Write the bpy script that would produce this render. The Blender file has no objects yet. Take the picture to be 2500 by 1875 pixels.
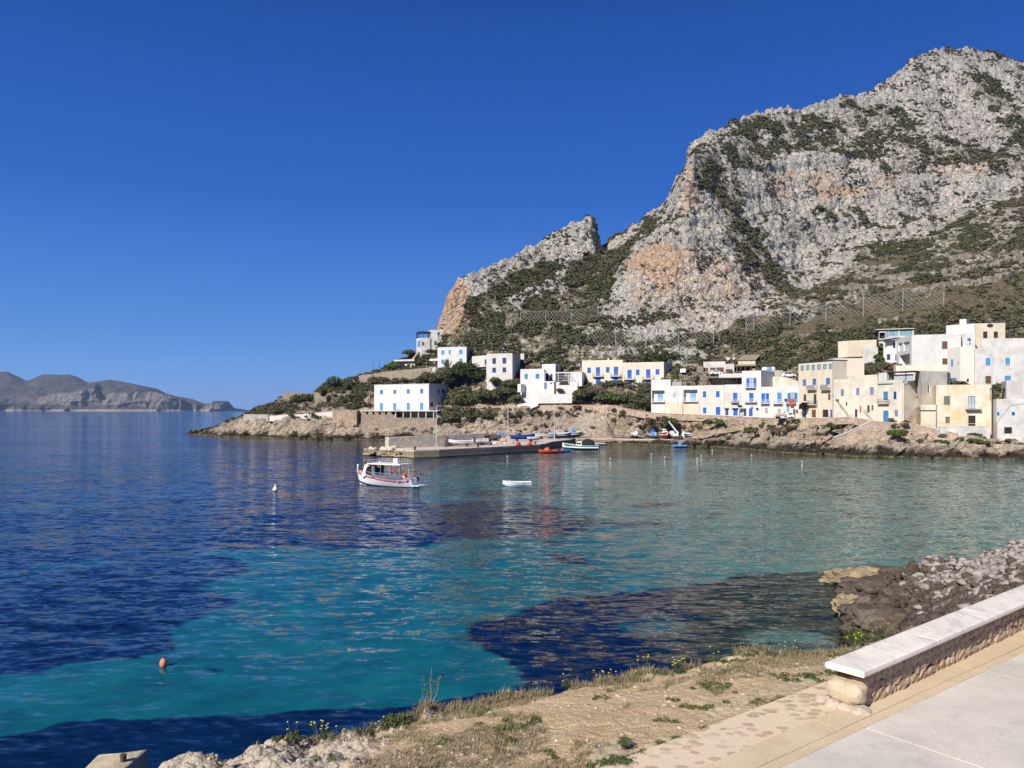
import bpy, bmesh, math, random
import numpy as np
from mathutils import Vector, Matrix
R = math.radians
random.seed(7); rng = np.random.default_rng(7)
scene = bpy.context.scene
col = scene.collection
# ------------------------------------------------------------------ camera
F = 1880.0; HORIZON = 1000.0; CAMH = 10.0           # focal length in photo pixels (2500 wide)
cd = bpy.data.cameras.new('camera'); cam = bpy.data.objects.new('camera', cd); col.objects.link(cam)
cam.location = (0, 0, CAMH); cam.rotation_euler = (R(90), 0, 0)
cd.sensor_width = 36; cd.lens = 36 * F / 2500; cd.shift_y = (HORIZON - 937.5) / 2500
cd.clip_start = 0.3; cd.clip_end = 60000
scene.camera = cam
# ------------------------------------------------------------------ light
SUN_EL, SUN_AZ = 37.0, 39.0                          # sun behind and to the left of the camera
sv = Vector((math.cos(R(SUN_EL)) * math.sin(R(SUN_AZ)), math.cos(R(SUN_EL)) * math.cos(R(SUN_AZ)), -math.sin(R(SUN_EL))))
sd = bpy.data.lights.new('sun', 'SUN'); sd.energy = 5.0; sd.angle = R(0.53); sd.color = (1.0, 0.94, 0.85)
so = bpy.data.objects.new('sun', sd); col.objects.link(so); so.rotation_euler = sv.to_track_quat('-Z', 'Y').to_euler()
so.location = (-60, -60, 120)
w = bpy.data.worlds.new('World'); scene.world = w; w.use_nodes = True
wn = w.node_tree; wn.nodes.clear()
sky = wn.nodes.new('ShaderNodeTexSky'); sky.sky_type = 'NISHITA'; sky.sun_disc = False
sky.sun_elevation = R(SUN_EL); sky.sun_rotation = R(180 + SUN_AZ)
sky.altitude = 0; sky.air_density = 1.0; sky.dust_density = 0.15; sky.ozone_density = 3.5
hs = wn.nodes.new('ShaderNodeHueSaturation'); hs.inputs['Saturation'].default_value = 1.22; hs.inputs['Hue'].default_value = 0.508
bg = wn.nodes.new('ShaderNodeBackground'); bg.inputs[1].default_value = 0.085
wo = wn.nodes.new('ShaderNodeOutputWorld')
# deep clear blue that pales towards the horizon, blended over the physical sky
tc = wn.nodes.new('ShaderNodeTexCoord'); sx = wn.nodes.new('ShaderNodeSeparateXYZ'); rp = wn.nodes.new('ShaderNodeValToRGB'); mx = wn.nodes.new('ShaderNodeMix'); mx.data_type = 'RGBA'
wn.links.new(tc.outputs['Generated'], sx.inputs[0]); wn.links.new(sx.outputs[2], rp.inputs[0])
SK = [(0.0, (.150, .345, .76)), (.03, (.125, .32, .74)), (.10, (.072, .235, .66)), (.257, (.020, .120, .51)), (.47, (.0085, .064, .32)), (1, (.010, .050, .22))]
while len(rp.color_ramp.elements) < len(SK): rp.color_ramp.elements.new(.5)
for e, (q, c) in zip(rp.color_ramp.elements, SK): e.position = q; e.color = tuple(x / .085 / 1.36 * 1.08 for x in c) + (1,)
mx.inputs[0].default_value = .95
wn.links.new(sky.outputs[0], hs.inputs['Color']); wn.links.new(hs.outputs[0], mx.inputs[6]); wn.links.new(rp.outputs[0], mx.inputs[7])
wn.links.new(mx.outputs[2], bg.inputs[0]); wn.links.new(bg.outputs[0], wo.inputs[0])
scene.view_settings.view_transform = 'Standard'; scene.view_settings.look = 'None'
scene.view_settings.exposure = 0.45; scene.view_settings.gamma = 1.0
scene.cycles.max_bounces = 6; scene.cycles.diffuse_bounces = 3; scene.cycles.glossy_bounces = 3
scene.cycles.caustics_reflective = False; scene.cycles.caustics_refractive = False
# ------------------------------------------------------------------ helpers
def W(px, py, D): return Vector(((px - 1250) * D / F, D, CAMH - (py - HORIZON) * D / F))
def XY(px, D): return Vector(((px - 1250) * D / F, D))
def WZ(px, D, z): return Vector(((px - 1250) * D / F, D, z))
def gz(py, D): return CAMH - (py - HORIZON) * D / F
def onwater(px, py): return W(px, py, CAMH * F / (py - HORIZON))
Z1 = lambda x, y: (900 + x / 5.53, 780 + y / 5.53)
Z2 = lambda x, y: (1250 + x / 5.53, 820 + y / 5.53)
Z3 = lambda x, y: (1560 + x / 5.53, 820 + y / 5.53)
Z4 = lambda x, y: (1900 + x / 4.609, 760 + y / 4.609)
Z5 = lambda x, y: (2140 + x / 4.367, 760 + y / 4.367)
Z6 = lambda x, y: (600 + x / 4.424, 880 + y / 4.424)
Z8 = lambda x, y: (2100 + x / 9.217, 760 + y / 9.217)
def tag(o, label=None, cat=None, group=None, kind=None):
    if label: o['label'] = label
    if cat: o['category'] = cat
    if group: o['group'] = group
    if kind: o['kind'] = kind
    return o
def empty(name, loc, rz=0, label=None, cat=None, group=None):
    o = bpy.data.objects.new(name, None); col.objects.link(o); o.location = loc; o.rotation_euler = (0, 0, rz)
    o.empty_display_size = 0.3
    return tag(o, label, cat, group)
def link(o, parent=None, world=True):
    col.objects.link(o)
    if parent is not None:
        o.parent = parent
    return o
def copy_tree(o, parent=None):
    c = o.copy(); col.objects.link(c); c.parent = parent
    for ch in list(o.children): copy_tree(ch, c)
    return c
class MB:
    """collects primitives; build() links them as one mesh object (world coordinates unless parent is given: then
    the vertices are shifted by the thing's location)"""
    def __init__(s): s.v = []; s.f = []; s.sm = False
    def quad(s, a, b, c, d):
        n = len(s.v); s.v += [tuple(a), tuple(b), tuple(c), tuple(d)]; s.f.append((n, n + 1, n + 2, n + 3))
    def poly(s, pts):
        n = len(s.v); s.v += [tuple(p) for p in pts]; s.f.append(tuple(range(n, n + len(pts))))
    def box(s, c, size, rz=0, rx=0, ry=0, M=None):
        m = Matrix.Translation(c) @ Matrix.Rotation(rz, 4, 'Z') @ Matrix.Rotation(ry, 4, 'Y') @ Matrix.Rotation(rx, 4, 'X')
        if M is not None: m = M @ m
        n = len(s.v); hx, hy, hz = size[0] / 2, size[1] / 2, size[2] / 2
        for x in (-hx, hx):
            for y in (-hy, hy):
                for z in (-hz, hz): s.v.append(tuple(m @ Vector((x, y, z))))
        s.f += [(n, n + 1, n + 3, n + 2), (n + 4, n + 6, n + 7, n + 5), (n, n + 4, n + 5, n + 1), (n + 2, n + 3, n + 7, n + 6), (n, n + 2, n + 6, n + 4), (n + 1, n + 5, n + 7, n + 3)]
        return s
    def prism(s, pts2, z0, z1):
        """pts2: ccw xy list; z1 may be list"""
        k = len(pts2); n = len(s.v)
        z0 = z0 if hasattr(z0, '__len__') else [z0] * k; z1 = z1 if hasattr(z1, '__len__') else [z1] * k
        for p, z in zip(pts2, z0): s.v.append((p[0], p[1], z))
        for p, z in zip(pts2, z1): s.v.append((p[0], p[1], z))
        for i in range(k):
            j = (i + 1) % k; s.f.append((n + i, n + j, n + k + j, n + k + i))
        s.f.append(tuple(n + k + i for i in range(k))); s.f.append(tuple(n + i for i in reversed(range(k))))
        return s
    def tube(s, pts, r, seg=6, cap=True):
        pts = [Vector(p) for p in pts]; rs = r if hasattr(r, '__len__') else [r] * len(pts)
        rings = []
        for i, p in enumerate(pts):
            t = (pts[min(i + 1, len(pts) - 1)] - pts[max(i - 1, 0)])
            if t.length < 1e-9: t = Vector((0, 0, 1))
            t.normalize(); u = t.orthogonal().normalized() if abs(t.z) > .95 else Vector((0, 0, 1)).cross(t).normalized()
            v = t.cross(u); n = len(s.v)
            for k in range(seg):
                a = 2 * math.pi * k / seg; s.v.append(tuple(p + (u * math.cos(a) + v * math.sin(a)) * rs[i]))
            rings.append(n)
        for a, b in zip(rings, rings[1:]):
            for k in range(seg):
                l = (k + 1) % seg; s.f.append((a + k, a + l, b + l, b + k))
        if cap:
            s.f.append(tuple(rings[0] + k for k in reversed(range(seg)))); s.f.append(tuple(rings[-1] + k for k in range(seg)))
        return s
    def lathe(s, c, prof, seg=16, sx=1, sy=1):
        n = len(s.v); c = Vector(c)
        for (r, z) in prof:
            for k in range(seg):
                a = 2 * math.pi * k / seg; s.v.append((c.x + r * math.cos(a) * sx, c.y + r * math.sin(a) * sy, c.z + z))
        for i in range(len(prof) - 1):
            for k in range(seg):
                l = (k + 1) % seg; s.f.append((n + i * seg + k, n + i * seg + l, n + (i + 1) * seg + l, n + (i + 1) * seg + k))
        s.f.append(tuple(n + k for k in reversed(range(seg)))); m = n + (len(prof) - 1) * seg; s.f.append(tuple(m + k for k in range(seg)))
        return s
    def lump(s, c, rad, seed=0, sub=2, rough=.25, sq=(1, 1, 1), rz=0):
        V, Fc = ICO[sub]; P = V * np.array(sq) 
        nn = fbm(V * 1.3 + seed * 7.31, 3)
        P = P * (1 + rough * 2 * (nn - .5))[:, None] * rad
        c_, s_ = math.cos(rz), math.sin(rz)
        X = P[:, 0] * c_ - P[:, 1] * s_; Y = P[:, 0] * s_ + P[:, 1] * c_
        n = len(s.v); s.v += [(X[i] + c[0], Y[i] + c[1], P[i, 2] + c[2]) for i in range(len(P))]
        s.f += [tuple(int(q) + n for q in f) for f in Fc]
        return s
    def build(s, name, mat, parent=None, smooth=False, bevel=0):
        me = bpy.data.meshes.new(name)
        off = Vector((0, 0, 0)); p = parent
        while p is not None: off += p.location; p = p.parent
        o = bpy.data.objects.new(name, me)
        if parent is None:
            vs = np.array(s.v); c = Vector(((vs[:, 0].min() + vs[:, 0].max()) / 2, (vs[:, 1].min() + vs[:, 1].max()) / 2, vs[:, 2].min()))
            o.location = c; off = c
        if parent is not None and parent.rotation_euler[2] != 0 or s.__dict__.get('local'):
            off = Vector((0, 0, 0))
            if parent is None: o.location = (0, 0, 0)
        me.from_pydata([(v[0] - off.x, v[1] - off.y, v[2] - off.z) for v in s.v], [], s.f); me.validate()
        bm = bmesh.new(); bm.from_mesh(me); bmesh.ops.recalc_face_normals(bm, faces=bm.faces); bm.to_mesh(me); bm.free()
        me.materials.append(mat)
        if smooth: me.shade_smooth()
        if bevel:
            b = o.modifiers.new('bevel', 'BEVEL'); b.width = bevel; b.segments = 2; b.limit_method = 'ANGLE'
        return link(o, parent)
def lmb():
    m = MB(); m.local = True; return m
# ---- numpy noise
def _hash(ix, iy, iz):
    h = (ix * 374761393 + iy * 668265263 + iz * 2147483647 * 3 + 1442695041) & 0xffffffff
    h = ((h ^ (h >> 13)) * 1274126177) & 0xffffffff
    h = ((h ^ (h >> 16)) * 2246822519) & 0xffffffff
    return ((h ^ (h >> 15)) & 0xffffff) / float(0xffffff)
def vnoise(p):
    i = np.floor(p).astype(np.int64); f = p - i; u = f * f * f * (f * (f * 6 - 15) + 10)
    r = 0
    for dx in (0, 1):
        wx = u[..., 0] if dx else 1 - u[..., 0]
        for dy in (0, 1):
            wy = u[..., 1] if dy else 1 - u[..., 1]
            for dz in (0, 1):
                wz = u[..., 2] if dz else 1 - u[..., 2]
                r = r + wx * wy * wz * _hash(i[..., 0] + dx, i[..., 1] + dy, i[..., 2] + dz)
    return r
def fbm(p, o=4, g=.5):
    a = 1.; s = 0.; t = 0.
    q = np.array(p, float)
    for k in range(o):
        s = s + a * vnoise(q + k * 17.13); t += a; a *= g; q = q * 2.03
    return s / t
def ridged(p, o=4):
    a = 1.; s = 0.; t = 0.; q = np.array(p, float)
    for k in range(o):
        s = s + a * (1 - np.abs(2 * vnoise(q + k * 9.7) - 1)); t += a; a *= .5; q = q * 2.1
    return s / t
def worley(p):
    i = np.floor(p).astype(np.int64); f1 = np.full(p.shape[:-1], 9.); f2 = f1.copy(); idv = np.zeros(p.shape[:-1])
    for dx in (-1, 0, 1):
        for dy in (-1, 0, 1):
            for dz in (-1, 0, 1):
                a, b, c = i[..., 0] + dx, i[..., 1] + dy, i[..., 2] + dz
                ox, oy, oz = _hash(a, b, c), _hash(a + 57, b, c), _hash(a, b + 91, c)
                d = np.sqrt((a + ox - p[..., 0]) ** 2 + (b + oy - p[..., 1]) ** 2 + (c + oz - p[..., 2]) ** 2)
                hh = _hash(a, b, c + 33); m = d < f1
                f2 = np.where(m, f1, np.minimum(f2, d)); idv = np.where(m, hh, idv); f1 = np.where(m, d, f1)
    return f1, f2, idv
ICO = {}
for _s in (1, 2, 3):
    bm = bmesh.new(); bmesh.ops.create_icosphere(bm, subdivisions=_s, radius=1)
    ICO[_s] = (np.array([v.co[:] for v in bm.verts]), [[v.index for v in f.verts] for f in bm.faces]); bm.free()
def smooth(a, b, x): t = np.clip((x - a) / (b - a), 0, 1); return t * t * (3 - 2 * t)
def inpoly(x, y, poly):
    r = np.zeros(x.shape, bool); n = len(poly)
    for i in range(n):
        x1, y1 = poly[i]; x2, y2 = poly[(i + 1) % n]
        c = ((y1 > y) != (y2 > y)) & (x < (x2 - x1) * (y - y1) / ((y2 - y1) + 1e-12) + x1); r ^= c
    return r
def blur(a, k):
    for ax in (0, 1):
        for _ in range(k):
            b = a.copy(); s = [slice(None)] * 2
            lo = np.take(a, [0] + list(range(a.shape[ax] - 1)), ax); hi = np.take(a, list(range(1, a.shape[ax])) + [a.shape[ax] - 1], ax)
            a = (lo + 2 * b + hi) / 4
    return a
def mesh_np(name, V, Fa, mat, attrs=None, smooth=True, label=None, kind=None, cat=None, parent=None, group=None):
    """V (n,3); Fa (m,k) int array"""
    me = bpy.data.meshes.new(name); V = np.asarray(V, np.float32); Fa = np.asarray(Fa, np.int32); k = Fa.shape[1]
    me.vertices.add(len(V)); me.vertices.foreach_set('co', V.ravel())
    me.loops.add(Fa.size); me.loops.foreach_set('vertex_index', Fa.ravel())
    me.polygons.add(len(Fa)); me.polygons.foreach_set('loop_start', np.arange(0, Fa.size, k, dtype=np.int32))
    me.update(calc_edges=True)
    if smooth: me.shade_smooth()
    for n, a in (attrs or {}).items():
        a = np.asarray(a, np.float32)
        if a.ndim == 1: at = me.attributes.new(n, 'FLOAT', 'POINT'); at.data.foreach_set('value', a)
        else: at = me.attributes.new(n, 'FLOAT_COLOR', 'POINT'); at.data.foreach_set('color', np.c_[a, np.ones(len(a))].astype(np.float32).ravel())
    me.materials.append(mat); o = bpy.data.objects.new(name, me); link(o, parent)
    return tag(o, label, cat, group, kind)
def grid_faces(n, m):
    a = np.arange(n * m).reshape(n, m)
    return np.stack([a[:-1, :-1], a[1:, :-1], a[1:, 1:], a[:-1, 1:]], -1).reshape(-1, 4)
# ------------------------------------------------------------------ materials
class N:
    def __init__(s, name):
        s.m = bpy.data.materials.new(name); s.m.use_nodes = True; s.t = s.m.node_tree; s.t.nodes.clear()
        s.out = s.t.nodes.new('ShaderNodeOutputMaterial'); s.b = s.t.nodes.new('ShaderNodeBsdfPrincipled')
        s.t.links.new(s.b.outputs[0], s.out.inputs[0]); s.g = s.t.nodes.new('ShaderNodeNewGeometry'); s.pos = s.g.outputs['Position']
        s.b.inputs['Specular IOR Level'].default_value = 0.25
    def setv(s, i, v):
        if isinstance(v, bpy.types.NodeSocket): s.t.links.new(v, i)
        elif v is not None:
            if hasattr(v, '__len__') and len(v) == 3 and i.type == 'RGBA': v = (*v, 1)
            i.default_value = v
    def node(s, t, **k):
        n = s.t.nodes.new('ShaderNode' + t)
        for a, v in k.items(): setattr(n, a, v)
        return n
    def mapv(s, sc, v=None, rot=None):
        n = s.node('Mapping'); s.setv(n.inputs['Vector'], v or s.pos); n.inputs['Scale'].default_value = sc if hasattr(sc, '__len__') else (sc,) * 3
        if rot: n.inputs['Rotation'].default_value = rot
        return n.outputs[0]
    def noise(s, scale=1, detail=4, rough=.55, vec=None, dist=0, col=False):
        n = s.node('TexNoise'); s.setv(n.inputs['Vector'], vec or s.pos); n.inputs['Scale'].default_value = scale; n.inputs['Detail'].default_value = detail
        n.inputs['Roughness'].default_value = rough; n.inputs['Distortion'].default_value = dist
        return n.outputs[1 if col else 0]
    def vor(s, scale=1, vec=None, feature='F1', out=0, rand=1):
        n = s.node('TexVoronoi', feature=feature); s.setv(n.inputs['Vector'], vec or s.pos); n.inputs['Scale'].default_value = scale; n.inputs['Randomness'].default_value = rand
        return n.outputs[out]
    def ramp(s, v, stops, interp='LINEAR'):
        n = s.node('ValToRGB'); s.setv(n.inputs[0], v); r = n.color_ramp; r.interpolation = interp
        while len(r.elements) < len(stops): r.elements.new(.5)
        for e, (p, c) in zip(r.elements, stops): e.position = p; e.color = (*c, 1) if hasattr(c, '__len__') else (c, c, c, 1)
        return n.outputs[0]
    def mix(s, f, a, b, mode='MIX'):
        n = s.node('Mix', data_type='RGBA', blend_type=mode); s.setv(n.inputs[0], f); s.setv(n.inputs[6], a); s.setv(n.inputs[7], b); return n.outputs[2]
    def math(s, op, a, b=None, c=None):
        n = s.node('Math', operation=op); s.setv(n.inputs[0], a); s.setv(n.inputs[1], b) if b is not None else 0
        if c is not None: s.setv(n.inputs[2], c)
        return n.outputs[0]
    def mr(s, v, a, b, c=0, d=1):
        n = s.node('MapRange'); s.setv(n.inputs[0], v); n.inputs[1].default_value = a; n.inputs[2].default_value = b; n.inputs[3].default_value = c; n.inputs[4].default_value = d; return n.outputs[0]
    def attr(s, name, o=2):
        n = s.node('Attribute', attribute_name=name); return n.outputs[o]
    def bump(s, h, strength=.5, dist=.1, prev=None):
        n = s.node('Bump'); n.inputs['Strength'].default_value = strength; n.inputs['Distance'].default_value = dist; s.setv(n.inputs['Height'], h)
        if prev: s.setv(n.inputs['Normal'], prev)
        return n.outputs[0]
    def z(s):
        n = s.node('SeparateXYZ'); s.setv(n.inputs[0], s.pos); return n.outputs[2]
    def fin(s, col, rough=.8, nrm=None, spec=None, metal=None):
        s.setv(s.b.inputs['Base Color'], col); s.setv(s.b.inputs['Roughness'], rough)
        if nrm: s.setv(s.b.inputs['Normal'], nrm)
        if spec is not None: s.b.inputs['Specular IOR Level'].default_value = spec
        if metal is not None: s.b.inputs['Metallic'].default_value = metal
        return s.m
MC = {}
def sc(c, k): return tuple(min(1, x * k) for x in c)
def paint(name, c, rough=.5, var=.12, scale=2., bumpd=.004, spec=.3, metal=0):
    if name in MC: return MC[name]
    n = N(name); f = n.noise(scale, 5, .6); f2 = n.noise(scale * 9, 3)
    c1 = n.mix(n.ramp(f, [(.35, 0), (.65, 1)]), sc(c, 1 - var), sc(c, 1 + var * .5)); c2 = n.mix(n.mr(f2, .3, .7, 0, var), c1, sc(c, .6))
    MC[name] = n.fin(c2, n.mr(f, .3, .7, rough * .85, min(1, rough * 1.15)), n.bump(f2, .4, bumpd), spec, metal); return MC[name]
def plaster(name, c, stain=(.45, .40, .34), amt=.35, seed=0., streak=.5):
    if name in MC: return MC[name]
    n = N(name); mp = n.mapv(1, rot=(0, 0, seed))
    f = n.noise(.35, 6, .62, mp, .4); st = n.noise(1., 5, .6, n.mapv((1.3, 1.3, .12)))
    f3 = n.noise(6, 5, .6)
    a = n.mix(n.mr(f, .44, .64, 0, amt), c, stain); b = n.mix(n.mr(st, .52, .8, 0, streak * amt * 1.4), a, sc(stain, .8))
    d = n.mix(n.mr(f3, .35, .7, 0, .12), b, sc(c, .72))
    MC[name] = n.fin(d, .9, n.bump(f3, .35, .03), .15); return MC[name]
def masonry(name, c1, c2, mortar, scale=2.2, zs=1.7, bumpd=.12, mw=.07):
    if name in MC: return MC[name]
    n = N(name); ws = n.noise(1.1, 3, col=True); v0 = n.mix(.12, n.pos, ws, 'ADD')
    mp = n.mapv((1, 1, zs), v0)
    e = n.vor(scale, mp, 'DISTANCE_TO_EDGE'); cid = n.vor(scale, mp, 'F1', 1); cc = n.ramp(cid, [(0, c1), (.5, sc(c1, .8)), (1, c2)])
    g = n.noise(.25, 5, .6); fine = n.noise(9, 5, .65)
    g2 = n.noise(.9, 5, .65); cc = n.mix(n.mr(g, .4, .62, 0, .6), cc, sc(c1, .55)); cc = n.mix(n.mr(g2, .5, .66, 0, .6), cc, sc(c1, 1.25)); cc = n.mix(n.mr(g2, .46, .34, 0, .6), cc, sc(c2, .45)); cc = n.mix(n.mr(fine, .4, .75, 0, .4), cc, sc(c2, .55))
    cc = n.mix(n.mr(e, mw, 0, 0, .8), cc, mortar)
    h = n.math('MULTIPLY', n.mr(e, 0, mw * 2, 0, 1), n.mr(fine, .2, .8, .6, 1))
    MC[name] = n.fin(cc, .92, n.bump(h, .9, bumpd), .1); return MC[name]
# ================================================================== SETTING MATERIALS
def m_water():
    n = N('sea_water'); s = n.attr('sand'); g = n.attr('green')
    wob = n.noise(.16, 5, .65); wob2 = n.noise(1.3, 4, .6)
    ss = n.math('ADD', s, n.math('ADD', n.mr(wob, .3, .7, -.22, .22), n.math('ADD', n.mr(wob2, .3, .7, -.24, .24), n.mr(n.noise(3.6, 3, .6, n.mapv((.5, 1, 1))), .3, .7, -.12, .12))))
    sm = n.mr(ss, .28, .72)
    deep = n.mix(n.mr(wob, .4, .65), (.0006, .0055, .024), (.0012, .0120, .046))
    sand = n.mix(n.mr(n.noise(.35, 5, .65), .3, .72), (.003, .060, .086), (.006, .128, .148))
    dg = n.mix(n.mr(n.noise(.5, 5, .6), .35, .7), (.004, .012, .012), (.012, .038, .032))
    sg = n.mix(n.mr(n.noise(.3, 5, .6), .3, .7), (.045, .125, .118), (.085, .190, .168))
    gm = n.mr(n.math('ADD', g, n.mr(wob, .3, .7, -.15, .15)), .3, .9)
    c = n.mix(sm, n.mix(gm, deep, dg), n.mix(gm, sand, sg))
    # ripples: crests roughly parallel to the shore wind, several sizes
    rot = (0, 0, R(14))
    a = n.noise(.34, 3, .5, n.mapv((.42, 1.0, 1), rot=rot), .6); b = n.noise(1.25, 3, .55, n.mapv((.40, 1.0, 1), rot=(0, 0, R(8))), .8)
    d = n.noise(4.2, 2, .5, n.mapv((.5, 1, 1), rot=(0, 0, R(20))), .5)
    e_ = n.noise(.085, 3, .5, n.mapv((.35, 1, 1), rot=(0, 0, R(6))), .4)
    calm = n.mr(n.noise(.012, 3, .5, n.mapv((.35, 1, 1))), .35, .65, .45, 1.)
    h = n.math('ADD', n.math('ADD', n.math('MULTIPLY', e_, .55), n.math('MULTIPLY', a, .24)), n.math('ADD', n.math('MULTIPLY', b, .17), n.math('MULTIPLY', d, .045)))
    h = n.math('MULTIPLY', h, calm)
    # wave normals straight from noise vectors, so that far ripples keep their slope at grazing view
    def wv(sc_, mp, ax, ay, det=3, di=.5):
        v = n.node('VectorMath', operation='SUBTRACT'); n.t.links.new(n.noise(sc_, det, .55, mp, di, col=True), v.inputs[0]); v.inputs[1].default_value = (.5, .5, .5)
        m_ = n.node('VectorMath', operation='MULTIPLY'); n.t.links.new(v.outputs[0], m_.inputs[0]); m_.inputs[1].default_value = (ax, ay, 0); return m_.outputs[0]
    tot = None
    for q in (wv(.085, n.mapv((.35, 1, 1), rot=(0, 0, R(6))), .07, .13), wv(.5, n.mapv((.36, 1., 1), rot=rot), .14, .30), wv(1.7, n.mapv((.34, 1., 1), rot=(0, 0, R(8))), .50, 1.15, 3, .8), wv(4.6, n.mapv((.45, 1, 1), rot=(0, 0, R(18))), .42, .75, 2)):
        if tot is None: tot = q
        else: a_ = n.node('VectorMath', operation='ADD'); n.t.links.new(tot, a_.inputs[0]); n.t.links.new(q, a_.inputs[1]); tot = a_.outputs[0]
    k_ = n.node('VectorMath', operation='SCALE'); n.t.links.new(tot, k_.inputs[0]); n.setv(k_.inputs['Scale'], calm)
    a_ = n.node('VectorMath', operation='ADD'); n.t.links.new(k_.outputs[0], a_.inputs[0]); a_.inputs[1].default_value = (0, 0, 1)
    nn_ = n.node('VectorMath', operation='NORMALIZE'); n.t.links.new(a_.outputs[0], nn_.inputs[0]); bm_ = nn_.outputs[0]
    c = n.mix(n.mr(b, .35, .62, .38, 0), c, n.mix(.5, c, (0, .004, .012)))  # wave facet shading put into the colour, darker where ripple noise is low
    n.b.inputs['IOR'].default_value = 1.333
    n.b.inputs['Specular Tint'].default_value = (.45, .75, 1, 1)
    return n.fin(c, .05, bm_, .30)
def m_rock(name, pale, mid, stain, waterline=False, sc_=1., grey=(.30, .29, .27)):
    n = N(name); st = n.attr('stain'); vg = n.attr('veg')
    big = n.noise(.05 * sc_, 6, .62); med = n.noise(.45 * sc_, 6, .68, dist=.5); fine = n.noise(2.6 * sc_, 6, .7)
    ws = n.mix(.9, n.pos, n.noise(.35 * sc_, 3, col=True), 'ADD')
    v1 = n.vor(.42 * sc_, n.mapv((1, 1, .75), ws), 'DISTANCE_TO_EDGE'); v2 = n.vor(1.5 * sc_, n.mapv((1, 1, .8), ws), 'DISTANCE_TO_EDGE')
    c = n.mix(n.mr(med, .35, .65), pale, mid); c = n.mix(n.mr(big, .42, .62, 0, .55), c, grey)
    sm = n.mr(n.math('ADD', st, n.mr(med, .3, .7, -.35, .35)), .35, .75)
    c = n.mix(n.math('MULTIPLY', sm, .72), c, n.mix(n.mr(fine, .3, .7), stain, sc(stain, .62))); sp = n.vor(.55 * sc_, n.mapv((1, 1, 1.3)), 'F1'); c = n.mix(n.mr(n.math('ADD', sp, n.mr(fine, .3, .7, -.12, .12)), .20, .12, 0, .85 if not waterline else .3), c, (.045, .045, .026))
    c = n.mix(n.mr(v1, .07, 0, 0, .72 if not waterline else .22), c, sc(grey, .25)); c = n.mix(n.mr(v2, .06, 0, 0, .42), c, sc(grey, .35))
    c = n.mix(n.mr(fine, .5, .78, 0, .75), c, sc(grey, .38))
    gr = n.mix(n.mr(n.noise(.7, 4), .35, .65), (.115, .100, .058), (.210, .165, .105))
    gr = n.mix(n.mr(fine, .4, .7, 0, .6), gr, (.035, .042, .018))
    vm = n.mr(n.math('ADD', vg, n.mr(n.noise(.6 * sc_, 5, .7), .3, .7, -.5, .5)), .45, .62)
    c = n.mix(vm, c, gr)
    if waterline:
        z = n.z(); zz = n.math('ADD', z, n.mr(n.noise(.22, 5, .65), .3, .7, -1.4, 1.4))
        dk = n.mix(n.mr(fine, .35, .7), (.060, .048, .036), (.018, .015, .012)); dk = n.mix(n.mr(med, .55, .7, 0, .6), dk, (.16, .125, .07))
        c = n.mix(n.mr(zz, 2.3, 1.2), c, dk)
        wet = n.mr(z, .42, .22); c = n.mix(wet, c, n.mix(n.mr(med, .4, .6), (.20, .17, .09), (.05, .05, .025)))
    h = n.math('ADD', n.math('MULTIPLY', n.mr(v1, 0, .16), .8), n.math('ADD', n.math('MULTIPLY', n.mr(v2, 0, .2), .35), n.math('ADD', n.math('MULTIPLY', med, 1.6), n.math('MULTIPLY', fine, .7))))
    return n.fin(c, .93, n.bump(h, .85, .75 / sc_), .1)
m_mount = m_rock('limestone_mountain', (.64, .59, .52), (.43, .395, .34), (.66, .385, .19))
m_coast = m_rock('coast_rock', (.62, .51, .39), (.42, .33, .25), (.56, .36, .23), True, 1.4, (.27, .235, .19))
# ================================================================== SEA
pxs = np.arange(-2600, 5200, 13.); pys = np.r_[np.array([1001.25, 1002, 1003]), np.arange(1004, 1300, 2.5), np.arange(1300, 2000, 3.5), np.arange(2000, 4200, 60)]
PX, PY = np.meshgrid(pxs, pys, indexing='ij'); Dw = CAMH * F / (PY - HORIZON)
nz = np.stack([PX / 90, PY / 22, PX * 0], -1); jx = (fbm(nz, 4) - .5) * 60; jy = (fbm(nz + 40, 4) - .5) * 22
qx, qy = PX + jx, PY + jy
sand = np.zeros(PX.shape)
SAND = [(-900, 1900), (-900, 1700), (-100, 1660), (60, 1645), (170, 1620), (330, 1605), (425, 1592), (445, 1560), (425, 1540), (470, 1515), (565, 1480), (590, 1462), (470, 1440), (540, 1418), (622, 1388), (560, 1362), (455, 1358), (560, 1343), (860, 1338), (1060, 1330), (1080, 1318), (1300, 1310), (1310, 1250), (1040, 1235), (1000, 1190), (1100, 1130), (2800, 1110), (2900, 1345), (2400, 1360), (2200, 1385), (2040, 1395), (1830, 1402), (1740, 1432), (1420, 1452), (1310, 1478), (1170, 1522), (1150, 1540), (1210, 1600), (1275, 1640), (1290, 1672), (1200, 1690), (1060, 1715), (900, 1732), (500, 1745), (200, 1758), (0, 1795), (-400, 1830)]
sand[inpoly(qx, qy, SAND)] = 1
for P, v in [([(1330, 1355), (1390, 1350), (1442, 1365), (1440, 1380), (1400, 1378), (1340, 1368)], .05), ([(1320, 1325), (1385, 1325), (1385, 1336), (1320, 1334)], .15), ([(1450, 1272), (1620, 1275), (1640, 1283), (1480, 1285)], .25),
             ([(1060, 1215), (1330, 1225), (1440, 1260), (1440, 1300), (1300, 1325), (1080, 1318), (1050, 1270)], .22), ([(1120, 1200), (1350, 1185), (1380, 1196), (1200, 1215)], .3),  # dark patches: weed plus a dark reflection painted into the sand mask
             ([(1560, 1232), (1650, 1230), (1650, 1240), (1570, 1242)], .3), ([(485, 1630), (545, 1630), (540, 1640), (490, 1642)], .3)]:
    sand[inpoly(qx, qy, P)] = v
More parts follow.
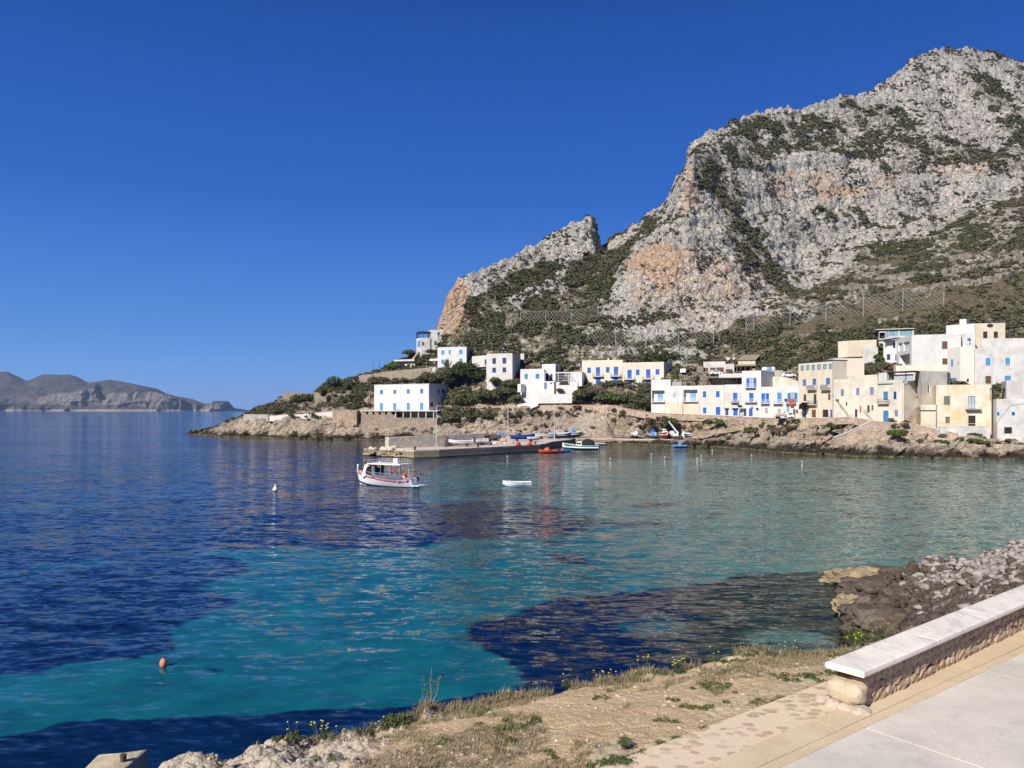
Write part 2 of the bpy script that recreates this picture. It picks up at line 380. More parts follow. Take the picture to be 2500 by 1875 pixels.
for P, v in [([(-600, 1250), (0, 1238), (250, 1212), (420, 1215), (380, 1228), (0, 1256)], .42), ([(350, 1215), (700, 1195), (860, 1200), (600, 1216)], .38), ([(-100, 1395), (250, 1370), (330, 1378), (0, 1425)], .42), ([(230, 1555), (330, 1548), (300, 1570), (230, 1575)], .42), ([(600, 1130), (860, 1112), (900, 1120), (650, 1142)], .45), ([(1000, 1150), (1500, 1125), (2600, 1120), (2600, 1135), (1200, 1170)], .5),
             ([(1500, 1500), (1640, 1490), (1700, 1530), (1560, 1560)], .4), ([(1800, 1540), (2000, 1530), (2060, 1580), (1850, 1590)], .5)]:
    m = inpoly(qx, qy, P); sand[m] = np.maximum(sand[m], v)
green = smooth(1050, 2050, PX + (PY - 1300) * -.9 + (fbm(nz * .7 + 9, 3) - .5) * 300)
green = np.maximum(green * smooth(1620, 1400, PY), smooth(1350, 1900, PX + (PY - 1500) * .2) * smooth(1380, 1460, PY) * .95)
V = np.stack([(PX - 1250) * Dw / F, Dw, Dw * 0], -1).reshape(-1, 3)
mesh_np('water', V, grid_faces(*PX.shape), m_water(), {'sand': blur(sand, 2).ravel(), 'green': green.ravel()}, kind='structure', label='calm sea in the bay, turquoise over sand and navy over weed')
sb = MB(); sb.quad((-9000, -100, -9), (9000, -100, -9), (9000, 30000, -9), (-9000, 30000, -9)); tag(sb.build('seabed', paint('seabed_sand', (.05, .12, .12))), kind='structure')
# ================================================================== FAR ISLAND (about five kilometres off)
def rowi(row, px, k): r = np.array(row, float); return np.interp(px, r[:, 0], r[:, k])
def loft(rows, px, nsub):
    Ds = [rowi(r, px, 1) for r in rows]; Zs = [CAMH - (rowi(r, px, 2) - HORIZON) * d / F for r, d in zip(rows, Ds)]
    D = []; Z = []
    for i in range(len(rows) - 1):
        for k in range(nsub[i]):
            t = k / nsub[i]; D.append(Ds[i] * (1 - t) + Ds[i + 1] * t); Z.append(Zs[i] * (1 - t) + Zs[i + 1] * t)
    D.append(Ds[-1]); Z.append(Zs[-1]); return np.array(D), np.array(Z)
def m_isle():
    n = N('far_island_rock'); cl = n.attr('cliff'); big = n.noise(.004, 6, .65); fine = n.noise(.02, 6, .7, n.mapv((1, 1, .5)))
    c = n.mix(n.mr(big, .35, .65), (.06, .058, .055), (.095, .088, .075)); c = n.mix(n.mr(fine, .5, .75, 0, .7), c, (.045, .05, .045))
    rk = n.mix(n.mr(fine, .35, .65), (.22, .19, .165), (.11, .10, .09)); c = n.mix(n.mr(n.math('ADD', cl, n.mr(fine, .3, .7, -.35, .35)), .4, .7), c, rk)
    z = n.z(); c = n.mix(n.mr(z, 14, 6), c, (.30, .27, .24))
    return n.fin(c, .95, n.bump(n.math('ADD', n.math('MULTIPLY', fine, 1.), big), .8, 22.), .05)
ipx = np.arange(-700, 720, 2.2)
base = [(-700, 4700, 1007), (300, 4900, 1006.6), (450, 5100, 1006.4), (620, 5600, 1005.4), (720, 6200, 1005)]
i2 = [(-700, 4780, 985), (0, 4800, 990), (40, 4850, 985), (120, 4900, 992), (230, 4960, 990), (300, 5000, 990), (400, 5050, 998), (440, 5160, 1001), (470, 5250, 1003), (540, 5300, 1000), (565, 5450, 1002), (620, 5640, 1003.8), (720, 6200, 1004)]
i3 = [(-700, 4900, 960), (0, 4900, 975), (60, 4950, 968), (120, 5000, 968), (180, 5000, 955), (240, 5000, 948), (250, 5050, 965), (280, 5060, 960), (340, 5080, 957), (400, 5120, 960), (430, 5160, 968), (460, 5250, 980), (500, 5300, 990), (521, 5300, 984), (560, 5400, 984), (571, 5420, 996), (620, 5650, 1003.4), (720, 6250, 1003.9)]
i4 = [(-700, 5600, 900), (-300, 5600, 880), (-100, 5600, 899), (0, 5600, 906.5), (20, 5600, 907), (48, 5600, 919), (66, 5550, 929), (90, 5500, 921), (105, 5500, 914.5), (172, 5500, 913.5), (190, 5500, 918.5), (216, 5450, 933.5), (240, 5350, 931), (270, 5350, 927), (300, 5350, 931), (350, 5350, 942), (384, 5350, 948), (405, 5350, 959), (430, 5350, 966), (470, 5350, 974), (500, 5350, 985), (515, 5320, 984), (521, 5310, 979.5), (558, 5420, 979), (572, 5440, 995.5), (582, 5500, 1002), (590, 5660, 1000.5), (600, 5660, 1001.5), (640, 5760, 1002.8), (720, 6300, 1003.6)]
i5 = [(a, b + 700, 1006) for a, b, c in i4]
D, Z = loft([base, i2, i3, i4, i5], ipx, [10, 26, 34, 8]); X = (ipx[None] - 1250) * D / F
P = np.stack([X, D, Z], -1); t = np.linspace(0, 1, D.shape[0])[:, None]
nn = ridged(P / np.array([160, 400, 260.]), 5) - .5; am = smooth(0, .1, t) * smooth(1, .75, t) * smooth(620, 480, ipx)[None]
P[..., 1] -= nn * 170 * am; P[..., 2] += (fbm(P / 120., 5) - .5) * 40 * am * smooth(0, .2, t)
cl = smooth(.10, .2, t) * smooth(.52, .42, t) * smooth(-50, 180, ipx)[None] + 0 * Z
mesh_np('far_island', P.reshape(-1, 3), grid_faces(*Z.shape), m_isle(), {'cliff': cl.ravel()}, kind='structure', label='low grey island on the horizon')
fs = MB(); rr = random.Random(3)
shore = [(520 + i * 12, 9000, 1002.2 - rr.random() * 1.2) for i in range(40)]
for a, b in zip(shore, shore[1:]): fs.prism([W(*a)[:2], W(*b)[:2], (W(*b)[0], 9400), (W(*a)[0], 9400)], -3, [W(*a)[2], W(*b)[2], W(*b)[2], W(*a)[2]])
tag(fs.build('far_shore', paint('far_shore', (.20, .20, .20))), kind='structure')
# ================================================================== COAST (shore rocks, promenade, village ground)
R1 = [(455, 306, 1061.5), (487, 303, 1062), (540, 288, 1065), (600, 276, 1068), (780, 261, 1072), (940, 255, 1073.7), (1090, 242, 1077.7), (1200, 238, 1079), (1300, 231, 1081.4), (1400, 224, 1084), (1500, 222, 1084.7), (1655, 211, 1089), (1750, 204, 1092), (1860, 188, 1100), (1900, 178, 1105.6), (2000, 172, 1109), (2100, 163, 1115.3), (2250, 158, 1119), (2400, 154, 1122), (2500, 151, 1124.5), (2800, 148, 1127)]
R0 = [(a, b - 5, HORIZON + (CAMH + 2.5) * F / (b - 5)) for a, b, c in R1]
R2 = [(455, 307, 1061), (487, 305, 1060), (540, 292, 1052), (600, 280, 1035), (780, 264, 1048), (940, 257.5, 1055), (1090, 247, 1060), (1200, 241, 1063), (1300, 233, 1066), (1400, 226, 1069), (1500, 224, 1070.5), (1655, 212.5, 1075), (1750, 206, 1078), (1860, 190, 1088), (1900, 181, 1088), (2000, 174.5, 1088), (2100, 165, 1092), (2250, 160.5, 1090), (2400, 156.5, 1088), (2500, 154, 1095), (2800, 151, 1100)]
R3 = [(455, 308, 1060.5), (487, 307, 1057), (540, 296, 1042), (600, 283.5, 1016), (655, 279, 1020), (780, 268, 1026), (811, 267, 1034), (875, 265.5, 1038), (940, 263, 1040), (1090, 255, 1036), (1200, 249, 1038), (1300, 244, 1032), (1400, 240, 1018), (1440, 236, 1012), (1481, 233, 1024), (1500, 231, 1060), (1570, 227, 1067), (1660, 220.5, 1067), (1700, 217.5, 1064), (1750, 211, 1058), (1845, 198.5, 1066), (1900, 185, 1073), (2000, 179.5, 1072), (2050, 176, 1066), (2100, 173, 1052), (2231, 167, 1066), (2337, 162.5, 1072), (2433, 159.5, 1085), (2500, 157.5, 1086), (2800, 153, 1090)]
R4 = [(455, 309, 1060), (487, 308, 1056.5), (540, 298, 1041), (600, 286, 1013.5), (655, 281.5, 1017), (812, 270.5, 1008), (875, 267, 1005), (881, 266, 1005), (1048, 262, 1004), (1092, 258, 997), (1250, 252, 991), (1481, 236, 991), (1593, 224, 1011), (1768, 212, 1018), (1867, 198.5, 1022.7), (1960, 186, 1024.5), (2073, 177, 1020), (2128, 174, 1029), (2220, 170, 1038), (2337, 165.5, 1060), (2345, 165.3, 1060), (2433, 161, 1081), (2500, 159, 1084), (2800, 154, 1088)]
R5 = []
for a, b, c in R4 + [(1540, 230, 1001), (1650, 219.5, 1013), (2035, 181, 1021), (2140, 173, 1030)]:
    bb = float(np.interp(a, [455, 700, 1481, 1540, 1590, 1650, 1768, 1867, 1950, 2035, 2073, 2140, 2220, 2337, 2500, 2800], [311, 280, 240, 235, 239, 234, 229, 224, 216, 204, 200, 192, 186, 176, 174, 170]))
    bb = 281 if 870 < a < 1060 else bb if a > 1481 else b + (5 if a > 700 else 2); R5.append((a, bb, HORIZON + (c - HORIZON) * b / bb))
R5.sort()
R6 = [(455, 311, 1060), (487, 310, 1056), (540, 300, 1040), (600, 295, 1013), (620, 297, 1005), (640, 300, 992), (670, 303, 985), (690, 306, 970), (765, 302, 970), (800, 303, 948), (849, 302, 936), (876, 298, 932), (911, 290, 928), (1048, 283, 924), (1100, 276, 938), (1190, 263, 936), (1250, 258, 952), (1420, 250, 954), (1500, 244, 957), (1600, 241.5, 955), (1640, 239, 926), (1663, 238, 919), (1768, 235, 918), (1850, 230, 918), (1950, 222, 928), (2035, 210, 918), (2070, 205, 914), (2140, 198, 905), (2250, 192, 927), (2310, 188, 938), (2500, 184, 942), (2800, 180, 940)]
R7 = [(455, 314, 1062), (487, 313, 1060), (540, 305, 1045), (600, 305, 1030), (640, 305, 1010), (670, 309, 990), (690, 311, 975), (765, 309, 965), (800, 309, 938), (849, 309, 929), (876, 306, 919), (911, 302, 908), (940, 302, 900), (970, 303, 884), (1001, 302, 872), (1016, 303, 862), (1045, 304, 852), (1060, 301, 858), (1100, 290, 864), (1190, 276, 866), (1300, 270, 885), (1420, 263, 882), (1560, 258, 888), (1650, 253, 893), (1750, 249, 885), (1850, 242, 880), (1950, 236, 868), (2060, 228, 850), (2140, 224, 842), (2300, 222, 822), (2500, 220, 797), (2800, 216, 780)]
R6b = [(a, (b + float(rowi(R7, np.array([a]), 1)[0])) / 2, (c + float(rowi(R7, np.array([a]), 2)[0])) / 2) for a, b, c in R6 if a < 2100] + [(2140, 212, 883), (2250, 209, 900), (2310, 207, 908), (2500, 206, 893), (2800, 204, 890)]
cpx = np.arange(455, 2800, 2.6)
rowsC = [R0, R1, R2, R3, R4, R5, R6, R6b, R7]; nsubC = [5, 16, 34, 30, 6, 22, 18, 20]
D, Z = loft(rowsC, cpx, nsubC); Xc = (cpx[None] - 1250) * D / F; P = np.stack([Xc, D, Z], -1)
u = np.concatenate([np.linspace(i, i + 1, n, endpoint=False) for i, n in enumerate(nsubC)] + [[8.]])[:, None]; u = np.where(u > 6, 6 + (u - 6) / 2, u)
PXc = cpx[None] + 0 * D; U = u + 0 * D
rockm = smooth(0, .8, U) * smooth(4.0, 3.75, U); up = smooth(5.0, 5.3, U); 
quay = smooth(1380, 1400, PXc) * smooth(1690, 1660, PXc) * smooth(3.3, 3.0, U)
f1, f2, idv = worley(P / np.array([3.2, 3.2, 2.2])); g1, g2, idw = worley(P / np.array([1.3, 1.3, .9]) + 5)
strat = ridged(np.stack([P[..., 0] * .05 + P[..., 2] * .25, P[..., 1] * .12, P[..., 2] * .75 - P[..., 0] * .22], -1), 4) - .5
b1, b2, bid = worley(P / np.array([7., 6., 4.]) + 11)
disp = (idv - .5) * 1.8 + (.5 - f1) * 1.5 + ((bid - .5) * 2.2 + (.55 - b1) * 2.6) * .6 + (idw - .5) * .55 + (.5 - g1) * .5 + strat * 1.9 + (fbm(P / 9., 4) - .5) * 2.4
disp *= (1 + .5 * smooth(1200, 1300, PXc) * smooth(2.3, 2.8, U)) * rockm * (1 - quay * .93) * smooth(455, 560, PXc)
P[..., 1] -= disp * .85; P[..., 2] += disp * .38
uu = (fbm(P / 5., 5) - .5) * 2.4 + (.5 - worley(P / 2.2)[0]) * 1.2
P[..., 2] += uu * (up + .25 * smooth(4.05, 5, U) * 0) * smooth(7.0, 6.8, U)
vegC = np.zeros(D.shape); stC = np.zeros(D.shape)
vegC = np.maximum(vegC, smooth(5, 5.2, U) * .62)
vegC[(U > 3.0) & (U < 4.02)] = .22
vegC = np.maximum(vegC, .95 * smooth(3.2, 3.6, U) * smooth(4.05, 3.95, U) * smooth(1065, 1085, PXc) * smooth(1290, 1180, PXc))
stC = .42 * smooth(1400, 1460, PXc) * smooth(2.8, 3.2, U) * smooth(2250, 2200, PXc) + .35 * smooth(2120, 2170, PXc) * smooth(2340, 2320, PXc) * smooth(2.7, 3.1, U)
vegC *= 1 - .7 * smooth(640, 600, PXc) * (U > 5)
mesh_np('coast_terrain', P.reshape(-1, 3), grid_faces(*D.shape), m_coast, {'veg': vegC.ravel(), 'stain': stC.ravel()}, kind='structure', label='rocky shore and ground under the village')
GC = (P, PXc, U, vegC)
# ================================================================== MOUNTAIN
S8 = [(1016, 318, 905), (1045, 312, 870), (1058, 303, 845), (1064, 300, 822), (1100, 297, 822), (1150, 292, 800), (1300, 284, 800), (1500, 270, 812), (1650, 263, 810), (1800, 262, 780), (1950, 262, 762), (2100, 262, 735), (2300, 258, 700), (2500, 250, 690), (2800, 245, 680)]
S9 = [(1016, 325, 920), (1045, 320, 890), (1058, 308, 850), (1064, 303, 805), (1100, 301, 790), (1150, 300, 745), (1300, 300, 730), (1500, 290, 745), (1560, 282, 760), (1650, 278, 770), (1800, 280, 745), (1900, 290, 725), (1950, 296, 705), (2100, 300, 655), (2300, 306, 612), (2500, 306, 545), (2800, 300, 500)]
S10 = [(1016, 330, 930), (1045, 325, 900), (1058, 311, 855), (1064, 304, 803), (1081, 303, 775), (1100, 303, 740), (1150, 306, 705), (1250, 310, 680), (1400, 317, 650), (1470, 318, 660), (1500, 300, 690), (1560, 288, 700), (1650, 284, 700), (1800, 290, 660), (1900, 308, 640), (1960, 322, 640), (2100, 332, 570), (2300, 342, 525), (2500, 345, 465), (2800, 340, 420)]
S11 = [(1016, 334, 935), (1045, 328, 905), (1058, 313, 858), (1064, 305, 802.5), (1081, 305, 765), (1100, 305, 722), (1150, 309, 690), (1250, 316, 650), (1360, 326, 610), (1420, 328, 595), (1450, 328, 600), (1470, 334, 620), (1500, 325, 625), (1560, 318, 600), (1640, 300, 560), (1680, 302, 520), (1760, 312, 520), (1850, 325, 540), (1920, 338, 520), (2060, 352, 450), (2300, 366, 400), (2500, 370, 350), (2800, 372, 320)]
S12 = [(1016, 337, 940), (1045, 331, 910), (1058, 315, 861), (1064, 306, 802), (1081, 307, 762), (1100, 307, 714), (1150, 312, 678), (1250, 321, 634), (1355, 331, 580), (1420, 331, 552), (1444, 331, 560), (1456, 333, 590), (1470, 342, 610), (1500, 340, 595), (1560, 336, 560), (1630, 325, 510), (1660, 318, 440), (1690, 320, 390), (1760, 345, 370), (1850, 362, 350), (1960, 375, 335), (2100, 385, 320), (2300, 395, 280), (2500, 400, 250), (2800, 405, 260)]
S13 = [(1016, 340, 945), (1045, 334, 915), (1058, 318, 864), (1063, 308, 801.5), (1081, 309, 760), (1089.5, 309, 728), (1114, 310, 694), (1135.6, 312, 677.6), (1168, 315, 663), (1222, 320, 646.5), (1255, 324, 626), (1279, 326, 611), (1312, 330, 595), (1355, 335, 564), (1393, 336, 547.5), (1423, 336, 534), (1445, 335, 527), (1452, 336, 534), (1455, 338, 556), (1459, 341, 580), (1464, 345, 603), (1469, 348, 604), (1488, 350, 589.5), (1515, 350, 576), (1542, 350, 554), (1569, 350, 538), (1600, 350, 513.6), (1626, 350, 493), (1640, 348, 457), (1656, 345, 430), (1674, 343, 412), (1676, 343, 371), (1694, 350, 348.6), (1730, 358, 326), (1771, 365, 308), (1816, 372, 283), (1871, 380, 267), (1920, 387, 260.5), (1952, 392, 267), (1988, 396, 254), (2042, 400, 240), (2110, 405, 226.6), (2155, 410, 202), (2192, 415, 179), (2223, 420, 145), (2259, 425, 127), (2287, 428, 120), (2354, 432, 116), (2404, 435, 127), (2463, 438, 145), (2500, 440, 159), (2800, 450, 270)]
S14 = [(a, b + 40, HORIZON - (HORIZON - c) * b / (b + 40) * .93) for a, b, c in S13]; S15 = [(a, b + 260, 1015) for a, b, c in S13]
R7m = [(a, b - .5, c - .3) for a, b, c in R7 if a > 1016]; R7m = [(1016, 302.5, 862)] + R7m
mpx = np.arange(1016, 2800, 2.3)
rowsM = [R7m, S8, S9, S10, S11, S12, S13, S14, S15]; nsubM = [36, 40, 44, 46, 50, 40, 8, 6]
D, Z = loft(rowsM, mpx, nsubM)
k = sum(nsubM[:6]); 
def blur0(a, it):
    for _ in range(it): a = np.concatenate([a[:1], (a[:-2] + 2 * a[1:-1] + a[2:]) / 4, a[-1:]])
    return a
D[:k + 1] = blur0(D[:k + 1], 30); Z[:k + 1] = blur0(Z[:k + 1], 30)
for _ in range(6):   # soften the kinks between key columns, keep the skyline
    for A in (D, Z): A[:k - 3, 1:-1] = (A[:k - 3, :-2] + 2 * A[:k - 3, 1:-1] + A[:k - 3, 2:]) / 4
Xm = (mpx[None] - 1250) * D / F; P = np.stack([Xm, D, Z], -1)
U = np.concatenate([np.linspace(i, i + 1, n, endpoint=False) for i, n in enumerate(nsubM)] + [[8.]])[:, None] + 0 * D; PXm = mpx[None] + 0 * D
PYm = HORIZON - (Z - CAMH) * F / D
# zones in terms of where they lie on the face
dx = (fbm(P / 16., 4) - .5) * 90; dy = (fbm(P / 16. + 30, 4) - .5) * 60; qx, qy = PXm + dx, PYm + dy
veg = np.full(D.shape, .20)
def zone(poly, v, mx=True):
    m = inpoly(qx, qy, poly); veg[m] = np.maximum(veg[m], v) if mx else v
zone([(1690, 380), (1730, 335), (1840, 285), (1960, 275), (2150, 250), (2300, 345), (2500, 380), (2500, 470), (2350, 400), (2150, 430), (2100, 385), (1920, 385), (1790, 440), (1800, 540), (1880, 620), (1950, 720), (1910, 745), (1830, 620), (1750, 500), (1700, 470)], .62)
zone([(1730, 470), (1765, 480), (1930, 690), (1990, 760), (1930, 770), (1800, 620)], .7)
zone([(2360, 200), (2440, 190), (2600, 420), (2600, 480), (2470, 400)], .6); zone([(2250, 120), (2600, 110), (2600, 180), (2400, 140)], .5)
zone([(1940, 810), (1920, 740), (1990, 690), (2080, 630), (2160, 610), (2350, 540), (2500, 470), (2850, 400), (2850, 900), (1900, 900)], .72)
zone([(1960, 520), (2150, 500), (2300, 490), (2300, 530), (2100, 580), (1990, 560)], .42)
zone([(1100, 730), (1230, 700), (1330, 640), (1400, 650), (1480, 600), (1560, 600), (1500, 700), (1480, 830), (1300, 840), (1080, 870), (1060, 850)], .8)
zone([(1150, 700), (1230, 650), (1300, 620), (1340, 640), (1250, 720), (1160, 740)], .45)
zone([(1050, 860), (1060, 830), (1500, 790), (1560, 840), (1900, 790), (2000, 800), (2000, 900), (1050, 900)], .72); zone([(1480, 600), (1600, 530), (1640, 520), (1560, 640), (1500, 660)], .5)
zone([(1700, 820), (1900, 780), (2100, 790), (2500, 740), (2850, 720), (2850, 900), (1700, 910)], .92)
# bare ledges and dry grass
for pl in [[(1500, 850), (1740, 845), (1740, 870), (1640, 885), (1500, 870)], [(1330, 690), (1410, 640), (1420, 650), (1350, 710)], [(1230, 735), (1390, 690), (1400, 705), (1250, 760)], [(1480, 740), (1830, 760), (1760, 805), (1480, 800)]]: zone(pl, .3, False)
dry = np.zeros(D.shape)
for pl in [[(1900, 800), (2250, 690), (2500, 690), (2500, 760), (2250, 770), (1990, 810)], [(2080, 640), (2250, 640), (2150, 665)], [(2350, 700), (2500, 660), (2500, 740), (2350, 730)]]: dry[inpoly(qx, qy, pl)] = 1
stain = np.zeros(D.shape)
for pl, v in [([(1650, 480), (1690, 380), (1720, 360), (1700, 480), (1650, 560)], .6), ([(1540, 640), (1600, 600), (1850, 640), (1850, 720), (1700, 790), (1540, 780)], .62), ([(2050, 370), (2150, 400), (2180, 480), (2080, 460)], .5), ([(2270, 370), (2400, 400), (2400, 460), (2280, 440)], .6), ([(1840, 440), (2180, 400), (2180, 480), (1900, 500)], .42), ([(1065, 830), (1090, 700), (1135, 690), (1150, 760), (1140, 850)], .85), ([(1560, 720), (1800, 740), (1760, 810), (1580, 800)], .5), ([(1430, 560), (1460, 540), (1460, 600)], .3), ([(2100, 540), (2200, 560), (2150, 590)], .4)]:
    m = inpoly(qx, qy, pl); stain[m] = v
veg[inpoly(PXm + dx * .3, PYm + dy * .3, [(1064, 810), (1085, 735), (1128, 690), (1140, 700), (1125, 780), (1110, 815), (1075, 822)])] = .05
veg = blur(veg, 1); stain = blur(stain, 3)
# relief
cliffw = smooth(.85, .35, veg)
f1, f2, idv = worley(P / np.array([7., 9., 9.])); g1, g2, idw = worley(P / np.array([2.6, 3.4, 3.0]) + 3)
big = (ridged(P / np.array([38, 60, 80.]), 3) - .5) * 11
stratm = (ridged(np.stack([P[..., 0] / 60, P[..., 1] / 50, P[..., 2] / 5 - P[..., 0] / 22], -1), 4) - .5) * 4.2
rel = big * .7 + ((.55 - f1) * 3.2 + (.5 - g1) * 2.0 + (idw - .5) * 1.3 + stratm) * (.25 + .75 * cliffw) + (fbm(P / 4.5, 5) - .5) * 4.0
edge = smooth(1058, 1120, PXm) * smooth(0, .5, U); sky_ = 1 - smooth(5.1, 6.0, U) * .72; am = edge * sky_ * smooth(8, 7, U)
P[..., 1] -= rel * .62 * am; P[..., 2] += rel * .36 * am
P[..., 2] += smooth(5.0, 6.0, U) * smooth(7, 6, U) * edge * ((fbm(P / 3.2, 4) - .5) * 4.5 + (.45 - worley(P / 3.)[0]) * 2.2)
vg = np.clip(veg * .95 - .12, 0, 1); vg = np.maximum(vg, dry * .95)
stain = stain * .8 + .25 * (fbm(P / 25. + 7, 3) > .58)
mesh_np('mountain', P.reshape(-1, 3), grid_faces(*D.shape), m_mount, {'veg': vg.ravel(), 'stain': stain.ravel()}, kind='structure', label='steep limestone mountain with dark scrub above the village')
GM = (P, PXm, U, veg, dry)
# ================================================================== SCRUB on the slopes (too many to count)
def m_leaf(name, dark, light, warm, trans=.0):
    n = N(name); t = n.attr('tint'); s = n.attr('shade')
    c = n.mix(t, n.mix(s, dark, light), warm)
    return n.fin(c, .75, None, .15)
m_scrub = m_leaf('scrub_leaves', (.036, .043, .020), (.105, .112, .052), (.135, .108, .070))
def clump_mesh(centres, radii, tints, nleaf, leaf, flat=.62, seed=1, core=True, jit=.45):
    """leaf-sized triangles on and in each bush volume, plus a small dark core for density"""
    g = np.random.default_rng(seed); nb = len(centres); k = nleaf
    d = g.normal(size=(nb, k, 3)); d /= np.linalg.norm(d, axis=-1, keepdims=True); d[..., 2] = np.abs(d[..., 2]) * 1.0 - .12
    lob = 1 + .32 * np.sin(d[..., 0] * 4 + tints[:, None] * 40) * np.cos(d[..., 1] * 5 + tints[:, None] * 23)
    rr_ = (1 - jit * g.random((nb, k)) ** 1.6) * lob
    c = centres[:, None] + d * rr_[..., None] * radii[:, None, None] * np.array([1, 1, flat])
    a = g.normal(size=(nb, k, 3)); a = d * .9 + a * .9; a /= np.linalg.norm(a, axis=-1, keepdims=True)
    b = np.cross(a, g.normal(size=(nb, k, 3))); b /= np.linalg.norm(b, axis=-1, keepdims=True); e = np.cross(a, b)
    L = (leaf * (.6 + .8 * g.random((nb, k))))[..., None] * (radii[:, None, None] ** .5)
    V = np.stack([c + b * L, c - b * L * .5 + e * L * .8, c - b * L * .6 - e * L * .75], 2)
    sh = np.clip(g.random((nb, k)), 0, 1)
    return V.reshape(-1, 3), np.repeat(sh.ravel(), 3), np.repeat(np.repeat(tints, k), 3)
def scrub(name, G, veg, count, r0, r1, nleaf, leaf, seed, extra=None, label=None, lift=.25):
    P, PXg, U = G[:3]; g = np.random.default_rng(seed)
    A = np.linalg.norm(np.cross(P[1:, :-1] - P[:-1, :-1], P[:-1, 1:] - P[:-1, :-1]), axis=-1)
    pt = fbm(P[:-1, :-1] / 7. + seed, 4); v = veg[:-1, :-1]
    wgt = A * (smooth(.60 - v * .22, .68 - v * .20, pt) + .06) * np.clip(v, 0, 1) 
    if extra is not None: wgt = wgt * extra[:-1, :-1]
    wgt = wgt.ravel(); idx = g.choice(len(wgt), count, p=wgt / wgt.sum()); i, j = np.unravel_index(idx, A.shape)
    a, b = g.random(count)[:, None], g.random(count)[:, None]
    c = P[i, j] * (1 - a) * (1 - b) + P[i + 1, j] * a * (1 - b) + P[i, j + 1] * (1 - a) * b + P[i + 1, j + 1] * a * b
    vv = veg[i, j]; rad = (r0 + (r1 - r0) * g.random(count) ** 2.2) * (.55 + .6 * vv)
    c[:, 2] += rad * lift; c[:, 1] -= rad * .15
    ti = np.clip(g.random(count) ** 2 * .9 + (fbm(c / 20., 3) - .45) * .9, 0, 1)
    V, s, t = clump_mesh(c, rad, ti, nleaf, leaf, seed=seed)
    return mesh_np(name, V, np.arange(len(V)).reshape(-1, 3), m_scrub, {'shade': s, 'tint': t}, smooth=False, kind='stuff', label=label)
scrub('mountain_scrub', GM, np.where(GM[4] > .5, GM[3] * .28, GM[3] * np.where((GM[1] > 1900) & (GM[3] > .6), .8, 1)), 32000, .4, 1.45, 36, .36, 11, smooth(6.25, 6.0, GM[2]) * smooth(1050, 1075, GM[1]), 'dark low scrub growing over the mountain face')
vC = np.where(GC[2] >= 5.05, .85, 0) + np.where((GC[2] > 3.15) & (GC[2] < 4.0), .30 + .5 * (vegC > .8), 0) + np.where((GC[2] > 2.2) & (GC[2] <= 3.15), .10, 0)
vC *= np.where((GC[2] > 5) & (GC[1] > 2160), .6, 1.)
scrub('village_scrub', (GC[0], GC[1], GC[2]), vC, 9000, .35, 1.35, 70, .32, 12, smooth(700, 620, GC[1]) * .4 * (GC[2] > 4) + (GC[1] > 640), 'scrub and prickly greenery on the slopes between the houses')
# ================================================================== NEAR BANK (where the photographer stands)
GZ = 6.1                                                             # level of the paved walk
Bc = [(-700, 8.5, 2300), (-200, 9.5, 2080), (100, 10.2, 1960), (300, 10.6, 1905), (380, 10.7, 1885), (420, 10.7, 1862), (450, 10.7, 1852), (500, 10.7, 1838), (545, 10.5, 1846), (570, 10.7, 1838), (600, 10.8, 1832), (650, 10.9, 1815), (700, 11.0, 1803), (745, 11.0, 1808), (800, 11.1, 1792), (890, 11.2, 1788), (915, 11.3, 1783), (1000, 11.5, 1760), (1050, 11.7, 1742), (1100, 11.8, 1735), (1200, 12.0, 1717), (1324, 12.3, 1699), (1424, 12.5, 1674), (1548, 12.8, 1661), (1647, 13.1, 1644), (1697, 13.3, 1629), (1737, 13.6, 1619), (1800, 14.0, 1600), (1866, 14.3, 1592), (1896, 14.5, 1601), (2020, 15.0, 1597), (2145, 16.0, 1567), (2300, 17.5, 1528), (2500, 19, 1490), (2800, 21, 1450), (3300, 24, 1400)]
def pathline(px_, off=0.):        # a line parallel to the pavement edge: returns D for a photo column
    # edge through (2.95,8.38) direction (.80,.60); moved off metres to the sea side
    x0, y0 = 2.95 - .6 * off, 8.38 + .8 * off; m = .6 / .8; k = (px_ - 1250) / F
    return (y0 - m * x0) / (1 - m * k)
def lineXY(t, off): return Vector((2.95 - .6 * off + .8 * t, 8.38 + .8 * off + .6 * t))
bpx = np.concatenate([np.arange(-700, 200, 12), np.arange(200, 2560, 2.6), np.arange(2560, 3300, 16)])
Dc = rowi(Bc, bpx, 1); Zc = CAMH - (rowi(Bc, bpx, 2) - HORIZON) * Dc / F
Dpv = pathline(bpx, 1.12); Dpv = np.minimum(Dpv, Dc - 1.0)
Dwl = np.interp(bpx, [-700, 200, 600, 1200, 1600, 1850, 1990, 2030, 2048, 2058, 2100, 2200, 2290, 2386, 2500, 2800, 3300], [13, 14.5, 15.5, 18, 20.5, 23, 27, 32, 37.5, 44.5, 46.3, 48.2, 49.8, 52, 55, 64, 80])
Dwl = Dwl + (bpx > 2030) * (fbm(np.stack([bpx / 14, bpx * 0, bpx * 0], -1), 3) - .5) * 5
Dmd = Dc + (Dwl - Dc) * np.interp(bpx, [-700, 1900, 1985, 2010, 2060, 2110, 2170, 3300], [.28, .28, .5, .85, .82, .70, .5, .5]); Zmd = np.interp(bpx, [-700, 1850, 2000, 2110, 2170, 2250, 2350, 2500, 3300], [2.6, 2.6, -1.3, -1.3, .4, 1.4, 2.0, 2.8, 3.2])
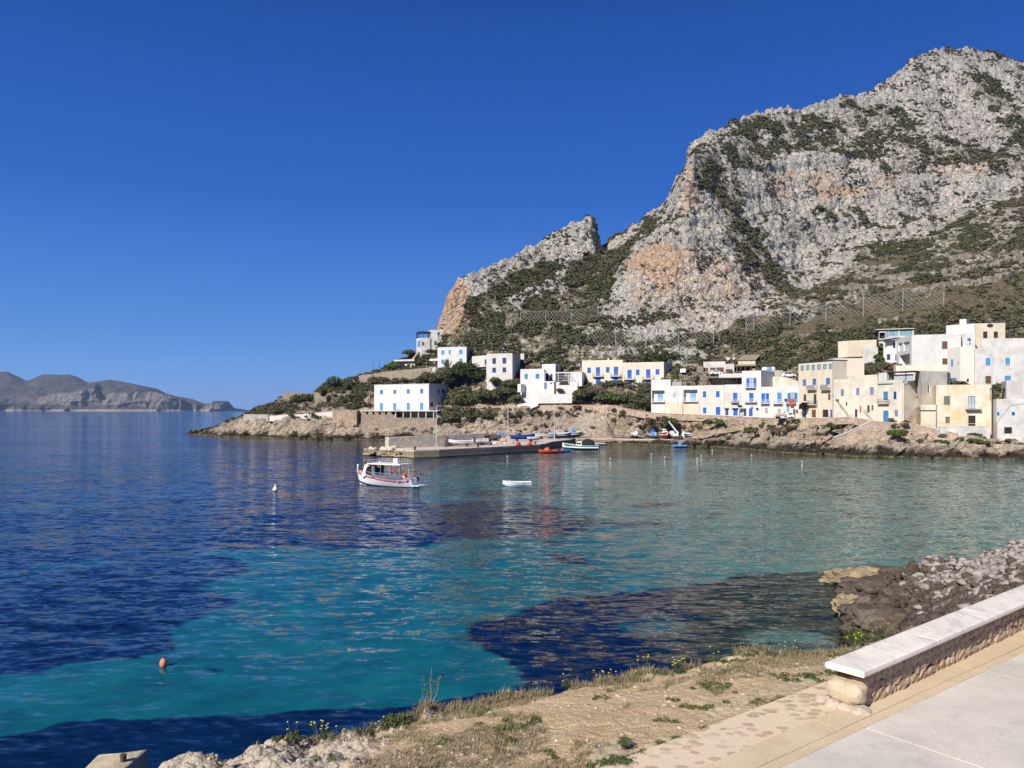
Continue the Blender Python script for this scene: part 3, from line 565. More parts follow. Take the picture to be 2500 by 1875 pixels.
Dmd2 = Dc + (Dwl - Dc) * np.interp(bpx, [-700, 1985, 2010, 2110, 2170, 3300], [.86, .86, .94, .9, .86, .86]); Zmd2 = np.interp(bpx, [-700, 2040, 2070, 2200, 2350, 2500], [.5, .5, .45, .5, .8, 1.1]); Zmd2 = Zmd2 - 1.9 * np.interp(bpx, [1960, 2000, 2095, 2150], [0, 1, 1, 0]); Zwl = -1.2 * np.interp(bpx, [1960, 2000, 2095, 2140], [0, 1, 1, 0])
mid = 18
rowsD = [Dpv - 6.5, Dpv - .02, Dpv + (Dc - Dpv) * .55, Dc, Dc + .5, Dmd, Dmd2, Dwl, Dwl + 5]
sag = np.interp(bpx, [200, 700, 1300, 2000], [.15, .22, .1, 0])
rowsZ = [0 * bpx + GZ - .09, 0 * bpx + GZ - .015, (GZ * .45 + Zc * .55) + .03 - sag * 0, Zc, Zc - .55, Zmd, Zmd2, Zwl, 0 * bpx - 2.5]
nb = [6, 90, 110, 14, 70, 60, 34, 8]
D = []; Z = []
for i, n in enumerate(nb):
    for k_ in range(n): t = k_ / n; D.append(rowsD[i] * (1 - t) + rowsD[i + 1] * t); Z.append(rowsZ[i] * (1 - t) + rowsZ[i + 1] * t)
D.append(rowsD[-1]); Z.append(rowsZ[-1]); D = np.array(D); Z = np.array(Z)
U = np.concatenate([np.linspace(i, i + 1, n, endpoint=False) for i, n in enumerate(nb)] + [[8.]])[:, None] + 0 * D; PXb = bpx[None] + 0 * D
P = np.stack([(PXb - 1250) * D / F, D, Z], -1)
top = smooth(.98, 1.15, U) * smooth(3.2, 2.9, U); cliff = smooth(2.75, 3.1, U) * smooth(7.6, 7, U)
f1, f2, idv = worley(P / .55); g1, g2, idw = worley(P / .2 + 4); h1, h2, idh = worley(P / np.array([1.6, 1.6, 1.2]) + 8)
rocky = np.maximum(smooth(960, 820, PXb + (fbm(P * 1.1, 3) - .5) * 260) * smooth(1.2 + 0 * U, 2.3, U + (PXb < 650) * .9), 0)
limb = np.zeros(D.shape)
for (cx_, cu, rx, ru, s_) in [(1820, 2.92, 90, .16, 1), (1740, 2.86, 50, .1, .8), (1580, 2.95, 55, .08, .6), (1770, 1.40, 80, .14, .75), (1900, 1.42, 90, .16, .8), (1990, 1.6, 50, .15, .7), (1490, 1.25, 60, .18, .9), (1600, 1.12, 40, .08, .5), (1060, 2.93, 45, .1, 1), (930, 2.9, 60, .12, 1), (1250, 1.35, 60, .1, .5)]:
    rr2 = ((PXb - cx_) / rx) ** 2 + ((U - cu) / ru) ** 2 + (fbm(P * 3, 4) - .5) * 1.6; limb = np.maximum(limb, s_ * smooth(1.1, .5, rr2))
rk = np.maximum(rocky, limb)
P[..., 2] += top * ((fbm(P / 1.6, 4) - .5) * .16 + (fbm(P * 4.5, 4) - .5) * .05 + (fbm(P * 16, 3) - .5) * .022)
P[..., 2] += smooth(.98, 1.15, U) * smooth(3.6, 2.95, U) * rk * ((.55 - f1) * .34 + (.4 - g1) * .10 + (idw - .5) * .06 + .03 + (fbm(P * 6, 4) - .5) * .12) * (1 - .72 * smooth(1100, 1300, PXb) * smooth(2.5, 2.2, U))
lowr = smooth(4.4, 5.2, U)
bd = ((idh - .5) * .9 + (.5 - h1) * 1.1) * (.55 + .1 * lowr) + (.5 - f1) * .32 + (idw - .5) * .12 + (fbm(P / .8, 4) - .5) * .5
bd *= cliff * smooth(7.2, 6.6, U) ; P[..., 1] -= bd * .8 * (1 - lowr); P[..., 2] += bd * (.35 + .55 * lowr) * smooth(3.0, 3.4, U)
pale_r = smooth(2180, 2360, PXb + (U - 6) * 60 + (fbm(P / 2., 4) - .5) * 260) * smooth(4.3, 5., U)
ochre = smooth(2140, 2080, PXb + (fbm(P / 1.2, 3) - .5) * 90) * smooth(2030, 2050, PXb) * smooth(5.4, 5.9, U)
soilc = (1 - rk) * smooth(3.5, 3.0, U)
grass = np.zeros(D.shape); up_ = U
pat = fbm(P / np.array([.9, .9, .9]), 4); pat2 = fbm(P / .3 + 20, 4)
dens = .22 + .42 * smooth(2.4, 2.95, up_) + .45 * smooth(1350, 1150, PXb + (up_ - 2) * 120) + .5 * np.exp(-(((PXb - 1780) / 170) ** 2 + ((up_ - 2.35) / .42) ** 2)) + .35 * np.exp(-(((PXb - 1000) / 180) ** 2 + ((up_ - 2.2) / .6) ** 2))
dens -= .5 * np.exp(-(((PXb - 1560) / 150) ** 2 + ((up_ - 1.75) / .45) ** 2)) + .25 * np.exp(-(((PXb - 1300) / 110) ** 2 + ((up_ - 2.6) / .35) ** 2))
grass = smooth(.0, .12, pat + pat2 * .35 - .88 + dens * .42) * smooth(1.0, 1.06, U) * smooth(3.6, 3.0, U) * (1 - rk * .75) * smooth(560, 800, PXb)
def m_bank():
    n = N('bank_earth'); rk_ = n.attr('rock'); pl = n.attr('pale'); oc = n.attr('ochre'); gr = n.attr('grass'); so_ = n.attr('soil')
    fine = n.noise(28, 6, .7); med = n.noise(5, 6, .65); big = n.noise(1.1, 5, .6); sp = n.vor(34, None, 'F1', 1)
    c = n.mix(n.mr(big, .35, .65), (.70, .53, .32), (.60, .435, .25)); c = n.mix(n.mr(med, .5, .72, 0, .6), c, (.60, .46, .30)); c = n.mix(n.mr(n.noise(2.3, 3), .62, .72, 0, .5), c, (.36, .19, .10))
    c = n.mix(n.mr(fine, .45, .72, 0, .55), c, (.33, .235, .15)); c = n.mix(n.mr(sp, .86, .92, 0, .7), c, (.62, .54, .44))
    c = n.mix(n.mr(n.math('ADD', gr, n.mr(fine, .3, .7, -.3, .3)), .4, .9, 0, .5), c, (.27, .215, .14))
    rc = n.mix(n.mr(med, .35, .65), (.66, .575, .45), (.50, .42, .32)); rc = n.mix(n.mr(fine, .46, .74, 0, .6), rc, (.26, .22, .17)); v = n.vor(2.6, n.mapv(1, n.mix(.3, n.pos, n.noise(2, 3, col=True), 'ADD')), 'DISTANCE_TO_EDGE')
    rc = n.mix(n.mr(v, .05, 0, 0, .6), rc, (.06, .05, .04)); rc = n.mix(n.mr(n.noise(3.1, 4), .58, .7, 0, .5), rc, (.52, .40, .26))
    sx_ = n.node('SeparateXYZ'); n.t.links.new(n.pos, sx_.inputs[0]); wx_ = n.mr(sx_.outputs[0], -.6, .8)
    cr_ = n.mix(n.mr(med, .35, .65), (.70, .58, .40), (.56, .45, .30)); cr_ = n.mix(n.mr(fine, .46, .74, 0, .5), cr_, (.36, .28, .18)); rc = n.mix(wx_, rc, cr_)
    c = n.mix(rk_, c, rc)
    dk = n.mix(n.mr(med, .35, .68), (.060, .046, .032), (.15, .115, .08)); dk = n.mix(n.mr(fine, .5, .75, 0, .8), dk, (.022, .018, .014)); dk = n.mix(n.mr(n.vor(3.4, None, 'F1', 1), .88, .9, 0, .6), dk, (.30, .26, .22))
    pc = n.mix(n.mr(med, .35, .65), (.50, .44, .40), (.33, .27, .24)); pc = n.mix(n.mr(fine, .45, .72, 0, .75), pc, (.12, .10, .09)); pc = n.mix(n.mr(n.vor(1.9, None, 'DISTANCE_TO_EDGE'), .08, 0, 0, .8), pc, (.06, .05, .045))
    lo = n.mix(pl, dk, pc); ocm = n.mix(n.mr(med, .4, .6), (.34, .27, .145), (.15, .11, .05)); lo = n.mix(oc, lo, ocm)
    z = n.z(); below = n.math('SUBTRACT', 1, n.math('ADD', so_, rk_)); below = n.mr(below, .2, .8)
    c = n.mix(below, c, lo); c = n.mix(n.mr(z, .28, .1), c, (.03, .028, .016))
    return n.fin(c, .95, n.bump(n.math('ADD', n.math('MULTIPLY', med, 1.2), n.math('ADD', fine, n.math('MULTIPLY', n.mr(v, 0, .12), .3))), .85, .075), .08)
rkA = rk * smooth(3.9, 3.4, U)
mesh_np('near_bank', P.reshape(-1, 3), grid_faces(*D.shape), m_bank(), {'rock': rkA.ravel(), 'pale': pale_r.ravel(), 'ochre': ochre.ravel(), 'grass': grass.ravel(), 'soil': soilc.ravel()}, kind='structure', label='dry sandy bank above the water')
GB = (P, PXb, U, grass)
# boulders on the near shore and stones on the bank
m_dryg = m_leaf('dry_grass_blades', (.11, .085, .052), (.40, .325, .195), (.085, .095, .042))
m_stone = paint('loose_stone', (.50, .42, .33), .95, .3, 6, .02, .1)
def m_stn(name, cs):
    n = N(name); v = n.vor(1.6, None, 'F1', 1); f = n.noise(5, 6, .7); g = n.noise(24, 4, .7); c = n.ramp(v, [(i / (len(cs) - 1), q) for i, q in enumerate(cs)]); c = n.mix(n.mr(f, .42, .66, 0, .7), c, sc(cs[0], .5)); c = n.mix(n.mr(g, .5, .75, 0, .4), c, sc(cs[-1], 1.1))
    return n.fin(c, .95, n.bump(f, .8, .06), .08)
m_dark_stone = m_stn('dark_shore_stone', [(.085, .066, .048), (.13, .10, .075), (.065, .052, .042), (.20, .165, .13)])
m_pale_stone = m_stn('pale_shore_stone', [(.30, .24, .21), (.42, .36, .32), (.24, .20, .18), (.54, .48, .44)])
def scatter_pts(G, wgt, count, seed):
    P = G[0]; g = np.random.default_rng(seed)
    A = np.linalg.norm(np.cross(P[1:, :-1] - P[:-1, :-1], P[:-1, 1:] - P[:-1, :-1]), axis=-1); wv = (A * wgt[:-1, :-1]).ravel()
    idx = g.choice(len(wv), count, p=wv / wv.sum()); i, j = np.unravel_index(idx, A.shape); a, b = g.random(count)[:, None], g.random(count)[:, None]
    return P[i, j] * (1 - a) * (1 - b) + P[i + 1, j] * a * (1 - b) + P[i, j + 1] * (1 - a) * b + P[i + 1, j + 1] * a * b, i, j
def stones(name, pts, sizes, mat, seed, label, sub=1, flat=.6):
    g = np.random.default_rng(seed); V0, F0 = ICO[sub]; F0 = np.array(F0); n = len(pts)
    S = sizes[:, None] * (.6 + .8 * g.random((n, 3))) * np.array([1, 1, flat]); an = g.random(n) * 6.28
    V = V0[None] * (1 + (g.random((n, len(V0), 1)) - .5) * .5) * S[:, None]
    X = V[..., 0] * np.cos(an)[:, None] - V[..., 1] * np.sin(an)[:, None]; Y = V[..., 0] * np.sin(an)[:, None] + V[..., 1] * np.cos(an)[:, None]
    V = np.stack([X, Y, V[..., 2]], -1) + pts[:, None]
    return mesh_np(name, V.reshape(-1, 3), (F0[None] + (np.arange(n) * len(V0))[:, None, None]).reshape(-1, 3), mat, smooth=False, kind='stuff', label=label)
q, i, j = scatter_pts(GB, (smooth(1.02, 1.1, U) * smooth(3.3, 3.1, U) * smooth(200, 300, PXb) * (.25 + grass + .5 * smooth(1200, 900, PXb))), 5200, 5)
gs = np.random.default_rng(8); stones('bank_pebbles', q, .008 + .035 * gs.random(len(q)) ** 4, m_stone, 2, 'small pale stones lying on the dry bank')
lowm = smooth(5.0, 5.4, U) * smooth(7.05, 6.9, U) * smooth(2030, 2070, PXb) * smooth(2900, 2600, PXb)
lowm = smooth(3.5, 4., U) * smooth(7.0, 6.75, U) * smooth(2118, 2160, PXb) * smooth(2900, 2600, PXb)
q, i, j = scatter_pts(GB, lowm * (1 - pale_r * .9), 9000, 6); stones('dark_shore_stones', q, .04 + .20 * gs.random(len(q)) ** 2.5, m_dark_stone, 3, 'dark weed-stained stones heaped on the near shore', 1, .7)
q, i, j = scatter_pts(GB, lowm * (pale_r * .9 + .03), 6500, 7); stones('pale_shore_stones', q, .045 + .26 * gs.random(len(q)) ** 3, m_pale_stone, 4, 'pale stones heaped on the near shore', 1, .6)
# ---- dry grass tufts
def blades(name, pts, hts, spread, nbl, mat, seed, label, green=.15, wid=.0022):
    g = np.random.default_rng(seed); n = len(pts); k = nbl
    base = pts[:, None] + g.normal(size=(n, k, 3)) * np.array([1, 1, 0]) * spread * .5
    an = g.random((n, k)) * 6.28; le = g.random((n, k)) ** .6 * 1.15; h = hts[:, None] * (.45 + .75 * g.random((n, k)))
    dirv = np.stack([np.cos(an) * np.sin(le), np.sin(an) * np.sin(le), np.cos(le)], -1)
    tip = base + dirv * h[..., None]; midp = base + dirv * h[..., None] * .55 + np.array([0, 0, 1]) * (h * .10)[..., None]
    side = np.stack([-np.sin(an + g.random((n, k))), np.cos(an), 0 * an], -1) * (wid * (.6 + g.random((n, k))))[..., None]
    V = np.stack([base - side, base + side, midp - side * .8, midp + side * .8, tip], 2)
    Fq = np.array([[0, 1, 3], [0, 3, 2], [2, 3, 4]]); m = n * k
    Fa = (Fq[None] + (np.arange(m) * 5)[:, None, None]).reshape(-1, 3)
    sh = np.repeat(g.random(m), 5); ti = np.repeat(np.repeat((g.random(n) < green).astype(float) * .9, k) * g.random(m), 5)
    return mesh_np(name, V.reshape(-1, 3), Fa, mat, {'shade': sh, 'tint': ti}, smooth=False, kind='stuff', label=label)
gw = grass * smooth(1.03, 1.08, U) * smooth(3.3, 3.05, U)
q, i, j = scatter_pts(GB, gw, 9000, 21); uu_ = U[i, j]
blades('dry_grass', q, .030 + .06 * gs.random(len(q)) ** 2 + .05 * smooth(2.6, 3, uu_) * gs.random(len(q)), .05, 13, m_dryg, 22, 'dry grass and creeping stems on the sandy bank', .12)
eg = smooth(2.8, 2.95, U) * smooth(3.12, 3.02, U) * smooth(800, 950, PXb) * smooth(2400, 2300, PXb) * smooth(.42, .5, pat)
q, i, j = scatter_pts(GB, eg, 850, 23); blades('edge_grass', q, .08 + .12 * gs.random(len(q)), .05, 14, m_dryg, 24, 'taller dry grass along the edge of the bank', .3, .0025)
m_herb = m_leaf('herb_leaves', (.030, .055, .018), (.085, .125, .045), (.12, .12, .05))
hm = smooth(.62, .70, fbm(P / .5 + 60, 3)) * smooth(1.02, 1.05, U) * smooth(3.05, 2.95, U) + 5 * np.exp(-((U - 1.07) / .03) ** 2) * smooth(1750, 1650, PXb) * smooth(.45, .55, fbm(P / .35 + 9, 3)) * smooth(1500, 1560, PXb)
q, i, j = scatter_pts(GB, hm * smooth(650, 900, PXb), 420, 25); q[:, 2] += .01
ti = gs.random(len(q)); Vh, sh, th = clump_mesh(q, .035 + .06 * gs.random(len(q)), ti, 60, .055, .4, 26); mesh_np('low_herbs', Vh, np.arange(len(Vh)).reshape(-1, 3), m_herb, {'shade': sh, 'tint': th}, smooth=False, kind='stuff', label='small green herbs creeping over the bank')
def bank_z(px_, u_):
    jj = int(np.argmin(np.abs(bpx - px_))); ii = int(np.argmin(np.abs(U[:, jj] - u_))); return Vector(GB[0][ii, jj])
# ---- walk: cobble strip, stone kerb slabs, concrete pavement
def strip(name, offa, offb, z, mat, t0=-14, t1=26, th=.12):
    m = MB(); a, b, c, d = lineXY(t0, offa), lineXY(t1, offa), lineXY(t1, offb), lineXY(t0, offb)
    m.prism([a, b, c, d], z - th, z); o = m.build(name, mat); return tag(o, kind='structure')
def m_conc():
    n = N('concrete_walk'); f = n.noise(.8, 6, .62); g = n.noise(30, 5, .7); st = n.noise(2.0, 5, .6, n.mapv((.5, 2.2, 1), rot=(0, 0, R(-37))))
    c = n.mix(n.mr(f, .35, .65), (.64, .57, .475), (.52, .465, .39)); c = n.mix(n.mr(g, .4, .72, 0, .4), c, (.31, .30, .28)); c = n.mix(n.mr(st, .55, .7, 0, .4), c, (.58, .56, .53))
    c = n.mix(n.mr(n.vor(2.0), .03, .022, 0, .6), c, (.08, .07, .06)); c = n.mix(n.mr(n.noise(3.2, 6, .7), .56, .7, 0, .35), c, (.38, .35, .31)); c = n.mix(n.mr(n.noise(.45, 3, .6, None, 1.5), .55, .62, 0, .22), c, (.40, .37, .33))
    return n.fin(c, .9, n.bump(g, .5, .006), .15)
def m_slab():
    n = N('sandstone_slab'); f = n.noise(1.4, 6, .6); g = n.noise(34, 5, .7); tx = n.noise(17, 5, .7, None, .8)
    c = n.mix(n.mr(f, .35, .65), (.60, .485, .325), (.52, .405, .26)); c = n.mix(n.mr(g, .42, .7, 0, .4), c, (.34, .25, .15)); c = n.mix(n.mr(tx, .45, .7, 0, .4), c, (.60, .49, .33))
    return n.fin(c, .92, n.bump(n.math('ADD', tx, n.math('MULTIPLY', g, .4)), .55, .010), .1)
def m_cob():
    n = N('cobble_strip'); ws = n.mix(.06, n.pos, n.noise(7, 3, col=True), 'ADD'); mp = n.mapv((5.2, 7.6, 5), ws, (0, 0, R(-37)))
    e = n.vor(1, mp, 'F1'); idc = n.vor(1, mp, 'F1', 1); g = n.noise(30, 5, .7); md = n.noise(4, 5, .65)
    st = n.ramp(idc, [(0, (.50, .395, .265)), (.3, (.42, .315, .21)), (.55, (.54, .44, .31)), (.75, (.44, .275, .175)), (1, (.33, .28, .225))]); st = n.mix(n.mr(g, .45, .7, 0, .35), st, (.34, .29, .22))
    mo = n.mix(n.mr(g, .35, .65), (.64, .53, .375), (.56, .445, .30)); k = n.mr(n.math('ADD', e, n.mr(md, .3, .7, -.12, .12)), .47, .38)
    c = n.mix(k, mo, st)
    return n.fin(c, .92, n.bump(n.math('ADD', n.mr(e, .5, .1, 0, .5), n.math('ADD', n.math('MULTIPLY', md, .7), n.math('MULTIPLY', g, .3))), .6, .018), .1)
strip('cobbled_strip', .52, 1.20, GZ + .004, m_cob())
slabm = m_slab(); strip('kerb_base', -.02, .54, GZ - .03, paint('grey_mortar', (.30, .25, .18), .95, .2, 8, .01, .1), th=.2)
rs = random.Random(5)
m = MB(); t = -9.3
while t < 24:
    L = 1.05 + rs.random() * .25; a, b, c, d = lineXY(t + .006, .155), lineXY(t + L - .006, .155), lineXY(t + L - .006, .52), lineXY(t + .006, .52); zz = GZ + .016 + rs.random() * .003
    m.prism([a, b, c, d], zz - .07, zz); t += L
t = -9.6
while t < 24:
    L = .8 + rs.random() * .3; a, b, c, d = lineXY(t + .005, .005), lineXY(t + L - .005, .005), lineXY(t + L - .005, .148), lineXY(t + .005, .148); zz = GZ + .014 + rs.random() * .003
    m.prism([a, b, c, d], zz - .07, zz); t += L
tag(m.build('stone_kerb', slabm), kind='structure')
m = MB(); joints = [-5.2, -1.75, 1.7, 5.1, 8.6, 12.0, 15.5, 19, 25]
for a_, b_ in zip(joints, joints[1:]):
    m.prism([lineXY(a_ + .012, -8.0), lineXY(b_ - .012, -8.0), lineXY(b_ - .012, -.004), lineXY(a_ + .012, -.004)], GZ - .1, GZ + .02)
tag(m.build('pavement', m_conc()), kind='structure')
m = MB(); m.prism([lineXY(-6, -8), lineXY(25, -8), lineXY(25, -.01), lineXY(-6, -.01)], GZ - .15, GZ + .008); tag(m.build('pavement_joint_fill', paint('pale_grout', (.66, .63, .57), .9, .1, 8, .003, .1)), kind='structure')
# ---- bench
def m_marble():
    n = N('bench_marble'); w_ = n.noise(1.3, 4, .6, dist=1.5); v = n.noise(2.4, 7, .68, n.mapv((1.4, .35, 1), rot=(0, 0, R(20))), 1.6); g = n.noise(40, 5, .7)
    c = n.mix(n.mr(w_, .35, .65), (.80, .73, .62), (.68, .62, .525)); c = n.mix(n.mr(v, .48, .62, 0, .6), c, (.42, .395, .36)); c = n.mix(n.mr(n.noise(9, 5, .7), .6, .72, 0, .35), c, (.30, .28, .24))
    return n.fin(c, .55, n.bump(g, .25, .004), .35)
T0 = 1.93
def m_rub():
    n = N('rubble_stone'); v = n.vor(4.2, None, 'F1', 1); f = n.noise(9, 6, .7); g = n.noise(45, 5, .7)
    c = n.ramp(v, [(0, (.52, .40, .26)), (.5, (.44, .33, .21)), (.8, (.50, .33, .23)), (1, (.58, .49, .37))]); c = n.mix(n.mr(f, .4, .7, 0, .6), c, (.28, .20, .13)); c = n.mix(n.mr(g, .5, .75, 0, .4), c, (.62, .52, .38))
    return n.fin(c, .95, n.bump(n.math('ADD', f, n.math('MULTIPLY', g, .4)), .9, .03), .08)
bo0 = lineXY(T0, 1.15)
A_ = Vector((4.50, 9.86)); Bd = Vector((4.41, 3.54)).normalized(); Nd = Vector((-Bd.y, Bd.x)); SZ = 6.60
bench = empty('stone_bench', (A_.x, A_.y, GZ), math.atan2(Bd.y, Bd.x), 'long low stone bench with marble top beside the paved walk', 'bench')
L = 14.0; marb = m_marble(); rs = random.Random(9)
x = 0.; i = 0
while x < L:
    l = 2.05 + rs.random() * .3
    m = lmb(); prof = [(-.0, -.045), (-.012, -.02), (-.006, .03), (.03, .045), (.49, .045), (.525, .03), (.53, -.02), (.51, -.045)]
    n0 = len(m.v); 
    for xx in (x + .004, x + l - .004):
        for (yy, z_) in prof: m.v.append((xx + (0.11 * (.52 - yy) * 0), yy, SZ - GZ + z_))
    k = len(prof)
    for q_ in range(k): r_ = (q_ + 1) % k; m.f.append((q_, r_, k + r_, k + q_))
    m.f.append(tuple(range(k))[::-1]); m.f.append(tuple(range(k, 2 * k)))
    m.build('seat_slab', marb, bench, bevel=.008); x += l; i += 1
m = lmb(); m.box((L / 2 + .1, .31, .17), (L - .1, .27, .42)); m.build('wall_core', paint('brown_mortar', (.20, .145, .09), .95, .4, 9, .03, .1), bench)
def stone_block(m, c, size, rs):
    n = len(m.v); g = []
    for sx_ in (-1, 0, 1):
        for sy_ in (-1, 1):
            for sz_ in (-1, 0, 1):
                k1 = .72 if (sx_ and sz_) else 1.; q = Vector((sx_ * size[0] / 2 * (.82 + .18 * k1) * (1 + (rs.random() - .5) * .2), sy_ * size[1] / 2 * (1 if sy_ > 0 else (.55 if (sx_ and sz_) else .95) + rs.random() * .3), sz_ * size[2] / 2 * (.8 + .2 * k1) * (1 + (rs.random() - .5) * .25)))
                m.v.append((c[0] + q.x, c[1] + q.y, c[2] + q.z))
    I = lambda a, b, d: n + a * 6 + b * 3 + d
    for a in (0, 1):
        for d in (0, 1): m.f += [(I(a, 0, d), I(a + 1, 0, d), I(a + 1, 0, d + 1), I(a, 0, d + 1)), (I(a, 1, d), I(a, 1, d + 1), I(a + 1, 1, d + 1), I(a + 1, 1, d))]
        m.f += [(I(a, 0, 2), I(a + 1, 0, 2), I(a + 1, 1, 2), I(a, 1, 2)), (I(a, 0, 0), I(a, 1, 0), I(a + 1, 1, 0), I(a + 1, 0, 0))]
    for d in (0, 1): m.f += [(I(0, 0, d), I(0, 0, d + 1), I(0, 1, d + 1), I(0, 1, d)), (I(2, 0, d), I(2, 1, d), I(2, 1, d + 1), I(2, 0, d + 1))]
m = lmb(); x = .12; rs = random.Random(4)
for row, (z0, hh) in enumerate([(.075, .16), (.215, .13), (.335, .12)]):
    x = .1 + rs.random() * .08
    while x < L:
        l = .09 + rs.random() * .19; stone_block(m, (x + l / 2, .155, z0 + (rs.random() - .5) * .03), (l * .98, .13 + .05 * rs.random(), hh * (.92 + .3 * rs.random())), rs); x += l * 1.0
m.build('rubble_face', m_rub(), bench, bevel=.012)
m = lmb(); V_, F_ = ICO[3]; q_ = V_ * 1.7 + 5; f_, g_, i_ = worley(q_); V_ = np.sign(V_) * np.abs(V_) ** .6 * (1 + (.5 - f_) * .22 + (fbm(q_ * 3, 3) - .5) * .16)[:, None] * np.array([.15, .25, .15]) + np.array([.10, .27, .20])
mesh_np('end_stone', V_, np.array(F_), m_stn('end_boulder', [(.56, .45, .30), (.60, .50, .36), (.50, .39, .26), (.62, .53, .40)]), smooth=False, parent=bench)
m = lmb(); 
for k_ in range(9): m.lump((-.05 + .12 * rs.random(), .05 + k_ * .06, .0 + .03 * rs.random()), .08 + .05 * rs.random(), k_, 2, .3, (1.1, 1, .6))
m.build('footing_stone', m_stone, bench)
# ---- concrete block with mooring stub, lower left
cb = MB(); c0 = W(238, 1862, 13.2); c1 = W(363, 1843, 13.9); zt = 4.15
cb.prism([((237 - 1250) * 13.05 / F, 11.4), (c1.x + .02, 11.4), W(362, 1843, 14.05)[:2], W(300, 1856, 13.75)[:2], W(240, 1862, 13.65)[:2]], 1.0, [4.0, 3.98, 3.82, 3.88, 3.9])
blk = cb.build('mooring_block', paint('worn_concrete', (.58, .49, .33), .95, .3, 3, .03, .1), bevel=.04); tag(blk, 'worn pale concrete mooring block at the foot of the near rocks', 'block')
sm_ = MB(); sc0 = W(301, 1868, 13.4); sm_.lathe((sc0.x, 13.4, 3.85), [(.05, 0), (.05, .12), (.058, .125), (.058, .15), (.03, .16), (.028, .13)], 14); tag(sm_.build('mooring_stub', paint('rusty_iron', (.10, .065, .05), .7, .4, 20, .01)), 'short rusty iron stub standing on the worn concrete block', 'bollard')

# ragged ochre rocks at the waterline of the near shore
def crag(name, lb, c, r3, seed, mat, rz=0):
    V0, F0 = ICO3; P_ = V0.copy(); q_ = P_ * 2.1 + seed; f1_, f2_, id_ = worley(q_ * .9); dd_ = 1 + (.5 - f1_) * .5 + (id_ - .5) * .3 + (ridged(q_ * 1.5, 4) - .5) * .45 + (fbm(q_ * 5, 3) - .5) * .14
    P_ = P_ * dd_[:, None] * np.array(r3); cc_, ss_ = math.cos(rz), math.sin(rz); P_ = np.stack([P_[:, 0] * cc_ - P_[:, 1] * ss_, P_[:, 0] * ss_ + P_[:, 1] * cc_, P_[:, 2]], -1)
    o = mesh_np(name, P_, np.array(F0), mat, smooth=False, label=lb, cat='rock'); o.location = c; return o
bm = bmesh.new(); bmesh.ops.create_icosphere(bm, subdivisions=5, radius=1); ICO3 = (np.array([v.co[:] for v in bm.verts]), [[v.index for v in f.verts] for f in bm.faces]); bm.free()
m_och = m_stn('ochre_shore_rock', [(.24, .18, .10), (.36, .29, .18), (.19, .145, .085), (.42, .36, .25)])
for x_, D_, z_, r3, sd_, mt, lb in [(2092, 44.6, .15, (1.6, .9, .62), 3, m_och, 'ochre pitted rock at the far tip of the near shore'), (2076, 38.5, .12, (.75, .8, .55), 7, m_och, 'smaller ochre rock nearest the water, just below the pitted one'), (2122, 41.5, .2, (1.5, 1.4, .6), 12, m_dark_stone, 'dark rounded rock between the two ochre rocks'), (2105, 37.2, .1, (1.0, 1.1, .6), 17, m_och, 'ochre ledge joining the near shore tip to the rubble'), (2140, 36.6, .25, (1.5, 1.5, .7), 22, m_dark_stone, 'dark rock where the rubble meets the ochre ledge'), (2124, 33.8, .1, (.8, .9, .5), 27, m_och, 'low ochre rock above the leafy flowers by the bench'), (2150, 46.0, .1, (1.8, 1.0, .5), 31, m_dark_stone, 'dark ledge on the far side of the near shore tip'), (2165, 33.5, .5, (1.5, 1.6, .8), 36, m_dark_stone, 'dark rock nearest the bench flowers')]:
    crag('shore_rock', lb, WZ(x_, D_, z_), r3, sd_, mt, sd_)
# ================================================================== VILLAGE
WHITE = plaster('white_limewash', (.61, .60, .575), (.44, .42, .38), .42, .3, .3)
WHITE2 = plaster('aged_white_plaster', (.58, .56, .525), (.38, .355, .32), .65, 1.3, .5)
BEIGE = plaster('beige_render', (.66, .585, .48), (.46, .40, .32), .38, .7, .45)
PALE = plaster('pale_grey_render', (.58, .555, .51), (.42, .39, .35), .4, 1.9, .35)
CREAM = plaster('cream_render', (.62, .545, .42), (.46, .37, .25), .45, 2.3, .5)
CREAM2 = plaster('weathered_cream_plaster', (.63, .57, .465), (.40, .37, .33), .7, .2, .6)
YELLOW = plaster('flaking_yellow_plaster', (.64, .585, .48), (.62, .43, .20), .85, 2.8, .5)
GREYC = plaster('bare_concrete', (.42, .38, .33), (.24, .22, .20), .6, .9, .9)
GPLINTH = plaster('grey_cement_patch', (.56, .54, .50), (.38, .37, .36), .8, .5, .4)
STONE = masonry('sandstone_masonry', (.52, .41, .29), (.40, .30, .20), (.30, .22, .15), 1.5, 2.2, .10, .06)
RUB = masonry('rubble_walling', (.50, .41, .31), (.36, .29, .22), (.24, .19, .14), 1.9, 1.5, .18, .1)
COURSED = masonry('coursed_yellow_stone', (.55, .45, .31), (.44, .35, .23), (.33, .26, .17), .9, 3.6, .10, .05)
GSTONE = masonry('grey_dry_stone', (.36, .33, .29), (.26, .235, .21), (.12, .11, .09), 2.3, 1.5, .15, .1)
PINK = masonry('pink_mortared_stone', (.60, .46, .345), (.46, .33, .25), (.56, .46, .36), 1.9, 1.4, .15, .1)
BLUE = paint('blue_shutter_paint', (.022, .115, .46), .5, .18, 1.5); LBLUE = paint('light_blue_paint', (.085, .27, .56), .5, .2, 1.5); MBLUE = paint('faded_blue_paint', (.06, .20, .42), .55, .25, 1.5)
NAVY = paint('dark_blue_paint', (.015, .045, .16), .5, .2, 1.5); LAV = paint('grey_blue_shutter', (.17, .21, .38), .6, .2, 1.5); BROWN = paint('brown_wood', (.15, .075, .045), .6, .3, 3.); DBROWN = paint('dark_brown_wood', (.045, .03, .024), .6, .3, 3.)
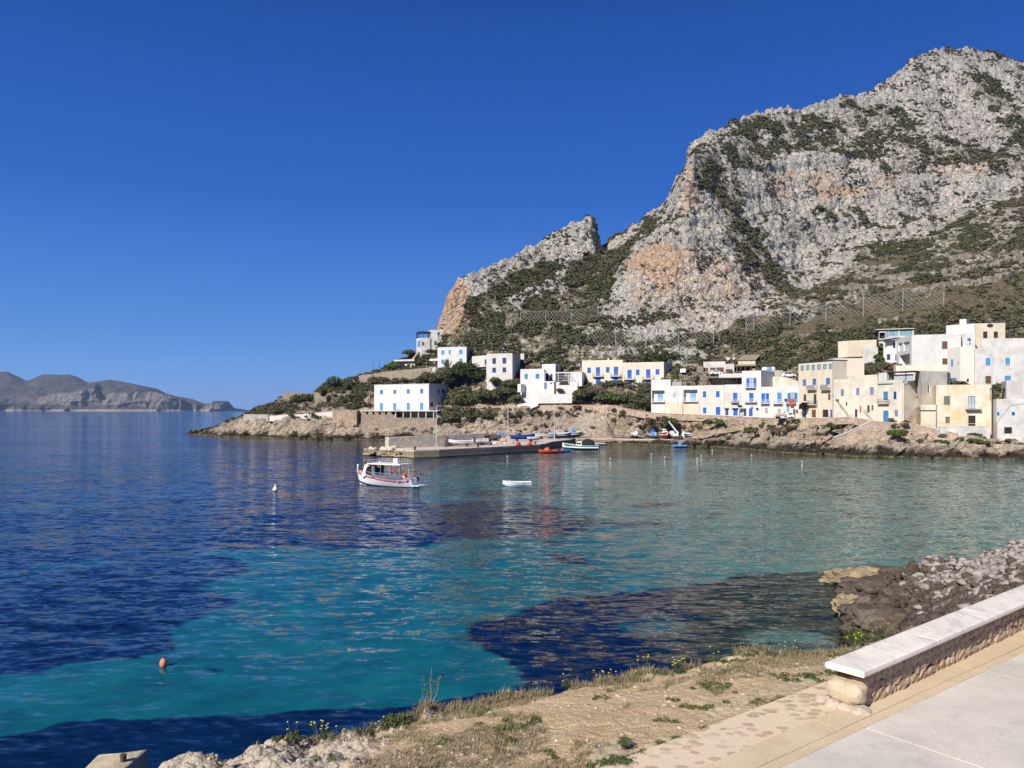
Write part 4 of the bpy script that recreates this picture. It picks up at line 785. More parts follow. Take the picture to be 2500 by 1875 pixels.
GGREEN = paint('grey_green_shutter', (.16, .165, .14), .7, .2, 2.); WPAINT = paint('white_paint', (.78, .78, .76), .4, .1, 2.); GREYP = paint('grey_paint', (.34, .34, .34), .6, .2, 2.); DARKM = paint('dark_metal', (.035, .035, .04), .5, .3, 3.)
GLASS = paint('window_glass', (.04, .06, .08), .06, .2, 1., .0, .9); CURT = paint('curtained_glass', (.42, .46, .52), .2, .25, 4., .0, .6); LGLASS = paint('painted_sea_reflection_glass', (.22, .38, .46), .08, .15, .8, .0, .8)  # last glass has a bluish sea reflection painted into its base colour
TILE = paint('old_roof_tiles', (.30, .25, .17), .9, .35, 6., .05, .1); ROOFG = paint('roof_felt', (.42, .40, .37), .9, .2, 1., .02, .1); ALU = paint('light_metal', (.62, .62, .62), .35, .1, 2., .0, .5, .3)
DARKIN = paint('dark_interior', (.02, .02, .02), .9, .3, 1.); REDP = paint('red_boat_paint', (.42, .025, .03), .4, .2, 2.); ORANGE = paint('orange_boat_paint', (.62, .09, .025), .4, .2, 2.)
class Fac:
    """vertical wall plane from ground point a to b; openings given as photo points are met on that plane"""
    def __init__(s, a, b): s.a = Vector(a); s.b = Vector(b); s.L = (s.b - s.a).length; s.t = (s.b - s.a) / s.L; s.n = Vector((s.t.y, -s.t.x))
    def hit(s, px, py):
        k = (px - 1250) / F; x0, y0 = s.a; d = s.t
        den = d.x - k * d.y; u = (k * y0 - x0) / den; D = y0 + u * d.y; return u, CAMH - (py - HORIZON) * D / F
    def P(s, u, z, out=0.): q = s.a + s.t * u + s.n * out; return Vector((q.x, q.y, z))
def bar(m, f, u0, u1, z0, z1, o0, o1):
    c = [f.P(u0, z0, o0), f.P(u1, z0, o0), f.P(u1, z0, o1), f.P(u0, z0, o1)]
    m.prism([v[:2] for v in c], z0, z1)
class House:
    def __init__(s, name, label, foot, ztop, zbot, mat, cat='house', open_=(), Z=None, roof=ROOFG, group=None, parap=.35):
        """foot: ground points (x,y) front-left, front-right, back-right, back-left"""
        s.foot = [Vector(p) for p in foot]; s.zt = ztop; s.zb = zbot; c = sum(s.foot, Vector((0, 0))) / len(s.foot)
        s.root = empty(name, (c.x, c.y, zbot), 0, label, cat, group); s.Z = Z; s.mat = mat; s.roofm = roof; s.parap = parap
        s.fac = [Fac(s.foot[i], s.foot[(i + 1) % len(foot)]) for i in range(len(foot))]; s.holes = {i: [] for i in range(len(foot))}
    def add(s, kind, x0, y0, x1, y1, face=0, col_=None, **k):
        f = s.fac[face]; p0 = s.Z(x0, y0) if s.Z else (x0, y0); p1 = s.Z(x1, y1) if s.Z else (x1, y1)
        u0, z1 = f.hit(*p0); u1, z0 = f.hit(*p1); u0, u1 = sorted((u0, u1)); z0, z1 = sorted((z0, z1))
        u0 = max(u0, .06); u1 = min(u1, f.L - .06)
        if u1 - u0 < .15: return
        dep = k.get('depth', .16); s.holes[face].append((u0, u1, z0, z1, dep)); w_, h_ = u1 - u0, z1 - z0
        nm = 'door' if 'door' in kind else 'window'
        sur = k.get('surround')
        if kind in ('shut', 'door'):
            m = MB(); fr = .07
            for a in ((u0 - .03, u0 + fr, z0, z1 + .03), (u1 - fr, u1 + .03, z0, z1 + .03), (u0 + fr, u1 - fr, z1 - fr, z1 + .03)): bar(m, f, *a, -.09, .012)
            wo_ = m.build(nm, col_ if kind == 'door' else (sur or col_), s.root)
            mid_ = (u0 + u1) / 2; m2 = []
            for (a, b) in ((u0 + fr, mid_ - .012), (mid_ + .012, u1 - fr)) if w_ > .55 else ((u0 + fr, u1 - fr),):
                m = MB(); bar(m, f, a, b, z0 + .02, z1 - fr, -.10, -.055); nsl = max(2, int((z1 - z0) / .35))
                for q in range(nsl + 1): zz = z0 + .04 + (z1 - z0 - fr - .1) * q / nsl; bar(m, f, a + .02, b - .02, zz, zz + .05, -.055, -.035)
                m.build('shutter' if kind == 'shut' else 'door_leaf', col_, wo_)
            if kind == 'shut' and z0 > s.zb + 1.2 and k.get('sill', True):
                m = MB(); bar(m, f, u0 - .1, u1 + .1, z0 - .07, z0, -.1, .07); m.build('sill', sur or s.mat, wo_)
        elif kind in ('glass', 'open', 'glassdoor'):
            fr = .08; c2 = col_; m = MB(); dd = dep - .03
            for a in ((u0, u0 + fr, z0, z1), (u1 - fr, u1, z0, z1), (u0 + fr, u1 - fr, z1 - fr, z1), (u0 + fr, u1 - fr, z0, z0 + fr)): bar(m, f, *a, -dd, -dd + .07)
            if w_ > .7: bar(m, f, (u0 + u1) / 2 - .03, (u0 + u1) / 2 + .03, z0 + fr, z1 - fr, -dd, -dd + .07)
            wo_ = m.build('door' if kind == 'glassdoor' else 'window', k.get('frame', c2), s.root)
            m = MB(); bar(m, f, u0 + fr, u1 - fr, z0 + fr, z1 - fr, -dd + .005, -dd + .025); m.build('pane', k.get('pane', GLASS), wo_)
            if kind == 'open':
                lw = k.get('leaf', w_ * .48)
                for (a, b) in ((u0 - lw, u0 - .01), (u1 + .01, u1 + lw)):
                    m = MB(); bar(m, f, a, b, z0 + .02, z1 - .02, .015, .055); nsl = 6
                    for q in range(nsl + 1): zz = z0 + .04 + (z1 - z0 - .14) * q / nsl; bar(m, f, a + .03, b - .03, zz, zz + .05, .055, .07)
                    m.build('shutter', col_, wo_)
        elif kind == 'recess':
            pass
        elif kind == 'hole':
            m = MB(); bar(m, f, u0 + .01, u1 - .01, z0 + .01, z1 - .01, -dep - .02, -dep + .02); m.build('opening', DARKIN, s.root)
        return u0, u1, z0, z1
    def balcony(s, x0, x1, yfl, face=0, railh=1.0, col_=None, out=.95, brackets=True, slab=None, solid=None):
        f = s.fac[face]; p0 = s.Z(x0, yfl) if s.Z else (x0, yfl); p1 = s.Z(x1, yfl) if s.Z else (x1, yfl)
        u0, z0 = f.hit(*p0); u1, _ = f.hit(*p1); col_ = col_ or WPAINT
        m = MB(); bar(m, f, u0, u1, z0 - .13, z0, .0, out); 
        b = m.build('balcony', slab or s.mat, s.root)
        if brackets:
            m = MB()
            for q in range(3): uu = u0 + .12 + (u1 - u0 - .24) * q / 2; bar(m, f, uu - .06, uu + .06, z0 - .34, z0 - .132, .0, out * .6)
            m.build('bracket', s.mat, b)
        m = MB()
        if solid: 
            bar(m, f, u0, u1, z0 + .002, z0 + railh, out - .08, out); bar(m, f, u0, u0 + .07, z0 + .002, z0 + railh, .01, out - .081); bar(m, f, u1 - .07, u1, z0 + .002, z0 + railh, .01, out - .081); m.build('parapet', solid, b); return b
        for zz in (railh, railh * .5, .08): 
            bar(m, f, u0, u1, z0 + zz - .02, z0 + zz + .02, out - .05, out - .01)
            for ue in (u0, u1 - .04): bar(m, f, ue, ue + .04, z0 + zz - .02, z0 + zz + .02, .01, out - .051)
        nb_ = max(4, int((u1 - u0) / .16))
        for q in range(nb_ + 1): uu = u0 + .01 + (u1 - u0 - .03) * q / nb_; bar(m, f, uu, uu + .016, z0, z0 + railh, out - .04, out - .02)
        for ue in (u0 + .01, u1 - .03):
            for q in range(4): oo = .05 + q * .24; bar(m, f, ue, ue + .016, z0, z0 + railh, oo, oo + .016)
        m.build('railing', col_, b); return b
    def finish(s, deep=3.0, lower=None, cornice=None):
        m = MB(); th = .28; k = len(s.foot); zb = s.zb - deep
        for i, f in enumerate(s.fac):
            hs_ = [h for h in s.holes[i]]; us = sorted({0., f.L} | {v for h in hs_ for v in h[:2]}); zs = sorted({zb, s.zt} | {v for h in hs_ for v in h[2:4] if zb < v < s.zt})
            for a, b in zip(us, us[1:]):
                run = None
                for c, d in zip(zs, zs[1:]):
                    cu, cz = (a + b) / 2, (c + d) / 2
                    if any(h[0] < cu < h[1] and h[2] < cz < h[3] for h in hs_): 
                        if run: m.quad(f.P(a, run), f.P(b, run), f.P(b, c), f.P(a, c)); run = None
                        continue
                    if run is None: run = c
                if run is not None: m.quad(f.P(a, run), f.P(b, run), f.P(b, s.zt), f.P(a, s.zt))
            for (u0, u1, z0, z1, dp) in hs_:
                z1 = min(z1, s.zt - .02)
                m.quad(f.P(u0, z0), f.P(u0, z0, -dp), f.P(u0, z1, -dp), f.P(u0, z1)); m.quad(f.P(u1, z0), f.P(u1, z1), f.P(u1, z1, -dp), f.P(u1, z0, -dp))
                m.quad(f.P(u0, z1), f.P(u0, z1, -dp), f.P(u1, z1, -dp), f.P(u1, z1)); m.quad(f.P(u0, z0), f.P(u1, z0), f.P(u1, z0, -dp), f.P(u0, z0, -dp))
                m.quad(f.P(u0, z0, -dp), f.P(u1, z0, -dp), f.P(u1, z1, -dp), f.P(u0, z1, -dp))
        c = sum(s.foot, Vector((0, 0))) / k; inn = []
        for i in range(k):
            p = s.foot[i]; n1 = s.fac[i].n; n0 = s.fac[i - 1].n; b = (n0 + n1); b = b / max(b.length, .01); cosv = max(.35, b.dot(n1)); inn.append(p - b * th / cosv)
        zt, zr = s.zt, s.zt - s.parap
        for i in range(k):
            j = (i + 1) % k; A, B, C, D_ = s.foot[i], s.foot[j], inn[j], inn[i]
            m.quad((*A, zt), (*B, zt), (*C, zt), (*D_, zt)); m.quad((*D_, zt), (*C, zt), (*C, zr), (*D_, zr))
        w_ = m.build('wall', s.mat, s.root)
        m = MB(); m.poly([(*p, zr + .004) for p in inn]); m.build('roof', s.roofm, s.root)
        if cornice: 
            m = MB()
            for f in s.fac[:2]: bar(m, f, -.06, f.L + .06, s.zt + .002, s.zt + .10, -.2, .09)
            m.build('cornice', cornice, s.root)
        return s
def foot(pl, Dl, pr, Dr, side=None, depth=8., lside=None):
    """front-left, front-right, back-right, back-left; side=(px,D) fixes the back right corner; lside the back left"""
    a, b = XY(pl, Dl), XY(pr, Dr); t = (b - a).normalized(); bk = Vector((-t.y, t.x))
    c = XY(*side) if side else b + bk * depth
    d = XY(*lside) if lside else (a + (c - b) if side else a + bk * depth)
    return [a, b, c, d]
def part_box(h, name, f, u0, u1, z0, z1, o0, o1, mat): m = MB(); bar(m, f, u0, u1, z0, z1, o0, o1); return m.build(name, mat, h.root)
def zt_(Z, x, y, D): return gz(Z(x, y)[1], D)
# ---- white two-storey building above the shore
Z = Z1
h = House('waterfront_building', 'long white two-storey building with light blue doors on a stone terrace over the shore', foot(Z(75, 0)[0], 274.7, Z(817, 0)[0], 262, (Z(1075, 0)[0], 272)), zt_(Z, 817, 866, 262), 9.75, WHITE, 'building', Z=Z)
for q in [(155, 952, 192, 1007), (335, 950, 372, 1003), (517, 944, 553, 1000), (697, 940, 735, 997)]: h.add('shut', *q, col_=MBLUE)
for q in [(152, 1130, 193, 1227), (332, 1130, 374, 1227), (515, 1127, 557, 1225), (694, 1124, 738, 1223)]: h.add('door', *q, col_=LBLUE)
for q in [(937, 940, 956, 1000), (992, 944, 1022, 1000), (836, 1118, 866, 1175), (943, 1120, 956, 1175), (991, 1118, 1022, 1176)]: h.add('shut', *q, face=1, col_=NAVY)
m = MB(); f = h.fac[0]; bar(m, f, f.L * .498, f.L * .502, 9.7, h.zt - .1, 0.003, .09); m.build('drainpipe', GREYP, h.root); m = MB(); bar(m, f, f.L - .1, f.L - .01, 9.7, h.zt - .1, .003, .09); m.build('drainpipe', GREYP, h.root)
h.finish(2., cornice=ROOFG)
# terrace slab with the open gallery below
ta, tb_ = XY(Z6(1245, 0)[0], 262.5), XY(Z6(2068, 0)[0], 255.5); tf = Fac(ta, tb_)
g = empty('terrace_gallery', (*((ta + tb_) / 2), 3.), 0, 'stone terrace with an open pillared gallery under the long white building', 'terrace')
m = MB(); bar(m, tf, -.2, tf.L + .3, 9.4, 9.72, -14, .35); m.build('deck', PALE, g)
m = MB(); bar(m, tf, 0, tf.L, 2.0, 7.25, -12, 0); bar(m, tf, 0, tf.L * .455, 7.25, 8.35, -12, 0); m.build('wall', RUB, g)
m = MB(); bar(m, tf, tf.L * .46, tf.L - .1, 7.26, 9.39, -4, -3.6); m.build('back_wall', GREYC, g)
for q in range(5): u = tf.L * (.0 + .085 * q + .01); m = MB(); bar(m, tf, u, u + tf.L * .055, 8.36, 9.39, -.5, -.02); m.build('parapet_block', STONE, g)
for q in range(6): u = tf.L * (.455 + .0985 * q); m = MB(); bar(m, tf, u, u + .28, 7.26, 9.39, -.35, -.05); m.build('pillar', WHITE2, g)
m = MB()
for zz in (9.95, 10.3, 10.65): bar(m, tf, tf.L * .1, tf.L + .2, zz, zz + .035, .2, .235)
for q in range(15): u = tf.L * .1 + tf.L * .9 * q / 14; bar(m, tf, u, u + .05, 9.72, 10.68, .19, .24)
m.build('railing', GREYP, g)
# ---- top house with pergola
h = House('hilltop_house', 'topmost white house at the foot of the cliff with a dark pergola on its corner', [XY(Z(800, 0)[0], 304), XY(Z(835, 0)[0], 299.5), XY(Z(1050, 0)[0], 300), XY(Z(1060, 0)[0], 308), XY(Z(830, 0)[0], 309)], zt_(Z, 835, 140, 299.5), gz(Z(0, 372)[1], 299.5), WHITE2, Z=Z)
h.add('shut', 933, 175, 962, 230, 1, NAVY); h.add('shut', 890, 290, 914, 348, 1, NAVY); h.add('shut', 935, 290, 958, 348, 1, NAVY); h.finish(3)
h2f = [XY(Z(645, 0)[0], 302), XY(Z(700, 0)[0], 298.5), XY(Z(832, 0)[0], 299), XY(Z(832, 0)[0], 306), XY(Z(660, 0)[0], 308)]
def wing(parent, name, ft, zt, zb, mat, Z, ops, deep=3, parap=.35):
    hh = House(name, None, ft, zt, zb, mat, Z=Z, parap=parap); r = hh.root; del_loc = r.location.copy(); r.parent = parent.root; r.location = del_loc - parent.root.location
    for k_ in list(r.keys()): del r[k_]
    for o in ops: hh.add(*o[0], **o[1])
    hh.finish(deep); return hh
def merged_wing(parent, name, ft, zt, zb, mat, Z, ops, deep=3, balc=()):
    """a wing becomes parts straight under the house"""
    hh = House.__new__(House); hh.foot = [Vector(p) for p in ft]; hh.zt = zt; hh.zb = zb; hh.Z = Z; hh.mat = mat; hh.roofm = ROOFG; hh.parap = .35; hh.root = parent.root
    hh.fac = [Fac(hh.foot[i], hh.foot[(i + 1) % len(ft)]) for i in range(len(ft))]; hh.holes = {i: [] for i in range(len(ft))}
    for o in ops: hh.add(*o[0], **o[1])
    for b in balc: hh.balcony(*b[0], **b[1])
    hh.finish(deep); return hh
hh = merged_wing(h, 'wing', h2f, zt_(Z, 680, 252, 300), gz(Z(0, 412)[1], 300), WHITE2, Z, [(('shut', 722, 305, 750, 350, 1, BROWN), {}), (('shut', 662, 290, 695, 367, 0, LBLUE), {})])
m = MB(); zp = zt_(Z, 700, 172, 300); pts = [p for p in hh.foot]; m.prism(pts, zp, zp + .22); m.build('pergola_roof', DARKM, h.root)
for p in [hh.foot[0], hh.foot[1], (hh.foot[0] + hh.foot[1]) / 2, hh.foot[1].lerp(hh.foot[2], .3), hh.foot[4], hh.foot[0].lerp(hh.foot[4], .5)]:
    m = MB(); m.box((p.x, p.y, (hh.zt + zp) / 2), (.18, .18, zp - hh.zt)); m.build('pergola_post', NAVY, h.root)
# ---- white house below it
h = House('hillside_house', 'white cube house with light blue windows just below the hilltop house', foot(Z(930, 0)[0], 279, Z(1320, 0)[0], 276, (Z(1390, 0)[0], 284)), zt_(Z, 1320, 367, 276), gz(Z(0, 615)[1], 277), WHITE, Z=Z)
for q in [(977, 412, 1028, 475), (1077, 408, 1112, 470), (1218, 405, 1272, 467), (977, 537, 1028, 598), (1218, 525, 1272, 585)]: h.add('shut', *q, col_=LBLUE, surround=WPAINT)
h.add('shut', 1367, 415, 1380, 450, face=1, col_=NAVY); h.finish(4)
f = Fac(XY(Z(822, 0)[0], 281), XY(Z(932, 0)[0], 279.2)); zz = gz(Z(0, 530)[1], 280); z2 = gz(Z(0, 640)[1], 280)
part_box(h, 'porch_roof', f, 0, f.L, zz - .75, zz, -4, 0, WHITE); part_box(h, 'porch_back', f, 0, f.L, z2 - 2, zz - .76, -4.2, -3.9, BROWN); part_box(h, 'porch_railing', f, f.L * .2, f.L, z2, z2 + 1, -.1, -.02, DBROWN); part_box(h, 'porch_base', f, 0, f.L, z2 - 5, z2 - .01, -4, 0, WHITE2)
# ---- garden wall terraces left of it
def wall(name, label, pts, mat, th=.5, cope=None, cat='wall', base=2.5, zbs=None, group=None):
    """pts: (px, D, ytop) along the top"""
    root = empty(name, (*XY(pts[0][0], pts[0][1]), gz(pts[0][2], pts[0][1])), 0, label, cat, group); m = MB(); mc_ = MB()
    for i, (a, b) in enumerate(zip(pts, pts[1:])):
        A, B = XY(a[0], a[1]), XY(b[0], b[1]); f = Fac(A, B); za, zb_ = gz(a[2], a[1]), gz(b[2], b[1]); n_ = f.n * th
        lo = [za - base, zb_ - base] if zbs is None else [zbs[i], zbs[i + 1]]
        m.prism([A, B, B - n_, A - n_], [lo[0], lo[1], lo[1], lo[0]], [za, zb_, zb_, za])
        if cope: c_ = f.n * .06; mc_.prism([A + c_, B + c_, B - n_ - c_, A - n_ - c_], [za + .003, zb_ + .003, zb_ + .003, za + .003], [za + .12, zb_ + .12, zb_ + .12, za + .12])
    m.build('wall_body', mat, root)
    if cope: mc_.build('coping', cope, root)
    return root
wall('terrace_wall', 'long pale stone retaining wall under the gardens behind the long white building', [(908, 291, 913.5), (936, 288, 908), (980, 285, 904), (1048, 281, 898), (1072, 279, 896)], RUB, .8, STONE, base=3.6)
wall('terrace_wall', 'stepped pale stone wall climbing to the topmost white house', [(1006, 292, 893), (1013, 296, 872), (1024, 299, 858), (1052, 298, 852), (1060, 297, 858)], STONE, .8, None, base=5.5)
h = House('garden_house', 'small pale house with flat roof in greenery left below the hilltop house', foot(Z(385, 0)[0], 296, Z(625, 0)[0], 293, None, 5), zt_(Z, 500, 545, 294), gz(Z(0, 665)[1], 294), CREAM2, Z=Z)
h.add('hole', 402, 605, 485, 662, depth=1.2); h.add('hole', 518, 605, 580, 660, depth=1.2); h.finish(3)
f = h.fac[0]; part_box(h, 'roof_slab', f, -.5, f.L + .4, h.zt - .55, h.zt + .1, .01, 1.3, CREAM2)
wall('breakwater_wall', 'low concrete wall at the seaward tip of the rocky point', [(595, 281.5, 1011), (655, 277, 1012)], GREYC, .7, None, base=2.6)
wall('breakwater_wall', 'long concrete shore wall behind the rocks of the point', [(655, 277.5, 1016), (740, 272.5, 1010.5), (812, 268.6, 1005)], PALE, .7, None, base=2.)
bw = MB(); a, b = XY(Z6(940, 0)[0], 266.5), XY(Z6(1197, 0)[0], 263.5); c = XY(Z6(1243, 0)[0], 268); bw.prism([a, b, c, a + (c - b)], 2.5, zt_(Z6, 1197, 540, 263.5)); tag(bw.build('sea_wall_block', STONE), 'square stone bastion standing on the shore rocks left of the terrace gallery', 'bastion')
f = Fac(a, b); m = MB(); zz = zt_(Z6, 1197, 540, 263.5)
for q in range(9): bar(m, f, f.L * (.03 + .072 * q), f.L * (.03 + .072 * q) + .05, zz + .01, zz + 1.5, -.2, -.15)
bar(m, f, f.L * .03, f.L * .62, zz + 1.45, zz + 1.5, -.2, -.15); bar(m, f, f.L * .03, f.L * .62, zz + .7, zz + .75, -.2, -.15); tag(m.build('bastion_fence', paint('rust_fence', (.13, .085, .06), .8, .3, 3)), 'rusty railing fence on top of the stone bastion', 'fence')
wall('fort_wall', 'ruined pale stone wall along the top of the rocky headland', [(686, 303, 976), (693, 303, 957.5), (724, 302, 958), (765, 302, 960)], RUB, 1.2, None, base=3.)
wall('fort_wall', 'crumbling stone wall with a square pier behind the dark shrubs of the headland', [(765, 299, 957.5), (800, 297, 958), (812, 296, 960)], RUB, 1.2, None, base=3.4)
sb_ = MB(); a, b = XY(768, 287), XY(797, 286); sb_.prism([a, b, b + Vector((.6, 5)), a + Vector((.6, 5))], gz(1000, 287), gz(968, 287)); tag(sb_.build('stone_pier', RUB), 'square rubble stone pier in front of the headland wall', 'wall')
wall('stone_wall', 'pale curved stone wall beside the tall thin posts on the headland', [(876, 297, 917), (890, 292, 914), (909, 290.5, 913.5)], RUB, .7, None, base=3.)
# thin poles on the hill
for (px, y0, y1, lb) in [(911, 883, 914, 'leftmost of the thin posts above the stone terrace wall'), (926, 883, 908, 'middle thin post above the stone terrace wall'), (938.5, 888, 904, 'shortest thin post with a stay at the left end of the garden')]:
    m = MB(); p = W(px, y1 + 4, 288); m.tube([p, (p.x, p.y, gz(y0, 288))], .09, 6); m.build  # pole
    tag(m.build('pole', DARKM), lb, 'pole')
# ---- beige house with side in shade
h = House('beige_house', 'big plain beige house with four dark blue windows beside the pine tree', foot(Z(1593, 0)[0], 262, Z(1940, 0)[0], 259, (Z(2050, 0)[0], 269)), zt_(Z, 1940, 455, 259), gz(Z(0, 832)[1], 259), PALE, Z=Z)
for q in [(1670, 522, 1720, 600), (1807, 518, 1858, 596), (1670, 650, 1720, 718), (1808, 648, 1858, 715)]: h.add('glass', *q, col_=NAVY, frame=BLUE, pane=GLASS)
h.finish(4)
merged_wing(h, 'wing', foot(Z(1395, 0)[0], 270, Z(1596, 0)[0], 264.5, None, 6), zt_(Z, 1596, 483, 264.5), gz(Z(0, 800)[1], 264), PALE, Z, [(('glass', 1565, 540, 1590, 615), {'col_': BLUE}), (('hole', 1500, 675, 1588, 760), {'depth': 1.5})], balc=[((1490, 1592, 640), {})])
merged_wing(h, 'wing', foot(Z(2010, 0)[0], 273, Z(2098, 0)[0], 270, (Z(2175, 0)[0], 277)), zt_(Z, 2098, 458, 270), gz(Z(0, 740)[1], 270), PALE, Z, [(('hole', 2128, 540, 2146, 585), {'face': 1})])
m = MB(); p = W(*Z(1800, 455), 264); m.tube([p, p + Vector((0, 0, 1.2))], .05); q = p + Vector((.5, -.2, 1.5)); m.lathe((q.x, q.y, q.z), [(.05, -.1), (.4, 0), (.52, .14), (.5, .16), (.36, .04), (.05, -.04)], 12); m.build('satellite_dish', WPAINT, h.root)
m = MB(); p = W(*Z(2070, 455), 274); m.box((p.x, p.y, p.z + .3), (1.6, 1, .8)); m.build('water_tank', WPAINT, h.root, bevel=.1)
# ---- white house with pergola and white garden walls
Z = Z2
h = House('white_garden_house', 'bright white low house with slatted pergola and white garden walls', foot(Z(113, 0)[0], 252, Z(435, 0)[0], 248, (Z(452, 0)[0], 256)), zt_(Z, 435, 442, 248), gz(Z(0, 722)[1], 248), WHITE, Z=Z)
for q in [(170, 515, 213, 580), (320, 515, 368, 577)]: h.add('shut', *q, col_=MBLUE)
h.finish(4)
merged_wing(h, 'wing', foot(Z(404, 0)[0], 257, Z(588, 0)[0], 254.5, (Z(655, 0)[0], 261)), zt_(Z, 588, 377, 254.5), gz(Z(0, 620)[1], 254.5), WHITE, Z, [(('hole', 596, 420, 615, 480), {'face': 1}), (('shut', 455, 515, 490, 610, 0, NAVY), {}), (('shut', 515, 518, 545, 605, 0, NAVY), {})])
merged_wing(h, 'wing', foot(Z(436, 0)[0], 247.4, Z(566, 0)[0], 246.4, None, 3), zt_(Z, 500, 612, 246.8), gz(Z(0, 722)[1], 247), WHITE, Z, [(('shut', 438, 632, 468, 718, 0, MBLUE), {}), (('hole', 512, 632, 540, 648), {})])
f = Fac(XY(Z(440, 0)[0], 247.8), XY(Z(770, 0)[0], 246)); zp = gz(Z(0, 492)[1], 247); zq = gz(Z(0, 625)[1], 247)
m = MB(); bar(m, f, 0, f.L, zp - .15, zp, -.15, 0); bar(m, f, 0, f.L, zp - .15, zp, -4, -3.85)
for q in range(12): bar(m, f, f.L * q / 11.5, f.L * q / 11.5 + .09, zp, zp + .1, -4.1, .1)
for q in range(5): bar(m, f, f.L * .42, f.L * .97, zq + .1 + q * .55, zq + .19 + q * .55, -4.0, -3.92)
for u in (0.02, .4, .56, .97): bar(m, f, f.L * u - .05, f.L * u + .05, zq - .5, zp - .15, -.12, -.02)
m.build('pergola', WPAINT, h.root)
for nm, a, b, yt, yb, dd in [('garden_wall', (595, 246.3), (645, 246), 625, 800, 3.), ('garden_wall', (640, 245.5), (885, 243.8), 665, 800, 1.2), ('garden_wall', (760, 246.5), (885, 245.5), 625, 800, 1.), ('garden_wall', (780, 250), (945, 248.5), 487, 640, 3.), ('garden_wall', (75, 250), (120, 249), 650, 720, 2.)]:
    f = Fac(XY(Z(a[0], 0)[0], a[1]), XY(Z(b[0], 0)[0], b[1])); part_box(h, nm, f, 0, f.L, gz(Z(0, yb)[1], a[1]) - 1, gz(Z(0, yt)[1], a[1]), -dd, 0, WHITE)
wall('white_ramp_wall', 'white stepped wall descending from the low white house to the promenade', [(Z(75, 0)[0], 248.5, Z(0, 925)[1]), (Z(180, 0)[0], 247, Z(0, 905)[1]), (Z(280, 0)[0], 246, Z(0, 850)[1]), (Z(350, 0)[0], 245.2, Z(0, 822)[1]), (Z(352, 0)[0], 245.2, Z(0, 790)[1]), (Z(810, 0)[0], 242.5, Z(0, 783)[1])], WHITE, .4, None, base=2.9)
# ---- beige pair
h = House('balcony_house', 'left beige house with vivid blue shutters and two small balconies', foot(Z(945, 0)[0], 252, Z(1495, 0)[0], 248, None, 8), zt_(Z, 1495, 322, 248), gz(Z(0, 690)[1], 249), BEIGE, Z=Z, group='pair of beige houses with blue shutters')
for q in [(1018, 430, 1063, 502), (1270, 422, 1315, 495), (1135, 425, 1188, 538), (1376, 418, 1432, 532)]: h.add('shut', *q, col_=BLUE, sill=False)
for q in [(1133, 568, 1195, 668), (1373, 562, 1434, 662)]: h.add('door', *q, col_=BLUE)
h.balcony(1090, 1232, 548, col_=GREYP); h.balcony(1328, 1475, 545, col_=GREYP); h.finish(4)
m = MB(); p = W(*Z(1300, 322), 250); m.box((p.x, p.y, p.z + .2), (.5, .5, .9)); m.build('chimney', BEIGE, h.root)
h = House('balcony_house', 'right beige house with vivid blue shutters, slightly lower than its twin', foot(Z(1497, 0)[0], 247.4, Z(2050, 0)[0], 243, (Z(2160, 0)[0], 251)), zt_(Z, 2050, 350, 243), gz(Z(0, 722)[1], 244), BEIGE, Z=Z, group='pair of beige houses with blue shutters')
for q in [(1674, 458, 1720, 530), (1940, 450, 1988, 523), (1560, 460, 1615, 575), (1812, 453, 1868, 570)]: h.add('shut', *q, col_=BLUE, sill=False)
for q in [(1560, 610, 1620, 708), (1812, 606, 1873, 705)]: h.add('door', *q, col_=BLUE)
h.balcony(1513, 1660, 588, col_=GREYP); h.balcony(1765, 1915, 583, col_=GREYP); h.finish(4)
# ---- promenade row
Z = Z3
h = House('terrace_house', 'wide white house with two recessed balconies at the left end of the promenade row', foot(Z(165, 0)[0], 231, Z(818, 0)[0], 225, None, 9), zt_(Z, 818, 672, 225), gz(Z(0, 1055)[1], 227), WHITE, Z=Z)
h.add('recess', 175, 738, 345, 888, depth=1.3); h.add('recess', 605, 728, 790, 884, depth=1.3)
f = h.fac[0]
def inrec(h, x0, y0, x1, y1, back, frame, pane, nm='door', face=0):
    f = h.fac[face]; u0, z1 = f.hit(*h.Z(x0, y0)); u1, z0 = f.hit(*h.Z(x1, y1)); m = MB(); fr = .09
    for a in ((u0, u0 + fr, z0, z1), (u1 - fr, u1, z0, z1), (u0 + fr, u1 - fr, z1 - fr, z1), ((u0 + u1) / 2 - .04, (u0 + u1) / 2 + .04, z0, z1 - fr)): bar(m, f, *a, -back + .02, -back + .08)
    w_ = m.build(nm, frame, h.root); m = MB(); bar(m, f, u0 + fr, u1 - fr, z0, z1 - fr, -back + .005, -back + .04); m.build('pane', pane, w_)
inrec(h, 238, 772, 308, 885, 1.3, LBLUE, LGLASS); inrec(h, 682, 762, 758, 884, 1.3, LBLUE, LGLASS)
h.add('glass', 460, 765, 500, 838, col_=LBLUE, frame=WPAINT, pane=LGLASS)
h.balcony(172, 347, 890, col_=WPAINT, out=.8, slab=WHITE); h.balcony(600, 795, 886, col_=WPAINT, out=.8, slab=WHITE)
h.finish(3)
u0, zl = f.hit(*Z(340, 892)); m = MB(); bar(m, f, u0, f.L - .05, h.zb - 3, zl, .003, .06); m.build('stone_cladding', plaster('cream_stone_face', (.66, .54, .41), (.5, .4, .3), .4, .4), h.root)
for q, c_ in [((245, 960, 282, 1040), WPAINT), ((375, 955, 402, 1050), WPAINT), ((452, 960, 505, 1035), CREAM), ((672, 960, 725, 1040), CREAM)]:
    a, z1 = f.hit(*Z(q[0], q[1])); b, z0 = f.hit(*Z(q[2], q[3])); m = MB(); bar(m, f, a, b, z0, z1, .062, .12); m.build('door', c_, h.root)
